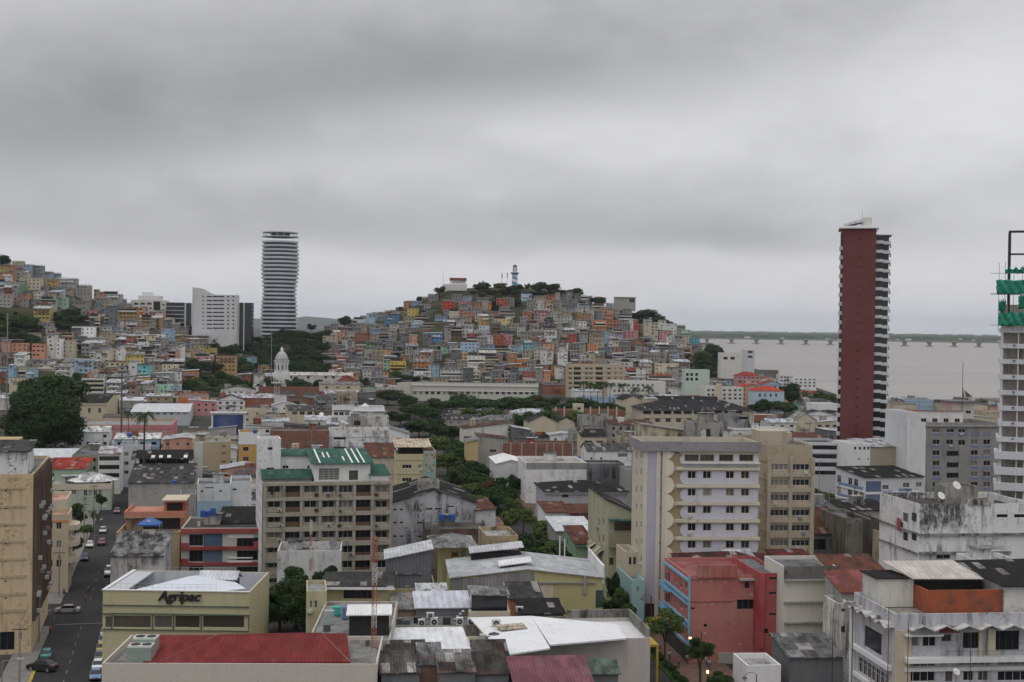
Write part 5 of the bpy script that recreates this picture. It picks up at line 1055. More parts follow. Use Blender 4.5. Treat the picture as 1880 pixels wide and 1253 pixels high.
# white roofed complex
b = build('white_roof_building', 'low building with broad bright white roof and mouldy parapets beside the boulevard', 'commercial building', 925, 1194, 1176, D=190, dep=13.5, col=(.47, .43, .39), yaw=7.5, par=.5, rcol=(.62, .62, .62), wall=PLAIN, rmat=TRIM, wins=())
WR = b
part(b, 'mouldy_parapet', MOULD, (.20, .19, .17), [(11.5, 13.5, 5, b.w, 13.8, b.H+1.3), (b.w-.25, .3, b.H-.3, b.w+.02, 13.5, b.H+1.3), (7, 13.5, 5, 11.5, 13.7, b.H+.3)])
L_ = lambda x, y, z: b_roof(b, x, y, z)+(z,)
WRF = wall_mat('white_roof_sheet', .3, .35, dirt=(.2, .2, .19))
for pts in ([(925, 1203, .15), (1010, 1190, .2), (975, 1131, .9), (862, 1134, .55)], [(1010, 1184, .35), (1150, 1172, .3), (1132, 1146, .35), (975, 1131, .95)]):
    q = [L_(x, y, b.H+z) for x, y, z in pts]; MB().hexa([(a_, c_, z-.22) for a_, c_, z in q]+q).obj('white_sloping_roof', WRF, b.e, (.72, .73, .74))
part(b, 'green_canopy', roof_mat('green_stripe', .6, 0, .8), (.05, .20, .11), [(0, -1.8, b.H-4.3, 12.5, 0, b.H-4.1)])
m = MB(); r_ = random.Random(4)
MB().hexa([(0, 3, b.H+.72), (4, 4, b.H+.72), (3.5, 6, b.H+1.0), (-.8, 5, b.H+1.0), (0, 3, b.H+.85), (4, 4, b.H+.85), (3.5, 6, b.H+1.12), (-.8, 5, b.H+1.12)]).obj('gravel_patch', MOULD, b.e, 'beige')
b = build('white_roof_shed', 'low building with patched white roof behind the lattice mast', 'commercial building', 712, 862, 1202, D=182, dep=15, col='grey', yaw=7, roof='shedb', rh=.05, rcol=(.70, .71, .72), rmat=roof_mat('white_tin', .16, 0, .3, bmp=.2), wins=())
part(b, 'green_edge', MATS['green_stripe'], (.06, .16, .09), [(2.5, -1.6, b.H-.6, b.w, -.4, b.H-.4)])
b = build('machine_terrace', 'dark flat terrace crowded with air conditioners behind the patched white roof', 'building', 718, 880, 1150, D=199, dep=6, col='concrete', yaw=7, par=.3, wall=MOULD, rcol='slate', wins=())
MT = b
b = B(722, 800, 1120, D=208, col='tan', dep=8, yaw=7, roof='shedb', rh=.8, rcol='grey', wins=(), label='patchy grey scrap roof left of the white tarpaulin roof', rmat=RUSTY)
b = B(765, 862, 1117, D=206, col='slate', dep=7, yaw=7, roof='shedb', rh=1.0, rcol=(.55, .56, .60), rmat=MATS['white_tin'], wins=(), label='low roof of white wrinkled sheets between scrap roof and glazed cabin')
b = B(768, 820, 1096, D=216, col='cream', dep=5, yaw=7, roof='shedb', rh=1.0, rcol='silver', wins=(), label='small pale corrugated roof behind the white wrinkled sheets')
B(862, 925, 1184, D=189.5, col='cream', dep=5, yaw=7, wins=(), rcol='concrete', label='cream plinth block with black water tank between the two white roofs', par=.3)
B(935, 995, 1100, D=214, col='orange', dep=7, yaw=7, roof='shedb', rh=1.2, rcol=GT, wins=(), label='dark mouldy roof over an orange wall beside the glazed cabin')
B(960, 1035, 1128, D=206, col='slate', dep=7, yaw=7, roof='shedb', rh=.8, rcol=BT, wins=(), label='black flat shed roof behind the bright white roof')
# junk roofs along the bottom edge
spec = [(700, 770, 1238, 168, 'slate', (.12, .12, .11)), (770, 812, 1222, 170, 'brown', (.2, .2, .2)), (806, 872, 1236, 167, 'slate', (.20, .20, .19)), (862, 932, 1240, 169, 'slate', (.07, .07, .065)),
        (872, 935, 1215, 177, 'concrete', (.10, .10, .095)), (712, 782, 1216, 176, 'concrete', (.07, .07, .065))]
lb = ['dark corrugated roof at the bottom edge beside the lattice mast', 'low rusty junk roof between two corrugated roofs at the bottom edge', 'ribbed grey roof with a leaning blue sheet at the bottom edge', 'blackened tile roof at the bottom edge near the pink roof', 'dark ragged roof under the cream plinth block', 'black ragged roof just under the patched white roof']
for (a, c, y, D_, wc, rc), l in zip(spec, lb): B(a, c, y, D=D_, col=wc, dep=6, yaw=7, roof='shedb', rh=1.3, rcol=rc, wins=(), label=l, rmat=MATS.get('junk') or roof_mat('junk', .75, 0, .75, rust=.25, bmp=1.), rov=.2)
B(948, 1088, 1262, D=166, col='slate', dep=8, yaw=7, roof='shedb', rh=1.6, rcol=(.20, .085, .105), rmat=roof_mat('pink_rib', .25, 0, .75, bmp=1.), wins=(), label='faded pink corrugated roof at the bottom edge')
B(1015, 1135, 1238, D=176, col='slate', dep=4, yaw=4, roof='shedb', rh=.7, rcol=(.11, .15, .12), wins=(), label='dull green lean-to roof under the bright white roof building')
# --- centre right
b = B(1003, 1152, 903, H=9.5, col=(.42, .43, .48), dep=20, yaw=7, roof='hip', rcol=BT, rh=2.0, rov=.8, wall=PLAIN, label='pale lilac-blue house with black hip roof beside the boulevard trees', wins=[('f', [1018, 1054], [906], 9, 4, 'n'), ('f', [1038], [909], 12, 10, 'b'), ('f', [1074], [908], 13, 10, 'b'), ('f', [1103, 1135], [908], 18, 10, 'w'), ('l', [995, 988, 980], [897, 918], 1.3, 10, 'w')])
part(b, 'eave_band', PLAIN, (.45, .47, .5), [(-.4, -.4, b.H-.7, b.w+.4, 0, b.H-.05), (-.4, 0, b.H-.7, 0, 20, b.H-.05)])
b = B(966, 1078, 850, H=12.5, col='white', yb=838, yaw=7, rcol='concrete', wall=WORN, label='long white stained building with grey parapet right of the boulevard trees', wins=[('l', [962], [856, 877, 897], 1.5, 7, 'n')])
part(b, 'grey_band', WORN, 'grey', [fbox(b, 966, 1078, 850, 862, .05)]); part(b, 'grille', METAL, 'silver', [fbox(b, 1080, 1097, 851, 863, .2)])
B(1079, 1146, 851, H=12.5, col='slate', dep=10, wall=MOULD, wins=(), label='dark stained block right of the long white stained building')
b = B(921, 1052, 814, H=11.5, col='brick', dep=12, wall=BRICK, rcol='slate', wins=(), label='unplastered red brick building with a concrete grid of posts')
part(b, 'concrete_frame', WORN, 'concrete', [fbox(b, x, x+1.6, 814, 850, .08) for x in (921, 937, 957, 983, 1003, 1016, 1032, 1050)]+[fbox(b, 921, 1052, 838, 840, .06)])
B(1052, 1098, 790, H=13.5, col='concrete', dep=12, wall=MOULD, rcol='slate', wins=[('f', [1080], [796], 10, 4, 'd')]); B(1140, 1225, 803, H=9, col='beige', roof='flat', wall=MOULD, rcol='slate', wins=[('f', [1155, 1172, 1187], [803+6], 8, 4, 'w')])
b = B(1068, 1114, 802, H=12, col='cream', dep=10, roof='shedb', rcol=BT, rh=2, wins=[('f', [1080, 1101], [812], 14, 5, 'd')], label='small cream house with black roof and two dark windows above the grey gable')
b = B(1078, 1160, 828, H=11.5, col='white', dep=12, roof='gx', rcol=(.10, .10, .095), rh=2.2, wall=WORN, label='white house with grey stained gable roof behind the long white building', wins=[('f', [1086, 1104], [842], 4, 4, 'n'), ('f', [1143], [836], 18, 7, 's')])
B(1150, 1175, 862, H=12, col='grey', dep=10, wins=[('f', [1166], [875, 893], 11, 14, 'w')], label='grey flats with big windows left of the lilac tower')
b = B(1003, 1048, 942, H=9.5, col='white', dep=14, yaw=7, roof='shedb', rcol='rust', rmat=RUSTY, rh=.8, wall=WORN, label='white shed with rusty roof below the black hip roof', wins=[('f', [1012], [949], 3, 5, 'n')])
B(1048, 1096, 943, H=9.5, col='brown', dep=10, yaw=7, roof='shedb', rcol='rust', rmat=RUSTY, rh=.8, wins=[('f', [1060], [953], 18, 14, 'd')])
B(1022, 1092, 976, H=8, col='grey', dep=16, yaw=7, roof='shedb', rcol='silver', rmat=CLEANTIN, rh=.9, wins=(), label='wide pale tin roof below the rusty roofed white shed')
b = B(1058, 1092, 1000, D=278, col=(.20, .34, .20), dep=16, yaw=7, roof='shedb', rcol='rust', rmat=RUSTY, rh=1.4, label='green shuttered house with rusty roof by the boulevard trees', wins=[('f', [1074], [1004], 16, 10, 'd'), ('l', [1055, 1049, 1042], [995], 1.2, 11, 'd')])
part(b, 'teal_eave', PLAIN, (.03, .22, .18), [(-.3, -.5, b.H-.5, b.w+.2, 0, b.H-.1)])
b = B(1117, 1172, 944, D=262, col=(.42, .41, .28), dep=22, yaw=7, roof='shedl', rcol=BT, rh=2.5, wall=WORN, label='pale olive house with black roof and striped awnings left of the lilac tower', wins=[('f', [1121], [950], 8, 6, 'b'), ('f', [1122.5], [998, 1031], 8, 14, 'b'), ('l', [1108, 1100], [960, 990, 1018], 1.8, 14, 'w')])
part(b, 'green_glazing', BGLASS, None, [fbox(b, 1128, 1169, 957, 974, .1)]); part(b, 'terrace_wall', PLAIN, (.26, .25, .16), [fbox(b, 1118, 1172, 977, 1004, 1.2)]); part(b, 'green_roof', TIN, (.10, .18, .15), [fbox(b, 1116, 1170, 953, 955, 1.8)])
for k, (v, z) in enumerate(((5, 7.8), (5, 4.8), (13, 7.8), (13, 4.8), (5, 1.9))):
    MB().prismy([(0, b.z0+z+1.6), (0, b.z0+z+1.5), (-1.5, b.z0+z+.4), (-1.5, b.z0+z+.5)], v, v+6).obj('awning', TINY, b.e, 'cream')
b = B(1149, 1172, 1014, D=250, col='cream', dep=9, yaw=7, label='small cream balcony house squeezed against the lilac tower', wins=[('f', [1157, 1165], [1030], 5, 14, 'd')])
b = B(1160, 1183, 1065, D=243, col=(.30, .50, .50), dep=14, yaw=7, label='turquoise house squeezed low against the lilac tower', wins=[('f', [1171], [1083], 5, 10, 'w'), ('l', [1157], [1070], 1.2, 10, 'w')])
# tank block
b = B(1272, 1328, 776, D=330, col='concrete', dep=9, yaw=7, wall=MOULD, rcol='slate', label='stained bare concrete roof block behind the lilac tower', wins=[('f', [1300], [796], 9, 16, 'd')], par=.3)
part(b, 'grey_shutter', METAL, 'silver', [fbox(b, 1287, 1296, 790, 805, .1)])
B(1180, 1262, 792, D=342, col='cream', dep=10, wall=MOULD, rcol='concrete', roof='shedl', rh=1.6, label='long cream rooftop ridge left of the bare concrete roof block', wins=())
B(1328, 1420, 800, H=13, col='offwhite', dep=14, rcol='slate', wall=MOULD); B(1330, 1376, 762, D=600, col='grey', wall=MOULD, dep=12, label='grey mouldy wall in front of the long colonnade hall', wins=[('f', [1365], [767], 18, 7, 'd')])
B(1395, 1450, 790, H=12, col='offwhite', roof='flat', rcol='silver', wins=()); B(1345, 1440, 786, H=10, col='white', rcol='concrete', wins=())
b = build('colonnade_hall', 'long cream hall with row of open arcade windows under a black hip roof', 'school', 1175, 1383, 752, D=690, dep=26, col=(.52, .47, .36), yaw=4, roof='hip', rcol=(.04, .04, .042), rmat=TIN, rh=4.5, rov=1.2, wall=PLAIN,
   wins=[('f', (1188, 1374, 11), [757.5], 14, 6.5, 'd'), ('f', (1188, 1342, 9), [772], 9, 7, 's')])
part(b, 'window_hood', PLAIN, 'cream', [(b_uz(b, x-7, 767.5)[0], -.4, b_uz(b, x, 767.5)[1], b_uz(b, x+7, 767.5)[0], 0, b_uz(b, x, 766.5)[1]) for x in [1188+19.25*k for k in range(9)]])
part(b, 'pier', PLAIN, 'cream', [(b_uz(b, x-1, 757)[0], -.35, 0, b_uz(b, x+1, 757)[0], 0, b.H-.3) for x in [1178.5+18.6*k for k in range(12)]])
b = B(1144, 1180, 735, H=13, col='cream', dep=20, roof='gy', rcol=BT, rh=2.5, wall=PLAIN, wins=(), label='plain cream gable block at the left end of the colonnade hall')
B(1180, 1320, 738, H=12, D=760, col='cream', roof='gx', rcol=BT, rh=3, wins=(), label='second long dark roof behind the colonnade hall'); B(1186, 1206, 733, D=740, col='cream', roof='gx', rcol='silver', rh=.8)
b = B(1019, 1146, 753, H=10, col='brick', dep=14, yaw=5, wall=BRICK, rcol='concrete', label='low red brick building with pale posts below the palm trees', wins=()); part(b, 'post', PLAIN, 'cream', [fbox(b, 1019+16*k, 1021+16*k, 747, 775, .1) for k in range(8)])
B(1055, 1072, 742, D=700, col='cream', rcol='white', dep=6)
B(970, 1024, 775, H=11, col='cream', roof='gy', rcol=BT, rh=3.0, dep=16, wins=(), wall=PLAIN, label='plain cream hall with black gable roof left of a stained concrete block'); B(1024, 1055, 775, H=11, col='cream', roof='gy', rcol=BT, rh=2.0, dep=16, wins=(), wall=PLAIN)
b = B(1068, 1126, 764, H=14, col='concrete', dep=12, wall=MOULD, rcol='slate', wins=(), label='tall stained concrete block above the small cream house'); B(1120, 1200, 780, H=11, col='concrete', dep=12, wall=MOULD, roof='shedb', rcol='rust', rh=1.4)
B(942, 975, 790, H=10, col='slate', roof='shedl', rcol='silver', rh=1.2); B(975, 1010, 804, H=7, col='concrete', roof='shedb', rcol=BT, rh=1); B(1010, 1070, 800, H=8, col='white', roof='gy', rcol='silver', rh=1)
b = B(858, 878, 812, H=13, col=(.48, .36, .16), dep=12, yaw=7, roof='shedr', rcol='grey', rh=.8, wall=PLAIN, wins=(), label='yellow end wall beside a grey block right of the boulevard trees')
B(878, 932, 806, H=13, col='concrete', dep=12, yaw=7, roof='shedl', rcol='rust', rh=1.2, wall=WORN, wins=[('f', [905], [828], 12, 4, 'd')], label='bare grey block with rusty edge right of the yellow end wall')
B(851, 932, 787, H=10, col='offwhite', dep=14, roof='shedr', rcol='rust', rh=2.2, wall=WORN, wins=())
b = B(912, 965, 852, H=10, col=(.6, .6, .6), dep=22, roof='gy', rcol='white', rmat=CLEANTIN, rh=1.2, wins=(), wall=PLAIN, label='plain white shed left of the long white stained building')
B(820, 880, 770, H=6, col='concrete', roof='gx', rcol=GT, rh=2); B(880, 960, 772, H=6, col='concrete', roof='hip', rcol=(.2, .2, .2), rh=2.5); B(816, 855, 758, H=6, col='grey', roof='gx', rcol=BT, rh=2); B(870, 925, 758, H=6, col='offwhite', roof='hip', rcol=GT, rh=2.5); B(940, 1010, 758, H=6, col='offwhite', roof='hip', rcol='silver', rh=2)
# --- right
b = B(1480, 1544, 812, D=425, col=(.52, .52, .55), dep=16, yaw=3, rcol=BT, wall=PLAIN, label='white car-park-like block with dark ribbon floors left of the red tower', wins=[('f', [1513], [822, 838.5, 853.5, 868], 58, 7.5, 'd')])
part(b, 'white_band', PLAIN, (.6, .61, .65), [fbox(b, 1480, 1544, y, y+6, .5) for y in (812, 827, 843, 858.5)])
B(1440, 1516, 806, H=13, col='cream', roof='shedb', rcol='rust', rmat=RUSTY, rh=1.4, wall=MOULD, wins=()); B(1410, 1462, 776, H=9, col='offwhite', roof='gx', rcol='silver', rh=1.5); B(1459, 1500, 772, H=10, col='cream', roof='gy', rcol='concrete', rh=3.5, wins=[('f', (1478, 1490, 4), [778], 2, 3, 'n')]); B(1498, 1540, 776, H=9, col='cream', roof='shedr', rcol='silver', rh=1)
B(1472, 1536, 762, H=8.5, col='white', roof='gy', rcol=BT, rh=2.2, wins=()); b = B(1492, 1537, 741, H=10, col='white', dep=12, wall=PLAIN, rcol='silver', wins=(), label='long white wall building directly left of the red tower')
b = B(1598, 1662, 821, D=414, col=(.33, .28, .20), dep=18, yaw=8, wall=PLAIN, rcol='silver', roof='shedb', rh=1.0, wins=(), label='plain tan walled building right of the red tower base')
b = B(1565, 1598, 816, D=413, col='white', dep=16, yaw=8, wall=PLAIN, wins=[('f', [1570, 1579, 1587, 1594], [823], 4, 6, 'n'), ('f', [1577, 1594], [843], 3, 3, 'n')], rcol='silver', label='white end block with small windows at the red tower base')
b = build('blue_corner_building', 'two-storey white building with dark blue corner and blue window panels', 'office building', 1588, 1696, 878, D=383, dep=17, col=(.58, .58, .60), yaw=15, roof='shedb', rh=1.4, rcol=BT, wall=PLAIN,
   wins=[('f', [1626], [895, 912], 13, 8, 's'), ('f', [1664], [891, 909], 14, 9, 's'), ('f', [1687], [890], 12, 9, 's'), ('L', [1.8, 5.1, 8.4, 11.7, 15], [8.75, 5.3], 2.4, 2.0, 's')])
part(b, 'blue_corner', PLAIN, (.045, .09, .19), [fbox(b, 1590, 1616.5, 884, 928, .12)]); part(b, 'blue_panel', PLAIN, (.16, .24, .38), [fbox(b, 1617.5, 1638, 901.5, 905.5, .06), fbox(b, 1617.5, 1638, 918, 923, .06), fbox(b, 1650, 1674, 897.5, 903, .06), (-.08, 1, b.H-3.6, 0, 16, b.H-2.8), (-.08, 1, b.H-6.9, 0, 16, b.H-6.2)])
part(b, 'white_band', PLAIN, 'white', [fbox(b, 1588, 1696, y, y+1.8, .2) for y in (904, 923.5)]+[(-.2, 0, b.H-4.2, 0, 17, b.H-3.9), (-.2, 0, b.H-7.4, 0, 17, b.H-7.1)]); part(b, 'ground_floor_shade', SHADE, None, [(.5, -.04, 0, b.w, 0, 3), (-.04, .5, 0, 0, 17, 3)])  # dark sheets paint the shade across the ground floor
b = build('grey_apartment_block', 'grey apartment block with blue panelled windows and white stepped side', 'apartment block', 1700, 1838, 777, D=395, dep=20, col=(.235, .235, .225), yaw=7, par=1, rcol='rust', wall=WORN,
   wins=[('f', [1719, 1745, 1766], [791], 13.5, 7, 'w'), ('f', [1719, 1744], [812], 13.5, 9, 'w'), ('f', [1766], [813], 13.5, 10, 'w'), ('f', [1719], [832, 851, 870, 890], 13.5, 9, 'w'), ('f', [1749], [833, 854, 873], 23, 9.5, 'd'), ('f', [1789, 1812], [812, 831.5, 851, 871, 890], 13.5, 9, 'w')])
part(b, 'blue_panel', PLAIN, (.13, .18, .30), [fbox(b, x-7, x+7, y+5.6, y+10, .05) for x in (1719, 1789, 1812) for y in (812, 831.5, 851, 871, 890)]+[fbox(b, x-7, x+7, 796.5, 800, .05) for x in (1719, 1745, 1766, 1789, 1812)])
part(b, 'cornice', PLAIN, 'concrete', [(-.3, -.4, b.H-1, b.w+.3, -.02, b.H-.6)]); part(b, 'white_side', PLAIN, 'white', [(-.14, 0, 0, 0, 20, b.H+.2)])
b = B(1664, 1686, 757, D=408, col=(.62, .63, .65), dep=16, yaw=7, wall=PLAIN, label='tall white stepped stair block left of the grey apartment block', wins=[('f', [1671, 1680], [783, 797, 809, 827, 845], 3.5, 5, 'n')], rcol='silver')
B(1686, 1768, 762, D=412, col='white', dep=12, yaw=7, roof='shedf', rcol='red', rmat=CLEANTIN, rh=1.2, wins='auto', label='white roof room with red-edged roof on the grey apartment block', z0=20)
b = B(1748, 1788, 738, D=420, col='offwhite', dep=8, z0=20, wall=PLAIN, label='pale roof room with dark flat slab above the grey apartment block', wins=[('f', [1778], [757], 10, 6, 'w')]); part(b, 'roof_slab', PLAIN, 'slate', [(-1.5, -1.5, b.H, b.w+.8, 8.5, b.H+.3)])
b = build('stained_building', 'big white building with black mould running down its blank walls', 'apartment building', 1687, 1900, 926, D=226, dep=16, col=(.74, .74, .73), yaw=8, par=1.1, rcol=(.03, .03, .028), wall=wall_mat('stained_wall', .8, .5, lo=.5, hi=.68, top=(24.4, 6.5, 8.0)),
   wins=[('f', [1840, 1872], [947.5], 22, 6, 'n'), ('f', [1732], [1021.5], 27, 11, 's'), ('l', [1678, 1662], [950, 985], 2, 16, 'd'), ('l', [1648, 1655], [965], 1.5, 12, 'w')])
part(b, 'ledge', MOULD, 'grey', [fbox(b, 1687, 1900, 980, 982.5, .45), fbox(b, 1687, 1854, 1013.5, 1016.5, .5)]+[(-.3, 0, b.H-5.2, 0, 16, b.H-4.9), (-.3, 0, b.H-8.6, 0, 16, b.H-8.3)]); part(b, 'rounded_gable', MOULD, 'offwhite', [fbox(b, 1776, 1818, 918, 927, .05, -.3)])
SB = b
b = B(1738, 1796, 893, D=236, z0=20, col='concrete', dep=5, wall=MOULD, wins=(), label='stained concrete roof hut with satellite dish on the mouldy white building', rcol='rust')
b = B(1553, 1598, 952, D=265, col=(.20, .19, .15), dep=14, yaw=8, wall=MOULD, rcol='slate', label='dark decaying concrete shell left of the mouldy white building', wins=()); B(1598, 1618, 955, D=262, col=(.05, .05, .045), dep=12, yaw=8, wall=MOULD, wins=(), label='black sooty wall strip beside the decaying concrete shell'); B(1618, 1638, 978, D=258, col='beige', dep=12, yaw=8, wall=MOULD, wins=[('f', [1624], [1008], 3, 2, 'n')], label='tan stained wall strip beside the mouldy white building')
b = B(1491, 1552, 981, D=272, col='slate', dep=12, yaw=7, roof='shedb', rh=3.6, rcol=(.13, .06, .045), rmat=RUSTY, label='house with bright rusty patched roof right of the beige office block', wins=[('f', [1505, 1536], [1000], 24, 20, 'd')])
B(1491, 1560, 935, H=6, col='concrete', roof='shedb', rcol='slate', rh=1, dep=12); B(1552, 1640, 938, H=7, col='concrete', roof='shedb', rcol=BT, rh=1, dep=14)
B(1440, 1506, 1038, D=228, col='maroon', dep=10, yaw=7, roof='shedb', rh=.9, rcol=(.13, .035, .03), wins=(), label='low dark red tin roof behind the cream party wall block'); B(1504, 1531, 1032, D=226, col='white', dep=4, roof='gx', rcol='grey', rh=.8, wins=(), label='tiny white roof hut with grey roof behind the cream party wall')
B(1266, 1440, 1042, D=231, col='maroon', dep=14, yaw=6, roof='hip', rh=1.6, rcol=(.10, .04, .035), wins=(), label='dark maroon roof directly behind the pink building')
B(1336, 1385, 1027, D=236, col='concrete', dep=4, yaw=6, roof='shedb', rh=.8, rcol='silver', wins=(), label='small grey glass-tiled roof hut on the maroon roof')
b = B(1537, 1632, 1058, D=207, col='cream', dep=9, yaw=7, roof='shedb', rh=1.6, rcol='rust', rmat=RUSTY, wall=WORN, label='low cream house with rusty roof right of the cream party wall', wins=[('f', (1541, 1619, 4), [1062], 10, 6, 'w')])
b = B(1545, 1632, 1088, D=200, col='concrete', dep=7, yaw=7, roof='shedb', rh=1.8, rcol=(.28, .10, .10), rmat=RUSTY, wins=(), label='reddish corrugated lean-to roof above the ornate white house')
b = B(1538, 1562, 1108, D=197, col='offwhite', dep=6, yaw=7, wall=MOULD, label='narrow white slit house with red shutter left of the ornate house', wins=[('f', [1548], [1120], 8, 8, 'b'), ('f', [1548], [1156], 8, 12, 'd')])
b = B(1450, 1548, 1208, D=190, col='slate', dep=9, yaw=5, roof='shedb', rh=1.2, rcol=(.15, .15, .15), wins=(), wall=PLAIN, label='grey shed with dull metal front below the cream party wall')
b = B(1372, 1434, 1222, D=188, col='white', dep=7, yaw=7, rcol='grey', wall=PLAIN, wins=(), label='small white flat-roofed box building at the bottom edge')
B(1820, 1900, 1040, D=206, col='white', dep=12, wall=WORN, label='white block behind black roofs at the right edge', wins=())
# ornate house
b = OH = build('ornate_house', 'white house with zigzag concrete canopy in the bottom right corner', 'house', 1645, 1920, 1128, D=174, dep=14.5, col=(.50, .50, .53), yaw=7, par=1.0, rcol=(.26, .24, .20), wall=wall_mat('weathered_plaster', .85, .6, lo=.46, hi=.68),
   wins=[('f', [1674.5, 1706], [1178], 26, 19, 'w'), ('f', [1737.5], [1171.5], 18, 13, 'b'), ('f', [1785], [1176], 36, 30, 'd'), ('f', [1848], [1176], 50, 36, 'd'), ('f', [1690], [1220.5], 58, 8, 's'), ('f', [1785], [1218.5], 50, 8, 's'), ('f', [1860], [1218.5], 60, 8, 's'),
         ('f', [1690], [1242], 56, 20, 's'), ('f', [1742], [1242], 14, 20, 'b'), ('f', [1778, 1805], [1241], 20, 19, 's'), ('f', [1860], [1241], 60, 19, 's'), ('L', [7.5], [10.4], 6.0, 2.9, 'd'), ('L', [1.2+1.5*k_ for k_ in range(9)], [6.3], 1.4, 2.1, 's')])
part(b, 'corner_pier', PLAIN, (.52, .44, .32), [(-.1, -.12, 0, 2.1, 0, b.H-2.1)]); part(b, 'floor_slab', PLAIN, 'white', [fbox(b, 1660, 1920, 1206.5, 1211, 1.1), fbox(b, 1660, 1728, 1164, 1166.5, .8), fbox(b, 1660, 1920, 1226, 1228.5, .3)]+[(-.6, 1, 9.3, 0, 14.5, 9.9), (-.6, 13.9, 4, 0, 14.5, 15.2), (-.3, .5, 5.4, 0, 14, 6.0)])
part(b, 'wine_wall', PLAIN, 'maroon', [fbox(b, 1725, 1762, 1150, 1162, .1)]); part(b, 'cream_column', PLAIN, 'cream', [fbox(b, 1812, 1824, 1152, 1206, .5), fbox(b, 1796, 1800, 1152, 1206, .4)])
zc = b.H-2.0; a_ = 2.15
def zig(n_, x0_, pitch=1.55, h_=.62):
    top_ = []; 
    for i in range(n_+1): top_.append((x0_+i*pitch, 0 if i % 2 == 0 else h_))
    return top_
tp = zig(14, 1.6); m = MB()
for (xa, za), (xb, zb) in zip(tp, tp[1:]): m.hexa([(xa, -1.6, zc+za), (xb, -1.6, zc+zb), (xb, 0, zc+zb), (xa, 0, zc+za), (xa, -1.6, zc+za+.14), (xb, -1.6, zc+zb+.14), (xb, 0, zc+zb+.14), (xa, 0, zc+za+.14)])
m.obj('zigzag_canopy', MOULD, b.e, (.5, .5, .48)); m = MB(); tp = zig(9, .5)
for (xa, za), (xb, zb) in zip(tp, tp[1:]): m.hexa([(-1.4, xa, zc+za), (0, xa, zc+za), (0, xb, zc+zb), (-1.4, xb, zc+zb), (-1.4, xa, zc+za+.14), (0, xa, zc+za+.14), (0, xb, zc+zb+.14), (-1.4, xb, zc+zb+.14)])
m.obj('zigzag_canopy', MOULD, b.e, (.5, .5, .48))
m = MB(); z0_ = b_uz(b, 1800, 1206)[1]; z1_ = z0_+1.0; ua = b_uz(b, 1731, 1200)[0]
for k in range(46): m.tube((ua+k*.3, -1.0, z0_), (ua+k*.3, -1.0, z1_), .018, .018, 4)
m.tube((ua, -1.0, z1_), (ua+14, -1.0, z1_), .03, .03, 4); m.obj('balcony_rail', METAL, b.e, 'slate')
part(b, 'brick_terrace', OBRICK, None, [(6.2, 4.3, b.H-.9, 16.9, 4.5, b.H+2.2), (6.2, 4.5, b.H-.9, 6.4, 12, b.H+2.2)]); part(b, 'terrace_room', WORN, 'offwhite', [(1.0, 8.5, b.H-.9, 6.1, 14, b.H+3.0)]); part(b, 'side_room', WORN, 'offwhite', [(17, 4, b.H-.9, 26, 14, b.H+2.6)]); part(b, 'terrace_shade', SHADE, None, [(6.6, 9.5, b.H-.9, 16.5, 13.5, b.H+2.4)])
MB().hexa([(5.5, 7.4, b.H+3.1), (15.8, 7.4, b.H+3.0), (14.2, 14, b.H+4.4), (3.8, 14, b.H+4.4), (5.5, 7.4, b.H+3.2), (15.8, 7.4, b.H+3.1), (14.2, 14, b.H+4.5), (3.8, 14, b.H+4.5)]).obj('pale_roof', CLEANTIN, b.e, (.50, .46, .42))
MB().hexa([(16.4, 3.4, b.H+2.7), (27, 3.4, b.H+2.7), (27, 14, b.H+4.6), (14.6, 14, b.H+4.4), (16.4, 3.4, b.H+2.8), (27, 3.4, b.H+2.8), (27, 14, b.H+4.7), (14.6, 14, b.H+4.5)]).obj('black_roof', TIN, b.e, BT)
part(b, 'black_lean_to', TIN, BT, [(.6, 8.2, b.H+3.0, 5.4, 14.3, b.H+3.15)])
# --- foot of the hill and riverside
b = build('long_school', 'very long cream-white colonial building across the foot of the hill', 'school', 752, 988, 704, D=940, dep=20, col=(.52, .52, .45), yaw=2, par=1, rcol=(.16, .16, .15), wall=PLAIN, wins=[('f', (762, 978, 21), [722], 6.5, 5.5, 'w'), ('f', (762, 978, 21), [738], 6.5, 5.5, 'w')])
part(b, 'cornice', PLAIN, 'white', [(-.4, -.6, b.H-1.5, b.w+.4, 0, b.H-1.0), (-.4, -.4, b.H-5.2, b.w+.4, 0, b.H-4.8)])
b = B(729, 752, 703, D=938, col=(.52, .50, .42), dep=14, yaw=-12, wall=PLAIN, wins=[('f', [737], [718], 4, 6, 'w')], label='cream corner wing at the left end of the long school')
b = build('hill_flats', 'long beige six-storey flats with many balconies at the hill foot above the palms', 'apartment block', 1042, 1147, 669, D=1010, dep=14, col=(.46, .38, .26), yaw=3, par=.8, rcol='grey', wall=PLAIN,
   wins=[('f', [1060, 1100], [677, 686, 695, 704, 713], 13, 5, 'd'), ('f', [1047, 1077, 1085, 1118], [677, 686, 695, 704, 713], 6, 3.5, 'b'), ('f', [1130, 1140], [677, 686, 695, 704, 713], 4, 3.5, 'w')])
part(b, 'floor_band', PLAIN, 'cream', [fbox(b, 1042, 1147, y, y+1.8, .3) for y in (681, 690, 699, 708, 717)])
b = B(1121, 1222, 700, D=950, col='offwhite', dep=16, yaw=4, wall=PLAIN, rcol='cream', label='long low white school with two rows of windows right of the beige flats', wins=[('f', (1128, 1198, 9), [708, 718, 728], 5, 4, 'w')])
b = B(1258, 1303, 679, D=985, col=(.50, .60, .52), dep=12, yaw=4, wall=PLAIN, label='pale mint house with two rows of square black windows at the hill foot', wins=[('f', [1262, 1270, 1279], [688, 696.5], 5, 5.5, 'd')])
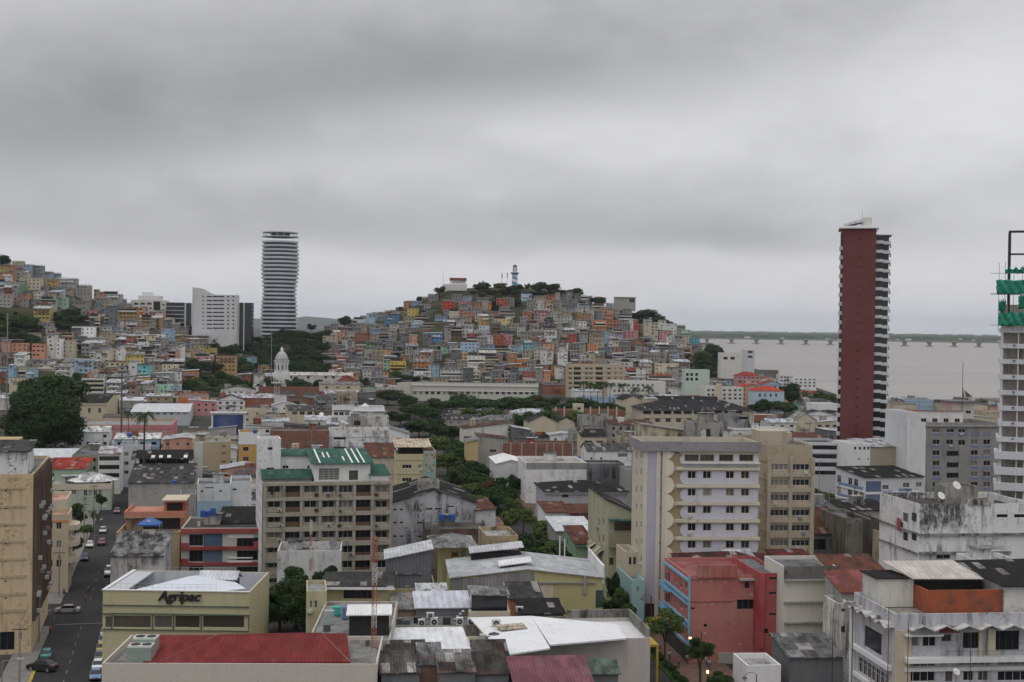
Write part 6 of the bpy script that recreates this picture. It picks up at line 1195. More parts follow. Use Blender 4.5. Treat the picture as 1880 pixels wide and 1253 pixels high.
b = B(1293, 1365, 711, D=880, col='offwhite', dep=14, yaw=4, wall=PLAIN, rcol='concrete', label='pale four-storey office with stair tower near the red riverside roofs', wins=[('f', [1301, 1309, 1330, 1340, 1350, 1359], [717, 725, 732], 5, 4, 'w')]); part(b, 'stair_tower', PLAIN, 'cream', [(7.5, -.4, 0, 11.5, 0, b.H+2.5)])
b = B(1324, 1366, 648, D=1120, z0=12, col='offwhite', dep=12, yaw=4, wall=PLAIN, label='white riverside building with a taller tower at its right end', wins=[('f', [1332, 1345], [658], 8, 5, 'd')]); part(b, 'stair_tower', PLAIN, (.55, .56, .60), [(b.w, -1, 0, b.w+8.8, 10, b.H+3)]); part(b, 'tower_window', GLASS, None, [(b.w+3, -1.1, b.H-4+k*4, b.w+7, -1, b.H-2+k*4) for k in (0, 1)])
b = B(1455, 1499, 694, D=1130, col='white', dep=10, yaw=4, wall=PLAIN, rcol='grey', label='white three-storey house standing at the river edge', wins=[('f', (1462, 1495, 5), [697, 703, 709], 4, 3, 'w')]); B(1432, 1456, 688, D=1160, col='white', rcol='red', dep=10)
b = B(1385, 1440, 718, D=850, col=(.42, .55, .62), dep=14, yaw=5, roof='hip', rcol='red', rh=3, rmat=CLEANTIN, label='sky-blue house with bright red hip roof near the river', wins=[('f', [1395, 1405, 1415, 1425], [726], 4, 6, 'w')])
B(1360, 1398, 712, D=900, col='salmon', roof='gy', rcol='red', rh=2.5, rmat=CLEANTIN); B(1400, 1436, 706, D=960, col='skyblue', roof='gy', rcol='red', rh=2.5); B(1440, 1470, 716, D=980, col='salmon', roof='gx', rcol='red', rh=1.5); B(1355, 1395, 690, D=1040, col='pink', roof='hip', rcol='red', rh=3)
B(1430, 1470, 728, D=930, col='salmon', roof='gx', rcol='red', rh=1.5); B(1395, 1430, 697, D=1060, col='offwhite', roof='gy', rcol='red', rh=2); B(1470, 1500, 722, D=1000, col='offwhite', roof='gx', rcol='red', rh=1.5)
# white hospital towers at left
b = build('hospital', 'tall white slab block with curved roofline and window rows left of the round tower', 'hospital', 357, 435, 541, D=1150, dep=16, col=(.60, .60, .60), yaw=4, par=.5, rcol='white', wall=PLAIN, wins=[('f', [373], (545, 603, 9), 2.5, 2.5, 'n'), ('f', [384.5, 396, 406.5], (545, 603, 9), 10, 2.6, 'd'), ('f', [419, 428.5], (545, 603, 9), 3.5, 2.8, 'n')])
pts = [(0, b.H), (b.w*.52, b.H)]+[(b.w*(.52-.05*i), b.H+5.5*(1-math.cos(math.pi*i/8))/2) for i in range(1, 9)]+[(0, b.H+6)]
MB().prismy(pts, 0, 3).obj('curved_parapet', PLAIN, b.e, (.60, .60, .60)); part(b, 'end_wall', PLAIN, 'silver', [(-1.9, 1, 0, -.01, 15, b.H+6)])
b = B(435.5, 463, 556, D=1165, col=(.10, .12, .14), dep=12, yaw=4, wall=DGLASS, wins=(), label='dark glass tower with pale corner strips right of the hospital block'); part(b, 'corner_strip', PLAIN, 'offwhite', [(0, -.3, 0, 2, 0, b.H), (5.5, -.3, 0, 6.5, 0, b.H)])
b = B(240, 305, 551, D=1190, col='offwhite', dep=14, yaw=4, wall=PLAIN, label='white stepped apartment complex behind the left hillside houses', wins=[('f', [250, 262, 274], [558, 566, 574], 8, 4, 'd'), ('f', [300], [560, 570], 4, 3, 'n')]); part(b, 'upper_block', PLAIN, 'white', [(6, 2, b.H, 26, 12, b.H+4), (9, 4, b.H+4, 18, 11, b.H+7)]); part(b, 'dark_strip', SHADE, None, [(20, -.1, 0, 26, 0, b.H-1)])
b = B(305, 351, 556, D=1180, col=(.09, .11, .13), dep=12, yaw=4, wall=DGLASS, wins=(), label='dark glazed office block between white complex and hospital'); part(b, 'floor_band', PLAIN, 'silver', [(0, -.15, b.H-3.5*k, b.w*.74, 0, b.H-3.5*k+.5) for k in range(0, 6)]+[(b.w*.74, -.2, 0, b.w*.8, 0, b.H)])
# church
ch = B(523, 647, 689, D=985, col=(.56, .55, .50), dep=16, yaw=5, wall=PLAIN, rcol='offwhite', roof='gx', rh=2, name='church', cat='church', label='long white church nave with round black windows', wins=[('f', [534, 566, 598, 612, 630], [693], 4.5, 4.5, 'n')])
D = 960; p = P(517, 684, D); gz = 0; dm = empty('church_dome', (p.x, D, 0), 0, 'white ribbed church dome with lantern and finial', 'dome')
z1 = P(517, 684, D).z; z2 = P(517, 663, D).z; z3 = P(517, 646, D).z; z4 = P(517, 636, D).z; r_ = 13.2*D/F
MB().box(-r_*1.05, -r_, 0, r_*1.05, r_, z1).obj('base', PLAIN, dm, 'white'); MB().lathe([(r_, z1), (r_, z2-.5), (r_*1.1, z2-.3), (r_*1.1, z2+.3)], 16).obj('drum', PLAIN, dm, (.6, .6, .6))
MB().lathe([(r_*.93, z2+.3), (r_*.9, z2+2), (r_*.72, z2+4.2), (r_*.45, z3-.6), (r_*.22, z3)], 24).obj('cupola', PLAIN, dm, (.42, .42, .42), True)
for k in range(12):
    a = math.pi*k/6; m = MB(); pr = [(r_*.95, z2+.3), (r_*.92, z2+2), (r_*.74, z2+4.2), (r_*.47, z3-.5), (r_*.24, z3)]
    for (a0, b0), (a1, b1) in zip(pr, pr[1:]): m.tube((a0*math.cos(a), a0*math.sin(a), b0), (a1*math.cos(a), a1*math.sin(a), b1), .16, .16, 4)
    m.obj('rib', PLAIN, dm, 'white')
    MB().box(-.4, -.05, 0, .4, .1, 3.6).obj('drum_window', SHADE, dm).location = ((r_+.02)*math.cos(a+.26), (r_+.02)*math.sin(a+.26), z1+2); dm.children[-1].rotation_euler = (0, 0, a+.26+math.pi/2)
MB().lathe([(1.1, z3), (1.1, z3+1.6), (1.4, z3+1.7), (.5, z3+2.4), (.12, z4)], 10).obj('lantern', PLAIN, dm, 'white')
# lighthouse and the red-roofed museum on the summit
D = 1345; p = P(945, 521, D); g = hz(p.x, D); zb = P(945, 521, D).z; zt = P(945, 486, D).z; hh = zt-zb
lh = empty('lighthouse', (p.x, D, g), 0, 'small white and blue spiral striped lighthouse on the hilltop', 'lighthouse'); o_ = zb-g
LHM, n, b_ = nm('lighthouse_stripes'); tcn = tnode(n, 'ShaderNodeTexCoord'); sp = tnode(n, 'ShaderNodeSeparateXYZ'); n.links.new(tcn.outputs['Object'], sp.inputs[0])
at = tnode(n, 'ShaderNodeMath', operation='ARCTAN2'); n.links.new(sp.outputs[1], at.inputs[0]); n.links.new(sp.outputs[0], at.inputs[1])
q1 = tnode(n, 'ShaderNodeMath', operation='MULTIPLY_ADD'); n.links.new(sp.outputs[2], q1.inputs[0]); q1.inputs[1].default_value = 1.15; n.links.new(at.outputs[0], q1.inputs[2])
q2 = tnode(n, 'ShaderNodeMath', operation='SINE'); n.links.new(q1.outputs[0], q2.inputs[0]); q3 = tnode(n, 'ShaderNodeMath', operation='GREATER_THAN'); n.links.new(q2.outputs[0], q3.inputs[0]); q3.inputs[1].default_value = .1
n.links.new(mixn(n, q3.outputs[0], (.68, .69, .70), (.06, .27, .36)), b_.inputs['Base Color'])
MB().lathe([(3.1, o_-2), (3.0, o_), (2.5, o_+hh*.5)], 16).obj('tower', LHM, lh); MB().lathe([(2.6, o_+hh*.46), (4.2, o_+hh*.53), (4.2, o_+hh*.58), (2.4, o_+hh*.585)], 16).obj('gallery', PLAIN, lh, (.06, .25, .32))
MB().lathe([(2.1, o_+hh*.585), (2.0, o_+hh*.86)], 12).obj('lantern_room', PLAIN, lh, 'offwhite'); MB().lathe([(2.3, o_+hh*.86), (2.1, o_+hh*.92), (1.2, o_+hh*.97), (.15, o_+hh)], 12).obj('cap', PLAIN, lh, 'slate')
for k in range(4): a = k*1.57+.7; MB().box(-.5, -.1, 0, .5, .1, 2.6).obj('window', SHADE, lh).location = (2.05*math.cos(a), 2.05*math.sin(a), o_+hh*.66)
p = P(826, 523, 1330); b = build('museum', 'small white museum with red tiled roof on the hilltop', 'museum', 826, 856, 515, D=1352, dep=10, col='white', yaw=2, roof='gx', rh=2.6, rcol=(.17, .05, .04), z0=P(826, 523, 1352).z, wall=PLAIN, wins=[('f', (832, 852, 7), [518.5], 1.8, 4, 'n')])
part(b, 'plinth', PLAIN, 'offwhite', [(-7, -1.5, -6, b.w+1, 0, .4)])
for x, yt_, c_, l in ((814, 499, 'slate', 'tall thin bare pole left of the hilltop museum'), (921, 500, 'red', 'flagpole with dark red flag left of the lighthouse'), (931, 499, 'skyblue', 'flagpole with pale blue flag nearest the lighthouse')):
    q = P(x, yt_, 1338); g = hz(q.x, 1338); e = empty('flagpole', (q.x, 1338, g), 0, l, 'flagpole'); MB().tube((0, 0, 0), (0, 0, q.z-g), .16, .1, 6).obj('pole', METAL, e, c_ if c_ == 'slate' else 'grey')
    if c_ != 'slate': MB().add([(.1, 0, q.z-g-1), (1.0, .1, q.z-g-1.6), (.9, 0, q.z-g-6.5), (.1, .1, q.z-g-6)], [(0, 1, 2, 3)]).obj('flag', PAINT, e, c_)
b = B(1129, 1167, 546, D=1372, z0=hz(P(1148, 546, 1372).x, 1372), col='concrete', yaw=2, dep=8, wins=[('f', [1160], [552], 10, 7, 'd')], wall=PLAIN, label='concrete house with open roof terrace standing on the right skyline', rcol='silver'); part(b, 'roof_slab', PLAIN, 'silver', [(-1, -1, b.H, b.w+1, 9, b.H+.4)])
# ---------------------------------------------------------------- houses on the two hills
HR = random.Random(11)
RC = ['silver', 'silver', 'offwhite', 'grey', 'slate', 'silver', 'concrete', 'rust', 'brown', (.13, .13, .13), (.3, .3, .3)]
def rc(): return HR.choice(RC)
W_H = wall_mat('hill_plaster', .5, .3)
def hcol():
    return HR.choices(['grey','concrete','offwhite','cream','beige','tan','salmon','pink','skyblue','mint','yellow','orange','red','lilac','turquoise','brick','brown','blue','white','ochre','green'],
                      [12, 14, 13, 13, 13, 5, 9, 7, 5, 4, 3, 3, 1.5, 3, 2, 2.5, 2, 1.5, 7, 2, .6])[0]
WIN = [MB().box(-w/2, -.06, 0, w/2, .05, h).mesh('window', SHADE) for w, h in ((.9, 1.0), (1.2, 1.1), (.8, 1.3), (1.8, 1.1))]
SILL = None
HOUSES = []; HI = [-1]
def house(X, Y, z, w, h, d, col, rcol='silver', kind='shed', yaw=0., gal=False, label=None, vivid=1.):
    st_ = max(1, round(h/2.9)); cn_ = col; base_ = PAL[col]; g_ = sum(base_)/3; sat = HR.uniform(.75, 1.1)*vivid; br_ = HR.uniform(.8, 1.3); col = tuple(max(.01, (g_+(v-g_)*sat)*br_) for v in base_)
    e = empty('hillside_house', (X, Y, z), yaw, label, 'house', 'houses stacked on the hillsides')
    MB().box(0, 0, -4, w, d, h).obj('wall', W_H, e, col)
    o = .5; m = MB()
    if kind == 'flat': m.box(-.2, -.2, h, w+.2, d+.2, h+.2); 
    elif kind == 'shedf': m.hexa([(-o, -1.1, h-.1), (w+o, -1.1, h-.1), (w+o, d+o, h+1.9), (-o, d+o, h+1.9), (-o, -1.1, h+.05), (w+o, -1.1, h+.05), (w+o, d+o, h+2.05), (-o, d+o, h+2.05)])
    elif kind == 'shed': dz = HR.choice((-.6, .5, .9, -.9)); m.hexa([(-o, -o, h+.02+max(0, -dz)), (w+o, -o, h+.02+max(0, dz)), (w+o, d+o, h+.4+max(0, dz)), (-o, d+o, h+.4+max(0, -dz)), (-o, -o, h+.16+max(0, -dz)), (w+o, -o, h+.16+max(0, dz)), (w+o, d+o, h+.55+max(0, dz)), (-o, d+o, h+.55+max(0, -dz))])
    elif kind == 'gable': m.prismx([(-o, h-.1), (d/2, h+1.6), (d+o, h-.1), (d+o, h+.05), (d/2, h+1.76), (-o, h+.05)], -o, w+o)
    else:   # roof on posts over an open terrace
        m.box(-o, -o, h+2.2, w*.8, d, h+2.35)
    m.obj('roof', TIN if kind != 'flat' else SLAB, e, rcol)
    if kind == 'open':
        p = MB()
        for xx in (0, w*.7): p.box(xx, 0, h, xx+.2, .2, h+2.2)
        p.box(0, 3, h, w*.75, 3.2, h+2.2); p.obj('terrace_frame', W_H, e, 'slate')
    if HR.random() < .55:      # a wing of another height, half in front, with its own roof slab
        wa = w*HR.uniform(.3, .6); xa = HR.choice((0, w-wa))+HR.uniform(-.8, .8); ha = max(2.4, h+HR.choice((-3, -2.6, -1.2, 1.6, 2.6))); ya = HR.uniform(-2.2, -.4)
        a_ = MB().box(xa, ya, -4, xa+wa, d*.7, ha).obj('side_wing', W_H, e, HR.choice([col, 'grey', 'concrete', 'offwhite', 'slate'])); MB().hexa([(xa-.4, ya-.7, ha), (xa+wa+.4, ya-.7, ha+.1), (xa+wa+.4, d*.7, ha+.7), (xa-.4, d*.7, ha+.6), (xa-.4, ya-.7, ha+.13), (xa+wa+.4, ya-.7, ha+.23), (xa+wa+.4, d*.7, ha+.83), (xa-.4, d*.7, ha+.73)]).obj('wing_roof', TIN, a_, rc())
        for j in range(int(ha/2.7)):
            if HR.random() < .75: q = link('window', HR.choice(WIN), a_); q.location = (xa+wa*HR.uniform(.3, .7), ya, ha-2.1-j*2.8)
    if HR.random() < .3: MB().box(w*.2, -1.0, h-3.0, w*.9, 0, h-2.8).box(w*.2, -1.0, h-2.8, w*.9, -.92, h-1.9).obj('balcony', W_H, e, HR.choice(['white', 'grey', 'offwhite', 'brown']))
    if HR.random() < .25: m = MB(); [m.box(w*k_, .2, h, w*k_+.18, .4, h+HR.uniform(.8, 2.2)) for k_ in (.05, .35, .65, .92)]; m.obj('bare_column', W_H, e, 'concrete')
    n = max(1, int(w/2.9)); wm_ = HR.choice(WIN)
    for j in range(st_):
        if h-2.3-j*2.9 < .2: break
        if gal and HR.random() < .45:
            MB().box(.4, -.05, h-2.4-j*2.9, w-.4, .02, h-.5-j*2.9).obj('gallery_opening', SHADE, e); MB().box(0, -1.1, h-2.9-j*2.9, w, 0, h-2.7-j*2.9).box(0, -1.1, h-2.7-j*2.9, w, -1.0, h-1.9-j*2.9).obj('balcony', W_H, e, HR.choice([col, 'white', 'cream'])); continue
        for i in range(n):
            if HR.random() < .18: continue
            q = link('window', wm_, e); q.location = ((i+.5)*w/n+HR.uniform(-.2, .2), 0, h-2.2-j*2.9)
    HOUSES.append((e, cn_, st_, rcol, kind, w, h)); e['_h'] = HI[0]; return e
RC = ['silver', 'silver', 'offwhite', 'grey', 'slate', 'silver', 'concrete', 'rust', 'brown', (.13, .13, .13), (.3, .3, .3)]

# the ones that stand out, by the photo place of their front (x0, x1, top, bottom), wall and roof
SPEC = [
 (778,812,612,634,'blue','silver','shed',0), (737,765,616,638,'salmon','silver','shed',0), (775,818,594,606,'yellow','grey','shed',1), (817,848,601,628,'brown','grey','shed',1), (1088,1113,588,612,'orange','silver','flat',1), (1113,1144,588,602,'orange','brown','flat',0),
 (911,932,548,570,'red','silver','flat',0), (884,902,555,571,'orange','silver','shed',0), (812,834,553,574,'red','silver','shed',0), (768,791,558,575,'grey','slate','flat',0), (748,768,567,588,'yellow','silver','flat',0), (755,778,590,605,'skyblue','silver','flat',0),
 (706,733,581,598,'blue','slate','shed',0), (650,680,612,630,'brick','brick','shed',0), (695,727,612,634,'grey','silver','flat',1), (669,691,644,668,'concrete','silver','flat',1), (682,706,645,670,'tan','yellow','flat',0), (703,728,655,680,'mint','silver','shed',1), (716,745,663,688,'yellow','brown','open',1),
 (758,787,664,686,'orange','grey','gable',0), (788,806,670,700,'skyblue','slate','shed',0), (808,850,678,700,'offwhite','slate','gable',1), (828,858,648,664,'yellow','offwhite','flat',0), (858,890,654,690,'offwhite','silver','flat',1), (880,905,664,690,'tan','beige','flat',1), (845,880,629,648,'skyblue','silver','flat',0),
 (879,898,598,622,'silver','white','flat',0), (879,900,610,628,'lilac','silver','flat',0), (870,882,606,618,'white','silver','flat',0), (1042,1058,614,630,'red','slate','shed',1), (988,1002,622,634,'red','white','flat',0), (972,986,620,634,'orange','grey','shed',0), (1080,1098,632,650,'orange','offwhite','flat',0),
 (1028,1059,588,608,'concrete','pink','flat',0), (1002,1015,558,576,'beige','yellow','flat',0), (1135,1160,576,594,'blue','silver','flat',1), (1183,1208,592,620,'cream','grey','flat',0), (1208,1242,594,624,'white','grey','flat',0), (1246,1268,606,620,'mint','silver','shed',0), (1258,1285,620,636,'turquoise','rust','shed',0),
 (1210,1232,608,628,'pink','mint','shed',0), (1124,1144,604,624,'lilac','silver','flat',1), (1144,1172,608,624,'pink','silver','flat',0), (1190,1210,638,652,'blue','offwhite','shed',0), (1125,1147,650,668,'lilac','white','shed',1), (1148,1170,648,664,'grey','silver','shed',1), (1203,1246,668,690,'cream','offwhite','flat',0),
 (1150,1186,680,700,'offwhite','red','gable',1), (1190,1236,690,706,'offwhite','brick','gable',1), (950,972,660,676,'orange','silver','shed',0), (925,956,670,684,'brick','silver','shed',0), (1000,1012,580,592,'concrete','white','flat',0), (925,940,618,634,'pink','silver','shed',0), (905,925,615,640,'brick','slate','flat',1),
 (945,972,676,688,'skyblue','concrete','flat',0), (1020,1042,650,668,'pink','silver','flat',1), (1024,1040,648,672,'white','silver','flat',0), (985,1010,682,705,'salmon','silver','shed',0), (1012,1032,672,690,'orange','slate','shed',0), (620,648,602,612,'brown','white','shed',1), (628,648,628,645,'white','silver','shed',0), (612,630,610,628,'salmon','white','gable',0),
 # left hill
 (36,74,511,536,'cream','white','flat',0), (94,109,502,514,'blue','slate','shed',0), (85,104,513,532,'ochre','slate','flat',0), (104,140,512,532,'grey','slate','shed',0), (140,165,524,546,'concrete','slate','shed',1), (98,122,548,562,'mint','silver','shed',0), (0,24,500,520,'salmon','slate','shed',1), (22,42,480,492,'beige','slate','shed',0),
 (173,190,536,552,'salmon','cream','flat',0), (190,222,540,556,'concrete','silver','open',0), (140,156,570,584,'white','silver','flat',1), (157,175,570,590,'pink','grey','flat',1), (192,212,565,602,'blue','slate','flat',1), (212,252,566,592,'ochre','brown','shed',1), (232,262,566,580,'orange','grey','flat',1), (132,172,600,620,'white','silver','flat',0),
 (296,318,604,626,'skyblue','silver','flat',0), (240,262,600,614,'brick','slate','shed',0), (255,283,600,612,'beige','brown','shed',1), (318,336,610,624,'ochre','grey','flat',0), (86,111,622,660,'white','grey','flat',0), (58,81,632,662,'salmon','salmon','flat',0), (4,48,630,658,'salmon','cream','open',1), (113,135,626,660,'cream','concrete','flat',0), (134,158,624,644,'beige','silver','flat',1),
 (136,170,660,686,'skyblue','white','flat',0), (160,187,682,694,'orange','silver','flat',0), (0,24,650,672,'pink','slate','shed',0), (28,62,674,702,'cream','slate','flat',1), (46,64,678,704,'skyblue','slate','flat',0), (0,28,678,704,'skyblue','grey','shed',1), (165,190,650,664,'cream','silver','shed',0), (396,432,654,684,'ochre','brown','flat',0), (432,448,656,672,'cream','slate','shed',0),
 (330,362,640,652,'tan','slate','flat',1), (372,396,640,660,'yellow','cream','flat',1), (350,374,634,650,'cream','slate','shed',1), (327,362,682,704,'salmon','silver','shed',0), (280,316,686,704,'grey','silver','shed',0), (448,470,656,676,'skyblue','slate','shed',0), (436,460,688,698,'brick','silver','shed',0),
 (334,384,616,628,'offwhite','silver','flat',1), (256,284,616,634,'cream','silver','shed',1), (288,300,614,626,'white','silver','flat',0), (210,260,616,628,'cream','silver','shed',1), (182,210,614,628,'beige','grey','shed',0), (210,232,634,650,'white','slate','shed',0), (232,256,634,652,'offwhite','silver','shed',1)]
OCC = []
def taken(x0, x1, y0, y1, f=.35):
    a = (x1-x0)*(y1-y0)
    return any(max(0, min(x1, q[1])-max(x0, q[0]))*max(0, min(y1, q[3])-max(y0, q[2])) > f*a for q in OCC)
for (x0, x1, yt, yb, c, rc_, k, g) in SPEC:
    q = T(x0, yb); D = q.y; w = (x1-x0)*D/F; top = P(x0, yt, D).z; 
    house(q.x, D, q.z, w, top-q.z, HR.uniform(6, 8), c, rc_, k, math.radians(HR.uniform(-3, 8)), bool(g), vivid=1.15); OCC.append((x0-1, x1+1, yt-1, yb))
# places kept for trees (x0, x1, y0, y1)
FOREST = [(-20,72,562,625), (95,140,575,620), (118,165,560,612), (60,150,628,640), (380,500,598,690), (500,600,610,700), (330,372,655,735), (360,470,690,730), (795,1010,518,549), (900,925,535,575), (940,960,545,590), (1165,1205,568,600), (985,1010,590,600), (1290,1360,635,700), (1255,1300,650,690), (30,58,630,665), (60,160,690,740), (1100,1190,560,572), (695,728,630,642)]
def infor(x, y): return any(a < x < b and c < y < d for a, b, c, d in FOREST)
cand = []
D = 850.
while D < 1400:
    p = -40.
    while p < 1330:
        a, b_ = Df(p), Dr(p)
        wpx = HR.choice((5.5, 7, 8, 9, 10, 11, 12.5, 14.5))*F/D; x = p; p += wpx*HR.choice((.98, 1.05, 1.1, 1.2, 1.5))
        if D < a-14 or D > b_+6: continue
        X = (x-940)*D/F; Y = D+HR.uniform(-6, 6); z = hz(X, Y); px, py = proj((X, Y, z)); h = HR.choice((2.8, 3.2, 4.2, 5.6, 5.8, 6.2, 7.2, 8.4, 8.8, 10.5)); pt = proj((X, Y, z+h))[1]
        if D > b_-12: h = min(h, 5.8)
        if D < a+8 and x > 480: continue
        if infor(px+wpx/2, py-4) or taken(px, px+wpx, pt, py): continue
        if px+wpx < -4 or (500 < px < 560) or py > 735: continue
        cand.append((Y, X, z, wpx*D/F*.96, h, px, wpx, py))
    D += 12.8
# what shows largest stands as houses of its own, the rest (highest, farthest, most hidden) as one mass
print('hill candidates', len(cand))
cand.sort(key=lambda c: -(c[4]*c[3])/c[0]**2*(1.5 if HR.random() < .5 else 1))
NI = 300-len(SPEC)+20
m = [MB() for _ in range(6)]; pc = ['grey', 'concrete', 'beige', 'salmon', 'offwhite', 'skyblue']; mr = MB(); mw = MB()
for i, (Y, X, z, w, h, px, wpx, py) in enumerate(cand):
    if i < NI:
        if i in DROP_H: [HR.random() for _ in range(12)]; continue
        HI[0] = i; c = hcol(); house(X, Y, z, w, h, HR.uniform(6, 8), c, rc(), HR.choice(['shed', 'shedf', 'flat', 'shedf', 'gable', 'open', 'shedf']) if h < 6.5 else HR.choice(['shed', 'shedf', 'flat', 'open']), math.radians(HR.uniform(-16, 20)), HR.random() < .3)
    else:
        k = HR.choices(range(6), [4, 4, 3, 1.4, 1.5, .8])[0]; m[k].box(X, Y, z-4, X+w, Y+7, z+h); mr.hexa([(X-.5, Y-.5, z+h+.02), (X+w+.5, Y-.5, z+h+.5), (X+w+.5, Y+7.5, z+h+.9), (X-.5, Y+7.5, z+h+.4), (X-.5, Y-.5, z+h+.15), (X+w+.5, Y-.5, z+h+.65), (X+w+.5, Y+7.5, z+h+1.05), (X-.5, Y+7.5, z+h+.55)])
        for j in range(int(h/2.8)):
            for q in range(int(w/3)): mw.box(X+1+q*3, Y-.06, z+h-2.2-j*2.9, X+2.1+q*3, Y, z+h-1.1-j*2.9)
mats = []
for k in pc: mats.append(smat('mass_'+k, PAL[k], .9, var=.5))
M = MB(); off = 0
for k, q in enumerate(m+[mr, mw]):
    M.mi = k; M.add(q.v, q.f)
o = M.obj('hillside_houses', mats+[smat('mass_roof', (.26, .26, .26), .7, var=.8), SHADE]); tag(o, 'crowded small grey and pastel houses filling the gaps high on both hillsides', 'houses')['kind'] = 'stuff'
# ---------------------------------------------------------------- low infill between the named buildings of the flat town
for q in range(len(AUTOB)): AUTOB[q] += (-1,)
def blocked(X, Y, w, d):
    for (a, b_, cs, sn, fw_, fd) in FOOT:
        for (qx, qy) in ((X, Y), (X+w, Y), (X, Y+d), (X+w, Y+d), (X+w/2, Y+d/2)):
            dx, dy = qx-a, qy-b_; u_, v_ = dx*cs+dy*sn, -dx*sn+dy*cs
            if -1.5 < u_ < fw_+1.5 and -1.5 < v_ < fd+1.5: return True
    s = (X+w/2-A[0])*dv.x+(Y-A[1])*dv.y; t_ = (X+w/2-A[0])*nv.x+(Y+d/2-A[1])*nv.y
    if -10 < t_ < 20 and s < 330: return True
    if 34 < s < 52 and t_ < 100: return True
    t_ = (X+w/2-A2[0])*nv2.x+(Y+d/2-A2[1])*nv2.y; s = (X-A2[0])*dv2.x+(Y-A2[1])*dv2.y
    if -14 < t_ < 18: return True
    return False
IR = random.Random(5); n_ = 0; Y = 262.
GREEN = [(690,960,720,960), (720,1060,715,760), (0,150,720,822), (340,430,640,720)]
while Y < 1060:
    sc__ = 1 if Y < 500 else 1.35
    p = -30.
    while p < 1900:
        w, d = IR.uniform(9, 17)*sc__, IR.uniform(9, 14)*sc__; x = p; p += (w+1.2)*F/Y
        X = (x-940)*Y/F; hgt = IR.choice((3.2, 3.6, 6, 6.4, 6.8, 7.2)) if Y > 420 else IR.choice((3.2, 3.4, 4.5, 6))
        if hz(X, Y) > .5 or (x > 1500 and Y > 930) or (x > 1420 and Y > 1000): continue
        px, py = proj((X, Y, hgt)); 
        if blocked(X, Y, w, d): continue
        if any(a < px+w*F/Y/2 < b_ and c < py < d_ for a, b_, c, d_ in GREEN): continue
        n_ += 1; rr = [IR.random() for _ in range(8)]
        if KEEP_I is not None and n_-1 not in KEEP_I: t_ = math.radians(12 if x < 600 else 7); FOOT.append((X, Y, math.cos(t_), math.sin(t_), w, d)); continue
        ch_ = lambda l, i: l[int(rr[i]*len(l))]
        build('building', None, 'building', px, px+w*F/Y, py, D=Y, dep=d, col=ch_(['grey', 'concrete', 'offwhite', 'white', 'white', 'cream', 'beige', 'slate', 'salmon', 'tan', 'brick', 'skyblue', 'mint', 'offwhite'], 0), yaw=12 if x < 600 else 7,
              roof=ch_(['gx', 'shedb', 'gy', 'shedl', 'flat', 'hip', 'gx', 'shedb', 'flat', 'flat'], 1), rh=.8+1.2*rr[2], rcol=ch_(['silver', 'white', 'grey', 'slate', BT, BT, GT, GT, 'concrete', 'rust', 'silver'], 3),
              rmat=RUSTY if rr[4] < .15 else None, wall=ch_([WORN, MOULD, PLAIN], 5), par=.5, wins='auto' if Y < 640 else (), group=None)
        AUTOB[-1] += (n_-1,)
    Y += 15.5*sc__
print('infill', n_)
# ---------------------------------------------------------------- trees
TR = random.Random(77)
def tr(x, ytop, w, h=9., kind='broad', D=None, label=None, **k):
    if D is None: D = (CH-h)*F/(ytop-yhor(x))
    if not label and 8 < w < 100: w *= 1.3; k.setdefault('low', .1)
    return treep(x, ytop, w, D, kind, label=label, group='trees in the town', **k)
tr(80, 706, 150, kind='big', D=548, low=-.3, label='huge dark spreading tree left of the pink market hall')
tr(112, 676, 84, kind='broad2', D=700, low=.1); tr(150, 690, 40, 12, low=.1, kind='dark'); tr(60, 690, 60, kind='dark', D=690, low=.1)
tr(262, 752, 1, 1) if 0 else None
# boulevard
for q in ((712, 714, 48, 11, 'dark'), (690, 734, 36, 9, 'broad'), (748, 722, 36, 12, 'dark'), (762, 738, 44, 10, 'broad2'), (735, 752, 50, 9, 'broad'), (788, 744, 44, 10, 'dark'), (770, 768, 56, 10, 'broad2'), (808, 775, 40, 9, 'broad'), (800, 795, 48, 10, 'light'), (828, 800, 50, 9, 'broad'),
          (822, 824, 56, 10, 'light'), (850, 826, 46, 9, 'broad2'), (846, 852, 60, 10, 'flame'), (876, 850, 50, 9, 'broad'), (862, 878, 56, 9.5, 'light'), (893, 880, 60, 9, 'flame'), (838, 888, 44, 9, 'broad'), (915, 890, 44, 8, 'broad2'), (874, 900, 50, 8.5, 'light'),
          (942, 905, 40, 8.5, 'airy'), (962, 922, 44, 8.5, 'airy'), (935, 932, 34, 7, 'light'), (1005, 948, 60, 9, 'light'), (985, 975, 60, 8, 'broad'), (1020, 985, 56, 8, 'light'), (975, 1000, 50, 7, 'broad2'), (1035, 1005, 40, 7, 'broad'), (948, 868, 30, 8, 'broad'),
          (1125, 1045, 26, 8, 'broad'), (1140, 1070, 30, 7, 'light'), (1128, 1090, 34, 6, 'broad2'), (1150, 1100, 30, 5, 'light'), (1095, 1035, 26, 7, 'broad')):
    tr(*q)
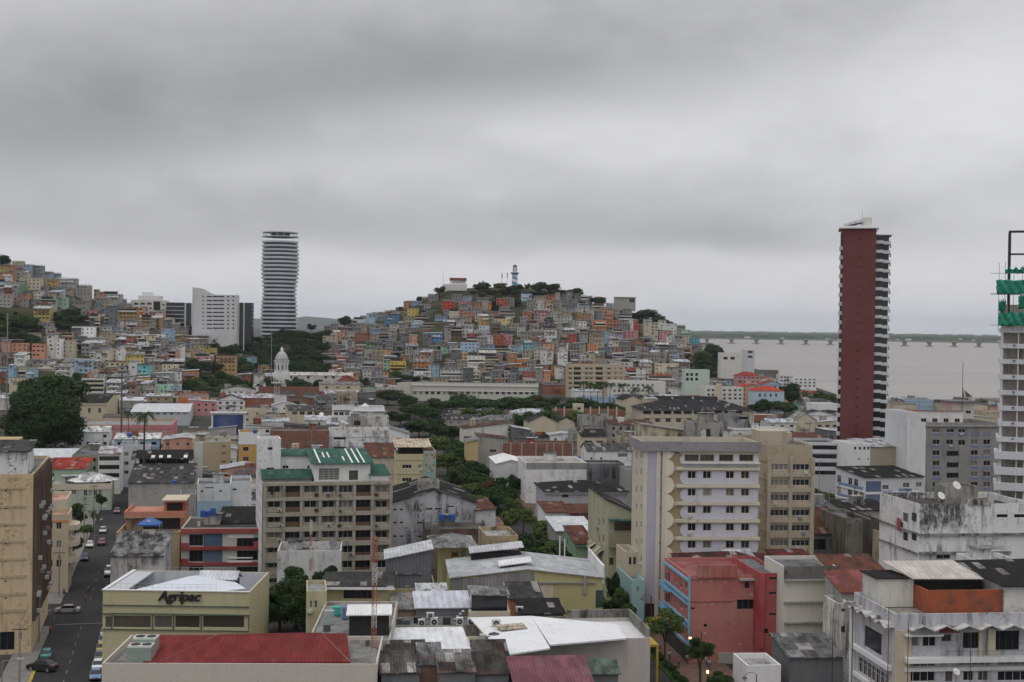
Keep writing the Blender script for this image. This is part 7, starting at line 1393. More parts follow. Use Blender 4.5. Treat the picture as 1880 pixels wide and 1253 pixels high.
# park row under the long school, palms
for q in ((815, 728, 60, 'broad'), (850, 724, 56, 'dark'), (885, 728, 60, 'broad2'), (920, 726, 60, 'broad'), (955, 728, 56, 'dark'), (1000, 722, 60, 'broad'), (1035, 735, 60, 'broad2'), (1070, 728, 60, 'dark'), (1105, 735, 60, 'broad'), (1130, 742, 40, 'broad2'), (858, 742, 44, 'light'), (905, 745, 50, 'light'), (1010, 748, 44, 'light'), (960, 752, 40, 'broad'), (1060, 748, 40, 'light')):
    tr(q[0], q[1], q[2], 10, q[3], D=(CH-9)*F/(q[1]+10-yhor(q[0])))
tr(985, 726, 52, kind='flame', D=800, label='tree flecked with red flowers behind the brick building posts'); tr(940, 732, 50, kind='flame', D=810)
for x, y in ((1072, 699), (1085, 703), (1098, 704), (1120, 702), (1143, 703), (1167, 710), (1190, 708), (1108, 700), (830, 718), (848, 722)): palm(x, y, 26, 850)
palm(266, 755, 50, 400, 'tall royal palm standing before the pink market hall'); palm(236, 758, 22, 560)
tr(320, 795, 40, 8, 'light', label='small round green tree by the plaza right of the tall palm')
tr(500, 690, 26, kind='dark', D=950); tr(536, 688, 24, kind='broad', D=945); tr(556, 694, 26, kind='dark', D=940); tr(585, 692, 20, kind='broad2', D=945)
# left street
for q in ((132, 920, 36, 8, 'broad'), (172, 932, 20, 6, 'airy'), (160, 960, 22, 5, 'light'), (136, 982, 30, 6.5, 'broad'), (138, 960, 26, 5, 'light'), (128, 948, 24, 5, 'broad'), (118, 1010, 24, 5, 'light'), (112, 1040, 22, 4.5, 'broad'), (148, 935, 22, 6, 'broad'), (186, 905, 20, 6, 'broad')): tr(*q, low=.35)
tr(545, 1037, 118, kind='near', D=234, low=.0, label='bushy green tree between the shop building and the beige apartments'); tr(598, 1034, 96, kind='near', D=240, low=.0, label='bushy green tree behind the small yellow house with dark roof'); tr(515, 1080, 80, kind='near', D=230, low=.0); tr(560, 1062, 110, kind='near', D=226, low=0); tr(905, 872, 50, 8, 'broad'); tr(930, 885, 44, 8, 'broad2'); tr(790, 765, 60, 10, 'dark'); tr(832, 778, 50, 9, 'broad'); tr(880, 862, 60, 9, 'broad'); tr(858, 838, 56, 10, 'broad2'); tr(842, 812, 50, 9, 'dark'); tr(900, 895, 50, 8, 'broad')
for q in ((245, 900, 30, 10, 'bush'), (255, 915, 26, 10, 'bush'), (300, 905, 16, 12, 'bush')): tr(*q, low=0, D=300) if 0 else None
tr(395, 868, 60, 7, 'dark', low=.1); tr(355, 790, 26, 7, 'light'); tr(380, 785, 30, 8, 'light')
# foreground right
tr(1222, 1116, 74, kind='yellow', D=212, low=.38, label='tree dotted with yellow flowers before the pink building'); tr(1286, 1168, 62, kind='near', D=198, low=.45, label='small dense street tree beside the lit lantern lamp'); tr(1322, 1232, 44, kind='near', D=192, low=.3)
for q in ((1520, 900, 34, 5, 'light'), (1590, 930, 50, 6, 'light'), (1620, 935, 50, 5, 'light'), (1502, 895, 26, 6, 'broad'), (1645, 785, 40, 9, 'light'), (1640, 800, 30, 8, 'light')): tr(*q)
for q in ((1450, 700, 34, 880, 'dark'), (1425, 716, 36, 900, 'broad'), (1490, 712, 38, 930, 'airy'), (1515, 716, 40, 930, 'broad'), (1530, 722, 30, 950, 'broad2'), (1448, 724, 30, 900, 'airy'), (1412, 730, 40, 850, 'broad'), (1440, 735, 44, 820, 'broad2'), (1465, 722, 36, 900, 'airy'), (1500, 728, 40, 900, 'light'), (1390, 738, 30, 820, 'dark'), (1528, 718, 30, 900, 'airy')): tr(q[0], q[1], q[2], D=q[3], kind=q[4], low=.1)
# skyline trees
for x, y, w, D, k in ((1008, 516, 44, 1350, 'broad'), (985, 520, 22, 1345, 'dark'), (1056, 528, 28, 1362, 'dark'), (968, 519, 10, 1350, 'broad'), (885, 513, 10, 1350, 'airy'), (876, 518, 16, 1345, 'broad'), (918, 517, 26, 1345, 'light'), (940, 522, 24, 1335, 'broad'), (633, 579, 20, 1340, 'dark'), (573, 593, 16, 1330, 'broad'), (1098, 544, 26, 1360, 'dark'), (1070, 550, 20, 1360, 'broad'),
                  (1186, 567, 44, 1340, 'dark'), (1208, 578, 30, 1330, 'dark'), (1230, 585, 16, 1345, 'broad'), (6, 467, 22, 1190, 'dark'), (807, 524, 20, 1345, 'broad'), (1310, 627, 32, 1250, 'broad2'), (1290, 640, 30, 1230, 'light'), (770, 544, 10, 1350, 'dark'), (1015, 530, 50, 1340, 'broad2'), (990, 535, 40, 1335, 'dark')):
    tr(x, y, w, D=D, kind=k, low=.12)
# woods on the slopes
def woods(x0, x1, y0, y1, n, s=1., kinds=('broad', 'broad2', 'dark', 'light')):
    for i in range(int(n*1.6)):
        q = T(TR.uniform(x0, x1), TR.uniform(y0, y1)); r_ = TR.uniform(4.5, 8)*s; k_ = TR.choice(kinds)
        tree(q.x, q.y, q.z-.5, TR.uniform(7, 11)*s, r_, k_, None, 'trees in the town', low=.08)
import numpy as np
def wood_mass(name, label, regs):
    cs = [crown(k) for k in ('broad', 'broad2', 'dark')]; dat = []
    for me in cs: a = np.empty(len(me.vertices)*3, dtype=np.float32); me.vertices.foreach_get('co', a); dat.append(a.reshape(-1, 3)[:2400*1])
    out = []
    for x0, x1, y0, y1, n, s in regs:
        for i in range(n):
            q = T(TR.uniform(x0, x1), TR.uniform(y0, y1)); r_ = TR.uniform(4.5, 8)*s; h = TR.uniform(7, 11)*s; k = TR.randint(0, 2); me = cs[k]; a = np.empty(len(me.vertices)*3, dtype=np.float32); me.vertices.foreach_get('co', a); a = a.reshape(-1, 4, 3)[TR.randint(0, 1)::2].reshape(-1, 3)
            t_ = TR.uniform(0, 6.28); c_, s_ = math.cos(t_), math.sin(t_); x = (a[:, 0]*c_-a[:, 1]*s_)*r_+q.x; y = (a[:, 0]*s_+a[:, 1]*c_)*r_+q.y; z = a[:, 2]*h*.5+q.z+h*.5; out.append(np.stack([x, y, z], 1))
    V_ = np.concatenate(out).astype(np.float32); nf = len(V_)//4; me = bpy.data.meshes.new(name); me.vertices.add(len(V_)); me.vertices.foreach_set('co', V_.ravel()); me.loops.add(nf*4); me.loops.foreach_set('vertex_index', np.arange(nf*4, dtype=np.int32)); me.polygons.add(nf); me.polygons.foreach_set('loop_start', np.arange(nf, dtype=np.int32)*4); me.update(calc_edges=True); me.materials.append(LEAF)
    o = link(name, me); o['kind'] = 'stuff'; tag(o, label, 'woods')
wood_mass('hillside_woods', 'dark mass of woods on the slope behind the church dome', [(385, 500, 622, 690, 60, 1), (500, 600, 622, 695, 75, 1.05), (560, 640, 640, 690, 16, .8), (600, 640, 600, 630, 6, .6)])
woods(-15, 70, 590, 640, 20); woods(100, 135, 590, 622, 6); woods(125, 165, 580, 604, 6); woods(440, 600, 655, 700, 10); woods(335, 372, 670, 735, 10); woods(360, 470, 700, 735, 14, .9); woods(60, 160, 640, 655, 4, .8); woods(30, 60, 640, 662, 4, .7)
woods(800, 880, 532, 548, 9, .5); woods(880, 1000, 530, 548, 14, .8, ('dark', 'broad')); woods(902, 925, 545, 575, 6, .8, ('dark',)); woods(942, 962, 550, 590, 5, .7); woods(985, 1010, 592, 602, 3, .6); woods(1165, 1205, 580, 600, 6, .8, ('dark',)); woods(1285, 1345, 655, 700, 24, .85); woods(1320, 1370, 690, 712, 12, .8); woods(1255, 1290, 655, 690, 6, .6)
woods(735, 790, 690, 705, 7, .7); woods(1080, 1180, 565, 572, 4, .6); woods(640, 760, 690, 712, 5, .8); woods(960, 1160, 600, 680, 8, .5); woods(180, 380, 600, 690, 8, .5); woods(670, 900, 570, 680, 16, .5); woods(900, 1200, 580, 690, 18, .5); woods(0, 350, 520, 700, 18, .55)
# ---------------------------------------------------------------- street lamps, masts, poles
def lattice(x, ytop, D, w, zb, label, c1='offwhite', c2=None, cap=False):
    q = P(x, ytop, D); e = empty('lattice_mast', (q.x, D, zb), .3, label, 'mast'); H = q.z-zb; n = max(6, int(H/(w*1.1)))
    segs = [(0, n)] if not c2 else [(n*i//6, n*(i+1)//6) for i in range(6)]
    for si, (i0, i1) in enumerate(segs):
        m = MB(); r = w/2
        for i in range(i0, i1):
            z0, z1 = H*i/n, H*(i+1)/n
            for a, b_ in (((-r, -r), (r, -r)), ((r, -r), (0, r)), ((0, r), (-r, -r))):
                m.tube((a[0], a[1], z0), (a[0], a[1], z1), .05*w+.015, n=4); m.tube((a[0], a[1], z0), (b_[0], b_[1], z1), .02*w+.012, n=4); m.tube((a[0], a[1], z1), (b_[0], b_[1], z1), .02*w+.012, n=4)
        m.obj('section', METAL, e, c1 if si % 2 == 0 or not c2 else c2)
    if cap:
        m = MB(); m.lathe([(w*.9, H-3.2), (w*1.1, H-3.0), (w*1.1, H-2.6)], 8); 
        for k in range(6): a = k*1.047; m.tube((w*1.1*math.cos(a), w*1.1*math.sin(a), H-3), (w*1.25*math.cos(a), w*1.25*math.sin(a), H+1), .12, n=4)
        m.obj('antenna_crown', METAL, e, 'offwhite')
    return e
lattice(508, 692, 620, 2.2, 0, 'tall white lattice mast with antenna crown before the brick wall', cap=True)
lattice(688, 985, 167, .6, 10.5, 'thin red and white lattice mast on the edge of the red-roofed building', 'offwhite', (.45, .16, .10))
lattice(571, 955, 215, .35, 10, 'slender red and white antenna mast behind the foreground tree', (.45, .12, .08), 'offwhite')
def pole(x, yt, D, zb, r, label, col='dark', name='pole', yard=True):
    q = P(x, yt, D); e = empty(name, (q.x, D, zb), 0, label, 'pole'); H = q.z-zb; MB().tube((0, 0, 0), (0, 0, H), r*1.3, r, 6).obj('shaft', METAL, e, col); MB().box(-r*3, -r*3, 0, r*3, r*3, .2).obj('base', METAL, e, col)
    return e
pole(224, 685, 560, 0, .35, 'tall grey telecom pole rising beside the chapel-like hall', 'slate', 'telecom_pole'); pole(14, 575, 700, 0, .3, 'tall thin grey pole at the far left before the hillside', 'grey')
pole(1768, 665, 420, 22, .08, 'thin antenna rising from the pale roof room over the river', 'slate'); pole(1566, 1118, 172, 8, .05, 'thin dark pole before the ornate house balcony'); pole(1530, 1118, 178, 6, .05, 'thin dark pole before the cream wall block'); pole(1632, 1118, 170, 6, .05, 'thin rusty pole at the corner of the ornate house', 'brown'); pole(1783, 1160, 166, 6, .04, 'thin pole in front of the ornate balcony rail', 'slate'); pole(1668, 1142, 168, 6, .04, 'thin dark pole before the ornate house windows')
pole(499, 600, 1000, 0, .25, 'tall thin flag mast beside the church dome', 'grey'); pole(1028, 985, 250, 0, .12, 'white post with flood light by the boulevard', 'white'); pole(1037, 990, 252, 0, .12, 'second white post next to the flood light post', 'white')
LAMPON = smat('lit_lamp', (.8, .5, .2), .5, emit=((1, .55, .2), 6)); LAMPOFF = smat('lamp_glass', (.5, .5, .5), .3)
def lantern(x, ylamp, D, label, lit=True, side=1):
    q = P(x, ylamp, D); e = empty('street_lamp', (q.x+1.6*side, D, 0), 0, label, 'street lamp', 'lantern street lamps along the boulevard'); H = q.z; IRN = 'dark'
    m = MB(); m.tube((0, 0, 0), (0, 0, H+.7), .11, .07, 8); m.lathe([(.22, 0), (.2, .5), (.12, .7)], 8); m.obj('post', METAL, e, IRN)
    m = MB(); p0 = Vector((0, 0, H+.6))
    for k in range(8): t_ = (k+1)/8; p1 = Vector((-1.6*side*t_, 0, H+.6+.45*math.sin(math.pi*t_)-.1*t_)); m.tube(p0, p1, .035, n=5); p0 = p1
    m.obj('arm', METAL, e, IRN); MB().lathe([(.08, H+.45), (.34, H+.22), (.36, H+.15)], 8, -1.6*side).obj('shade', METAL, e, IRN); MB().lathe([(.2, H+.16), (.17, H-.12), (.05, H-.2)], 8, -1.6*side).obj('bulb', LAMPON if lit else LAMPOFF, e)
lantern(1267, 1171, 190, 'lit lantern street lamp before the pink building'); lantern(1299, 1237, 188, 'lit lantern street lamp low above the pedestrians') if 0 else None
lantern(1178, 1102, 222, 'unlit lantern street lamp at the foot of the lilac tower', False, 1); lantern(1367, 1248, 178, 'lantern street lamp cut off by the bottom edge', False, 1)
q = P(1299, 1237, 200); e = empty('street_lamp', (q.x, 200, 0), 0, 'short post-top lamp glowing orange among the pedestrians', 'street lamp'); MB().tube((0, 0, 0), (0, 0, q.z), .06, n=6).obj('post', METAL, e, 'dark'); MB().lathe([(.05, q.z), (.18, q.z+.1), (.2, q.z+.35), (.08, q.z+.5)], 8).obj('globe', LAMPON, e)
def cobra(x, y, D, label, L=2.2, side=1, zb=0):
    q = P(x, y, D); e = empty('street_lamp', (q.x-L*side, D, zb), 0, label, 'street lamp', 'curved arm street lamps'); H = q.z-zb; m = MB(); m.tube((0, 0, 0), (0, 0, H-.4), .12, .08, 8); m.tube((0, 0, H-.4), (L*side*.9, 0, H), .05, n=5); m.obj('post', METAL, e, 'grey'); MB().hexa([(L*side*.8-.1, -.15, H-.08), (L*side+.35, -.15, H-.02), (L*side+.35, .15, H-.02), (L*side*.8-.1, .15, H-.08), (L*side*.8-.1, -.15, H+.08), (L*side+.35, -.15, H+.1), (L*side+.35, .15, H+.1), (L*side*.8-.1, .15, H+.08)]).obj('lamp_head', METAL, e, 'offwhite')
cobra(88, 1122, 222, 'grey curved street lamp at the crossing by the yellow block'); cobra(40, 1210, 190, 'grey curved street lamp near the bottom left corner', 2.8); cobra(1520, 845, 350, 'curved street lamp beside the white ribbon-floor block'); cobra(1538, 900, 350, 'curved street lamp before the blue corner building'); cobra(1676, 897, 340, 'curved street lamp right of the blue corner building', side=-1)
cobra(192, 930, 300, 'curved street lamp on the pavement by the mint wall')
def upole(x, y, label):
    q = T(x, y) if y > 900 else T(x, y); e = empty('utility_pole', (q.x, q.y, 0), sa0, label, 'pole', 'utility poles along the left street'); MB().tube((0, 0, 0), (0, 0, 9.5), .16, .1, 8).obj('shaft', METAL, e, 'concrete'); MB().box(-.1, -1.1, 8.6, .1, 1.1, 8.75).obj('crossarm', METAL, e, 'brown'); MB().lathe([(.22, 7.2), (.24, 7.3), (.24, 8.1), (.2, 8.2)], 10, .35).obj('transformer', METAL, e, 'grey'); return Vector((q.x, q.y, 8.8))
sa0 = math.atan2(dv.y, dv.x); UP = []
for s_, l in ((-8, 'concrete utility pole nearest the bottom left corner'), (20, 'concrete utility pole at the foot of the yellow block'), (58, 'concrete utility pole just past the crossing'), (92, 'concrete utility pole by the curved balconies'), (128, 'concrete utility pole by the second street trees'), (165, 'farthest concrete utility pole up the left street')):
    q = st(s_, -.8); UP.append(upole(*proj((q[0], q[1], 0)), l))
for i, (a, c_) in enumerate(zip(UP, UP[1:])):
    for j, off in enumerate((-.9, 0, .9)):
        if i == 2 or (i, j) in ((3, 1), (4, 2)): continue
        m = MB(); pr = None
        for k in range(9): t_ = k/8; p_ = a+(c_-a)*t_+Vector((nv.x*off, nv.y*off, -1.1*4*t_*(1-t_)-.1*j)); (m.tube(pr, p_, .025, n=3) if pr is not None else None); pr = p_
        tag(m.obj('overhead_cable', METAL, None, 'dark'), '%s wire in the %s span of overhead cables along the left street' % (('left', 'middle', 'right')[j], ('nearest', 'second', 'third', 'fourth', 'farthest')[i]), 'cable', 'overhead wires along the left street')
# ---------------------------------------------------------------- vehicles
def car_parts():
    b_ = MB(); hw = .86      # body: cross sections along x (length 4.4)
    sec = [(-2.2, .45, .62), (-2.1, .3, .78), (-1.5, .22, .90), (-.9, .2, .95), (1.1, .2, .95), (1.6, .2, .95), (2.1, .28, .86), (2.2, .45, .7)]
    for (x0, a0, c0), (x1, a1, c1) in zip(sec, sec[1:]):
        b_.hexa([(x0, -hw, a0), (x1, -hw, a1), (x1, hw, a1), (x0, hw, a0), (x0, -hw*.96, c0), (x1, -hw*.96, c1), (x1, hw*.96, c1), (x0, hw*.96, c0)])
    rf = MB().hexa([(-.62, -.62, 1.40), (.95, -.62, 1.38), (.95, .62, 1.38), (-.62, .62, 1.40), (-.5, -.55, 1.46), (.85, -.55, 1.44), (.85, .55, 1.44), (-.5, .55, 1.46)])
    gl = MB().hexa([(-1.25, -.80, .93), (1.65, -.80, .93), (1.65, .80, .93), (-1.25, .80, .93), (-.6, -.64, 1.41), (.98, -.64, 1.39), (.98, .64, 1.39), (-.6, .64, 1.41)])
    wh = MB(); wh.tube((0, -.11, 0), (0, .11, 0), .33, n=14); rm = MB(); rm.tube((0, -.125, 0), (0, .125, 0), .19, n=10)
    lt = MB().box(-.03, -.17, -.07, .03, .17, .07); pl = MB().box(-.02, -.7, -.09, .02, .7, .05)
    tyre = smat('tyre', (.015, .015, .015), .9); rimm = smat('rim', (.35, .35, .36), .4, .6); hl = smat('headlight', (.75, .75, .72), .15); tl = smat('tail_light', (.35, .02, .02), .3)
    return [(n_, q.mesh(n_, m_, n_ == 'body' and 0)) for n_, q, m_ in (('body', b_, CARPAINT), ('car_roof', rf, CARPAINT), ('window_band', gl, DGLASS), ('wheel', wh, tyre), ('rim', rm, rimm), ('headlight', lt, hl), ('tail_light', lt, tl), ('bumper', pl, tyre))]
CP = dict(car_parts())
def car(X, Y, ang, col, label, s=1., tall=1., group=None, name='car'):
    e = empty(name, (X, Y, .01), ang, label, 'car', group); e.scale = (s, s, s*tall)
    for n_ in ('body', 'window_band', 'car_roof'): link(n_, CP[n_], e, col)
    for x in (-1.35, 1.35):
        for y in (-.8, .8): q = link('wheel', CP['wheel'], e); q.location = (x, y, .33); link('rim', CP['rim'], q)
    for y in (-.6, .6):
        q = link('headlight', CP['headlight'], e); q.location = (-2.18, y, .66); q = link('tail_light', CP['tail_light'], e); q.location = (2.19, y, .72)
    for x in (-2.21, 2.21): link('bumper', CP['bumper'], e).location = (x, 0, .42)
    return e
sa = math.atan2(dv.y, dv.x)
def carp(x, y, ang, *a, **k): q = gpt(x, y); return car(q[0], q[1], ang, *a, **k)
carp(124, 1125, math.radians(8), (.42, .42, .42), 'silver sedan crossing the junction by the yellow block', name='sedan')
carp(78, 1232, sa+math.radians(35)-math.pi/2-1.1, (.015, .015, .018), 'black SUV turning at the kerb in the bottom left corner', 1.05, 1.18, name='suv')
carp(86, 1207, sa+math.pi, (.07, .28, .28), 'turquoise car behind the black SUV', .95, name='hatchback')
carp(187, 1000, sa+math.pi, (.25, .08, .10), 'small dark red car driving up the street', name='hatchback'); carp(215, 942, sa, (.25, .10, .12), 'reddish car far up the street by the mint wall', name='hatchback')
for k, (c, l) in enumerate(((None, 0), ('silver', 'silver'), ((.2, .28, .30), 'grey-green'), ((.45, .33, .05), 'yellow'), ((.1, .1, .11), 'dark'), ('white', 'white'), ((.12, .22, .35), 'blue'))):
    if l: q = st(30-k*5.6, 9.6); car(q[0], q[1], sa, c, l+' car parked in the row beside the pale yellow shop building', group='cars parked along the right kerb')
for s_, t_, c, l, nm_ in ((80, 7.5, 'white', 'white van driving up the street past the curved balconies', 'van'), (140, 3, 'silver', 'silver car coming down the far part of the left street', 'sedan'), (100, 1.2, 'navy', 'dark blue car parked on the left kerb past the balconies', 'sedan'), (118, 1.2, 'offwhite', 'pale car parked on the left kerb by the street trees', 'hatchback')):
    q = st(s_, t_); car(q[0], q[1], sa, c, l, 1.0 if nm_ != 'van' else 1.1, 1.0 if nm_ != 'van' else 1.35, name=nm_)
carp(905, 955, 1.7, 'silver', 'pale car by the boulevard trees')
# ---------------------------------------------------------------- people
for x, y, sh, tr_, l, an in ((163, 1090, 'dark', 'navy', 'person in dark clothes walking in the street above the crossing', 0), (157, 1108, 'slate', 'dark', 'person in grey crossing the street by the silver sedan', 1.2), (131, 1052, 'ochre', 'dark', 'person in a yellow shirt on the left pavement', .2), (117, 1098, 'navy', 'dark', 'person in navy on the left pavement near the silver sedan', 2.9),
        (98, 1148, 'dark', 'slate', 'person in dark clothes at the corner of the yellow block', 1), (92, 1168, 'red', 'dark', 'person in a dark red top beside the yellow block', .5), (186, 963, 'white', 'navy', 'person in a white shirt far up the street', 0), (180, 965, 'dark', 'dark', 'person in dark clothes far up the street', 2),
        (1297, 1226, 'white', 'navy', 'pedestrian in a white shirt on the brick pavement', 2.9), (1302, 1232, 'skyblue', 'slate', 'pedestrian in a pale shirt beside the glowing lamp', 2.7), (1262, 1222, 'silver', 'dark', 'pedestrian in a grey shirt behind the street tree', 0), (1229, 1215, 'white', 'navy', 'pedestrian in white near the green planting strip', .3), (1246, 1228, 'crimson', 'dark', 'pedestrian in a red top below the yellow flowered tree', 3)):
    q = gpt(x, y); person(q[0], q[1], .16 if not 130 < x < 190 else .02, an, sh, tr_, l)
# hedge along the boulevard
def bush(X, Y, z, r, label=None):
    NT[0] += 1; ra = R.uniform(0, 6)
    if NT[0]-1 in DROP_T: return
    e = empty('shrub', (X, Y, z), ra, label, 'shrub', 'shrubs in the planting strip'); e['_i'] = NT[0]-1; c = link('leaves', crown('bush'), e); c.scale = (r, r, r*.8); c.location = (0, 0, r*.6); e['_auto'] = 'shrub'; TREES.append(e)
for k in range(26): q = st2(-16+k*2.4+R.uniform(-.5, .5), 1.1+R.uniform(-.4, .4)); bush(q[0], q[1], .2, R.uniform(.6, 1.1))
# ---------------------------------------------------------------- things standing on the roofs
def tank_(X, Y, z, r, h, col, label, group=None, name='water_tank'):
    e = empty(name, (X, Y, z), 0, label, 'water tank', group)
    MB().lathe([(r*.88, 0), (r, .1), (r, h*.3), (r*1.03, h*.33), (r, h*.36), (r, h*.62), (r*1.03, h*.65), (r, h*.68), (r, h*.9)], 16).obj('body', PLASTIC, e, col); MB().lathe([(r*.98, h*.9), (r*.9, h*.98), (r*.35, h*1.06), (r*.3, h*1.1)], 16).obj('lid', PLASTIC, e, col)
def tankp(x, yb, D, w, h, col, label, group=None): q = P(x, yb, D); tank_(q.x, D, q.z, w*D/F/2, h*D/F, col, label, group)
TB = (.02, .09, .33)
tankp(812, 957, 288, 12, 13, TB, 'left blue water tank of the pair on the dark ruin', None); tankp(830, 957, 288, 12, 13, TB, 'right blue water tank of the pair on the dark ruin'); tankp(740, 797, 536, 9, 10, TB, 'blue water tank on the white stained building beside the trees')
tankp(372, 950, 280, 9, 13, TB, 'leftmost blue water tank behind the red and blue apartments'); tankp(381, 949, 281, 9, 11, TB, 'middle blue water tank behind the red and blue apartments'); tankp(391, 947, 282, 10, 14, TB, 'rightmost taller blue water tank behind the red and blue apartments')
tankp(1062, 846, 480, 7, 8, TB, 'blue water tank below the brick grid building'); tankp(468, 796, 400, 8, 7, TB, 'blue water tank on the orange-yellow house'); tankp(238, 802, 425, 10, 7, TB, 'blue water tank on the tall narrow white house'); tankp(320, 888, 295, 8, 6, TB, 'small blue water tank above the salmon terraces')
tankp(907, 1181, 192, 22, 18, (.015, .018, .025), 'big black water tank on the cream plinth block'); tankp(634, 1137, 194.3, 14, 24, (.12, .19, .32), 'pale blue tall tank left of the white corrugated canopy'); tankp(618, 1130, 196.8, 16, 17, (.05, .34, .30), 'turquoise square-shouldered tank left of the pale blue tank'); tankp(766, 1150, 203, 14, 18, (.02, .02, .025), 'black round tank among the terrace machines'); tankp(1528+130, 1, 1, 1, 1, 'grey', 'x') if 0 else None
def unit(X, Y, z, ang, w, h, d, col, label, fan=True, group='air conditioners on the roofs'):
    e = empty('air_conditioner', (X, Y, z), ang, label, 'air conditioner', group); MB().box(-w/2, 0, .08, w/2, d, h).obj('case', METAL, e, col); MB().box(-w/2+.05, .05, 0, -w/2+.15, d-.05, .08).box(w/2-.15, .05, 0, w/2-.05, d-.05, .08).obj('feet', METAL, e, 'dark')
    if fan:
        r = min(w, h)*.38; m = MB(); m.tube((0, -.02, h*.52), (0, .01, h*.52), r, n=14); m.obj('fan_grille', SHADE, e); MB().tube((0, -.03, h*.52), (0, -.02, h*.52), r*.3, n=8).obj('hub', METAL, e, col)
UN = ['white', 'offwhite', 'silver', 'slate', 'grey']
def unitp(x, yb, D, w, h, col, label, fan=True): q = P(x, yb, D); unit(q.x, D, q.z, math.radians(5), w*D/F, h*D/F, .8, col, label, fan)
for x, y, w, h, c, l in ((733, 1153, 13, 16, 'slate', 'grey box condenser at the left end of the machine row'), (747, 1154, 12, 15, 'slate', 'second grey box condenser from the left of the machine row'), (774, 1152, 13, 14, 'offwhite', 'white fan unit left of centre in the machine row'), (797, 1151, 13, 16, 'white', 'white open-topped unit in the centre of the machine row'),
                         (820, 1150, 14, 16, 'dark', 'black box condenser right of centre in the machine row'), (844, 1149, 13, 14, 'white', 'white fan unit second from the right of the machine row'), (865, 1149, 13, 13, 'white', 'rightmost white fan unit of the machine row'), (790, 1136, 14, 10, 'silver', 'silver unit at the back of the machine row')):
    unitp(x, y, 201.5, w, h, c, l, 'box' not in l)
unitp(911, 1152, 196, 16, 13, 'offwhite', 'white fan unit on the cream block under the glazed cabin'); unitp(887, 1184, 190.5, 12, 18, 'offwhite', 'white unit left of the big black water tank', False); unitp(896, 1184, 190.3, 8, 14, 'slate', 'dark narrow unit beside the big black water tank', False); unitp(954, 1125, 208, 14, 10, 'silver', 'silver fan unit right of the glazed cabin')
unitp(604, 1148, 190.5, 18, 26, (.45, .52, .50), 'pale green square cooler on the terrace left of the canopy', False); unitp(600, 1160, 186.5, 13, 12, 'slate', 'dark crate-like unit below the pale green cooler', False); unitp(675, 1185, 179.2, 8, 8, 'slate', 'small grey box on the grey terrace floor', False)
def dish(x, y, D, r, label, col='offwhite', ang=0):
    q = P(x, y, D); e = empty('satellite_dish', (q.x, D, q.z-1.2), ang, label, 'satellite dish', 'satellite dishes on the roofs'); MB().tube((0, 0, 0), (0, 0, 1.2), .04, n=5).obj('mast', METAL, e, 'slate')
    m = MB(); m.lathe([(.02, 0), (r*.5, r*.08), (r*.85, r*.24), (r, r*.36)], 16); o = m.obj('reflector', METAL, e, col); o.location = (0, 0, 1.25); o.rotation_euler = (math.radians(55), 0, .4); MB().tube((0, 0, 1.25), (0, -r*.8, 1.25+r*.5), .02, n=4).obj('feed_arm', METAL, e, 'slate')
dish(1755, 893, 232, .8, 'pale satellite dish beside the concrete roof hut'); dish(1727, 912, 224, .7, 'white dish on the black roof of the stained building'); dish(611, 1000, 262, .9, 'dark satellite dish against the beige apartments', 'slate'); dish(1755, 1235, 160, .45, 'round white dish before the ornate house windows'); dish(1818, 920, 224, .6, 'grey dish at the gable of the stained building', 'grey'); dish(590, 762, 560, 1.0, 'white dish behind the white modern house')
# blue pavilion tent on the salmon terrace
b = TH; q = P(275, 968, b.D+5.5); e = empty('pavilion_tent', (q.x, b.D+5.5, b.H-.9), b.yaw, 'blue pointed canopy tent on the brown roof terrace', 'tent')
w = 4.6; m = MB(); m.add([(-w/2, -2, 2.1), (w/2, -2, 2.1), (w/2, 2.2, 2.1), (-w/2, 2.2, 2.1), (0, 0, 3.5)], [(0, 1, 4), (1, 2, 4), (2, 3, 4), (3, 0, 4)]); m.obj('canopy', PAINT, e, (.03, .12, .36)); part(e, 'valance', PAINT, (.03, .11, .34), [(-w/2, -2.03, 1.75, w/2, -2, 2.1), (-w/2-.03, -2, 1.75, -w/2, 2.2, 2.1), (w/2, -2, 1.75, w/2+.03, 2.2, 2.1)])
for x_, y_2 in ((-w/2, -2), (w/2, -2), (-w/2, 2.2), (w/2, 2.2)): MB().tube((x_, y_2, 0), (x_, y_2, 2.1), .05, n=6).obj('pole', METAL, e, 'silver')
def disc(y0, c, half, z_off=0):
    m = MB(); n = 14; pts = []; r = .34; cx, cz = -.05, 2.72
    a0, a1 = {'top': (.15, math.pi-.15), 'bot': (math.pi+.15, 2*math.pi-.15), 'all': (0, 2*math.pi)}[half]
    for i in range(n+1): a = a0+(a1-a0)*i/n; pts.append((cx+r*1.25*math.cos(a), cz+r*math.sin(a)*.8))
    k = 1.4/2.0; m.add([(x, -2+(z-2.1)/k-.03-y0, z+.01) for x, z in pts], [tuple(range(n+1))]); return m.obj('round_emblem', PAINT, e, c)
disc(0, 'white', 'all'); disc(.02, (.45, .03, .04), 'top'); disc(.02, (.02, .08, .35), 'bot')
part(e, 'counter', PLAIN, 'offwhite', [(-1.2, -1.6, 0, 1.4, -1.0, 1.0)])
# yellow portal on the boulevard
q = gpt(1204, 1262); e = empty('yellow_portal', (q[0], q[1], 0), math.radians(8), 'yellow steel portal frame over the street beside the white-roofed building', 'portal'); H_ = P(1200, 1188, q[1]).z; MB().box(0, 0, 0, .35, .35, H_).obj('post', PAINT, e, (.42, .27, .03)); MB().box(-1.0, 0, H_, .35, 6, H_+.35).obj('beam', PAINT, e, (.42, .27, .03))
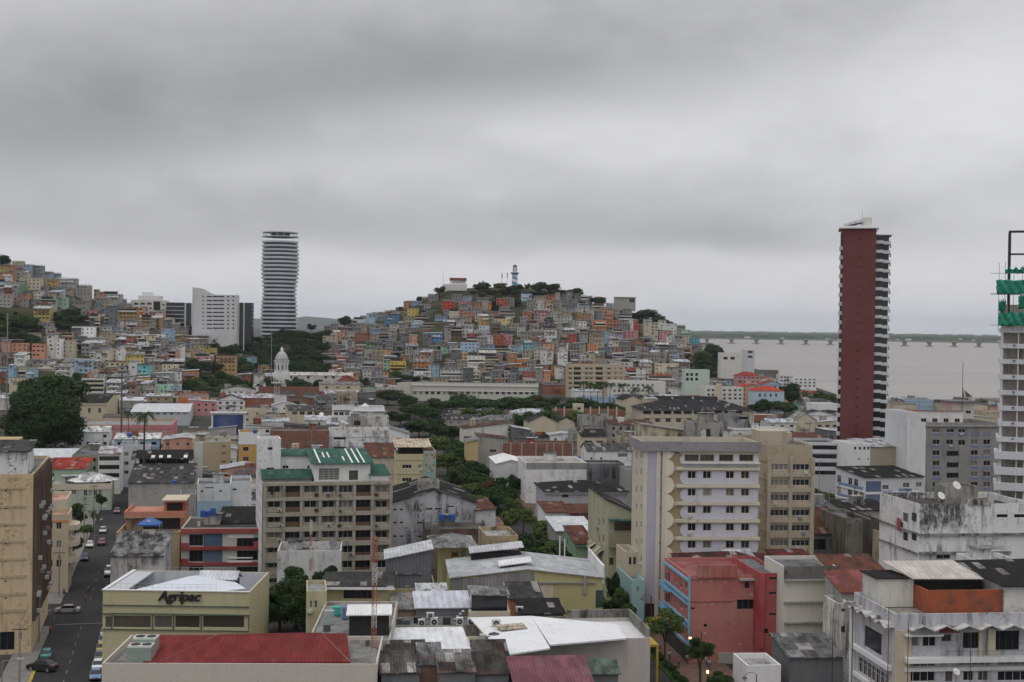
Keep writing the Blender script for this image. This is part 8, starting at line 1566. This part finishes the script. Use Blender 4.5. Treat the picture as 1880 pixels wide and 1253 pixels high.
# green fence, rocks of washing
# red cloth on the stained building
b = SB; u_, z_ = b_side(b, 'l', 1654, 962); MB().box(-.45, u_-.6, z_-1.2, -.38, u_+.6, z_+1.0).obj('hanging_cloth', PAINT, None, (.35, .08, .08)); o = bpy.context.scene.collection.objects[-1]; o.location = b.e.location; o.rotation_euler = b.e.rotation_euler; tag(o, 'red cloth hanging from the side of the mouldy white building', 'cloth')
# sail-shaped riverside sculpture and walkway
D = 950; q = P(1775, 715, D); e = empty('sail_canopy', (q.x, D, 0), 0, 'large pale sail-shaped canopy standing by the river behind the grey block', 'canopy'); a = P(1769, 710, D); c_ = P(1808, 747, D); d_ = P(1772, 727, D)
MB().hexa([(0, 0, 0), (1.2, 0, 0), (1.2, 1, 0), (0, 1, 0), (a.x-q.x-.3, 0, a.z), (a.x-q.x, 0, a.z), (a.x-q.x, 1, a.z), (a.x-q.x-.3, 1, a.z)]).obj('mast', PLAIN, e, 'white'); MB().add([(a.x-q.x, 0, a.z-2), (c_.x-q.x, 0, c_.z), (d_.x-q.x, 6, d_.z-3), (a.x-q.x, 1.2, a.z-2), (c_.x-q.x, 1.2, c_.z), (d_.x-q.x, 7, d_.z-3)], [(0, 1, 2), (5, 4, 3), (0, 3, 4, 1), (1, 4, 5, 2), (2, 5, 3, 0)]).obj('sail', PLAIN, e, 'tan')
# ---------------------------------------------------------------- air
HZM = bpy.data.materials.new('haze'); HZM.use_nodes = True; n = HZM.node_tree; n.nodes.clear(); pv = n.nodes.new('ShaderNodeVolumePrincipled'); pv.inputs['Color'].default_value = (.86, .88, .93, 1); pv.inputs['Density'].default_value = .000035; pv.inputs['Anisotropy'].default_value = .2; oo = n.nodes.new('ShaderNodeOutputMaterial'); n.links.new(pv.outputs[0], oo.inputs['Volume'])
o = MB().box(-21000, -500, -4, 10500, 20500, 260).obj('haze', HZM); o['kind'] = 'stuff'; tag(o, 'thin pale haze over the town, river and far hills', 'haze')
# ---------------------------------------------------------------- wording of the labels, from how each thing looks and what it stands beside
def cname(c):
    if isinstance(c, str): return {'concrete': 'bare concrete', 'slate': 'dark grey', 'skyblue': 'pale blue', 'offwhite': 'off-white', 'silver': 'silver', 'brick': 'brick', 'dark': 'black'}.get(c, c)
    b_, bd = 'grey', 9
    for k, v in PAL.items():
        d = sum((a-q)**2 for a, q in zip(c, v))
        if d < bd: b_, bd = k, d
    return cname(b_)
NUM = {1: 'one', 2: 'two', 3: 'three', 4: 'four', 5: 'five', 6: 'six'}
items = []
def ctr(e, w, h, d=0): return proj(Matrix.Translation(e.location) @ Matrix.Rotation(e.rotation_euler.z, 4, 'Z') @ Vector((w/2, 0, h*.6)))
for e, col, st_, rcol, kind, w, h in HOUSES:
    c = ctr(e, w, h); items.append([e, c[0], c[1], cname(col), st_, cname(rcol), {'flat': 'flat', 'shed': 'tin', 'shedf': 'sloping', 'gable': 'gable', 'open': 'raised'}[kind], 'house', 9])
for e, col, H, rc_, kind, w, dep, ix in AUTOB:
    c = ctr(e, w, H*1.4); items.append([e, c[0], c[1], cname(col), max(1, round(H/3)), cname(rc_) if rc_ != 'flat' else 'flat', {'flat': 'parapet', 'gx': 'gable', 'gy': 'gable', 'hip': 'hip', 'shedb': 'shed', 'shedf': 'shed', 'shedl': 'slanting', 'shedr': 'slanting'}[kind], 'building', 9])
ANC = [('the hilltop museum', 840, 515), ('the lighthouse', 945, 505), ('the round tower', 512, 590), ('the hospital slab', 395, 575), ('the church dome', 517, 662), ('the long school', 860, 715), ('the beige balcony flats', 1095, 695), ('the mint window house', 1280, 688), ('the giant dark tree', 80, 760), ('the pink market hall', 235, 795),
       ('the beige apartments', 600, 900), ('the brick wall block', 550, 808), ('the colonnade hall', 1280, 760), ('the lilac tower', 1290, 850), ('the brick grid building', 985, 830), ('the red tower', 1580, 780), ('the blue corner block', 1620, 895), ('the yellow mosaic flats', 760, 850), ('the left hilltop', 60, 500), ('the skyline concrete house', 1148, 555), ('the tall royal palm', 266, 800), ('the orange-yellow house', 456, 840), ('the lattice mast', 508, 740), ('the far left edge', 0, 660), ('the river bend', 1420, 700), ('the right edge', 1870, 800), ('the white church nave', 585, 695), ('the modern white house', 660, 755)]
used = {}
def rel(it):
    out = []
    x, y = it[1], it[2]
    for o in items:
        if o is it: continue
        dx, dy = o[1]-x, o[2]-y; d = math.hypot(dx, dy)
        if d > 70: continue
        if abs(dx) > abs(dy)*1.2: out.append((d, ('right' if dx < 0 else 'left')+' of a', o))
        elif abs(dy) > abs(dx)*1.2: out.append((d, 'above a' if dy > 0 else 'below a', o))
    out.sort(key=lambda t_: t_[0]); return out
def anc(it):
    b_ = min(ANC, key=lambda a: math.hypot(a[1]-it[1], (a[2]-it[2])*1.3)); dx, dy = it[1]-b_[1], it[2]-b_[2]
    w_ = ('left of' if dx < 0 else 'right of') if abs(dx) > abs(dy)*1.3 else ('above' if dy < 0 else 'below')
    return w_+' '+b_[0]
def art(s): return s
cands = {}
for it in items:
    base = '%s %s-storey %s with %s %s roof' % (it[3], NUM[min(it[4], 6)], it[7], it[5], it[6]) if it[5] != 'flat' else '%s %s-storey %s with parapet roof' % (it[3], NUM[min(it[4], 6)], it[7])
    short = '%s %s-storey %s' % (it[3], NUM[min(it[4], 6)], it[7]); a = anc(it); rs = rel(it)[:6]
    L = [base+' '+a]+['%s %s %s, %s %s %s' % (short, 'just' , a, r_[1], r_[2][3], r_[2][7]) for r_ in rs]+['%s %s, %s %s one, %s %s one' % (short, a, r1[1], r1[2][3], r2[1], r2[2][3]) for r1 in rs for r2 in rs if r1 is not r2]
    L += ['%s, %s roof, %s, %s %s one' % (short, it[5], a, r_[1], r_[2][3]) for r_ in rs]
    it.append([l for l in L if 4 <= len(l.split()) <= 16])
from collections import Counter
cnt = Counter(l for it in items for l in set(it[9]))
miss = []
for it in items:
    c = [l for l in it[9] if cnt[l] == 1]
    if c: it[0]['label'] = c[0]; used[c[0]] = 1
    else: miss.append(it)
print('labels not unique', len(miss))
grp = {}
for it in miss: grp.setdefault(it[9][0], []).append(it)
ORD = ['leftmost', 'second from left', 'third from left', 'fourth from left', 'fifth from left', 'sixth from left']
for l, g in grp.items():
    g.sort(key=lambda q: q[1])
    for k, it in enumerate(g): it[0]['label'] = ('%s, %s, row %d' % (' '.join(l.split()[:10]), ORD[min(k, 5)], k)) if 0 else ('%s of its look: %s' % (ORD[min(k, 5)], ' '.join(l.split()[:11])))
for it in items:
    if it[7] == 'building': it[0]['group'] = 'plain town buildings between the landmarks'
# trees
tl = []
for e in TREES:
    au = e.get('_auto')
    if '_auto' in e: del e['_auto']
    if not au: continue
    c = proj(e.location+Vector((0, 0, 4 if au != 'shrub' else .5))); tl.append([e, c[0], c[1], au, 9])
used2 = Counter()
KN = {'tree': 'green tree', 'palm': 'palm', 'shrub': 'low green shrub'}
res = []
for t_ in tl:
    e = t_[0]; a = anc(t_); look = {'crown_dark': 'dark dense tree', 'crown_light': 'light green leafy tree', 'crown_airy': 'thin airy grey-green tree', 'crown_broad2': 'rounded green tree', 'crown_flame': 'tree flecked with red flowers', 'crown_near': 'dense bushy tree'}.get(e.children[0].data.name, 'broad green tree') if t_[3] == 'tree' else KN[t_[3]]
    near = sorted((math.hypot(o[1]-t_[1], o[2]-t_[2]), o[3]+' '+o[7], o) for o in items if math.hypot(o[1]-t_[1], o[2]-t_[2]) < 90)[:5] if 0 else [o for o in sorted(items, key=lambda o: math.hypot(o[1]-t_[1], o[2]-t_[2]))[:4]]
    L = ['%s %s' % (look, a)]+['%s beside a %s %s, %s' % (look, o[3], o[7], a) for o in near]+['%s between %s and %s %ss, %s' % (look, o[3], p_[3], o[7], a) for o in near for p_ in near if o is not p_]
    res.append((t_, [l for l in L if 4 <= len(l.split()) <= 16], look+' '+a))
cnt = Counter(l for _, L, _ in res for l in set(L)); rest = {}
for t_, L, b_ in res:
    c = [l for l in L if cnt[l] == 1]
    if c: t_[0]['label'] = c[0]
    else: rest.setdefault(b_, []).append(t_)
ORN = ['first', 'second', 'third', 'fourth', 'fifth', 'sixth', 'seventh', 'eighth', 'ninth', 'tenth', 'eleventh', 'twelfth', 'thirteenth', 'fourteenth', 'fifteenth', 'sixteenth', 'seventeenth', 'eighteenth', 'nineteenth', 'twentieth']
for b_, g in rest.items():
    g.sort(key=lambda q: q[1])
    for k, t_ in enumerate(g): t_[0]['label'] = '%s, %s from the left of those' % (b_, ORN[min(k, 19)]) if len(g) > 1 else b_+' in the picture'
for e in list(TREES)+[h_[0] for h_ in HOUSES]:
    for k_ in ('_i', '_h'):
        if k_ in e and not globals().get('CENSUS'): del e[k_]
print('objects', len(bpy.data.objects), 'trees', len(tl))
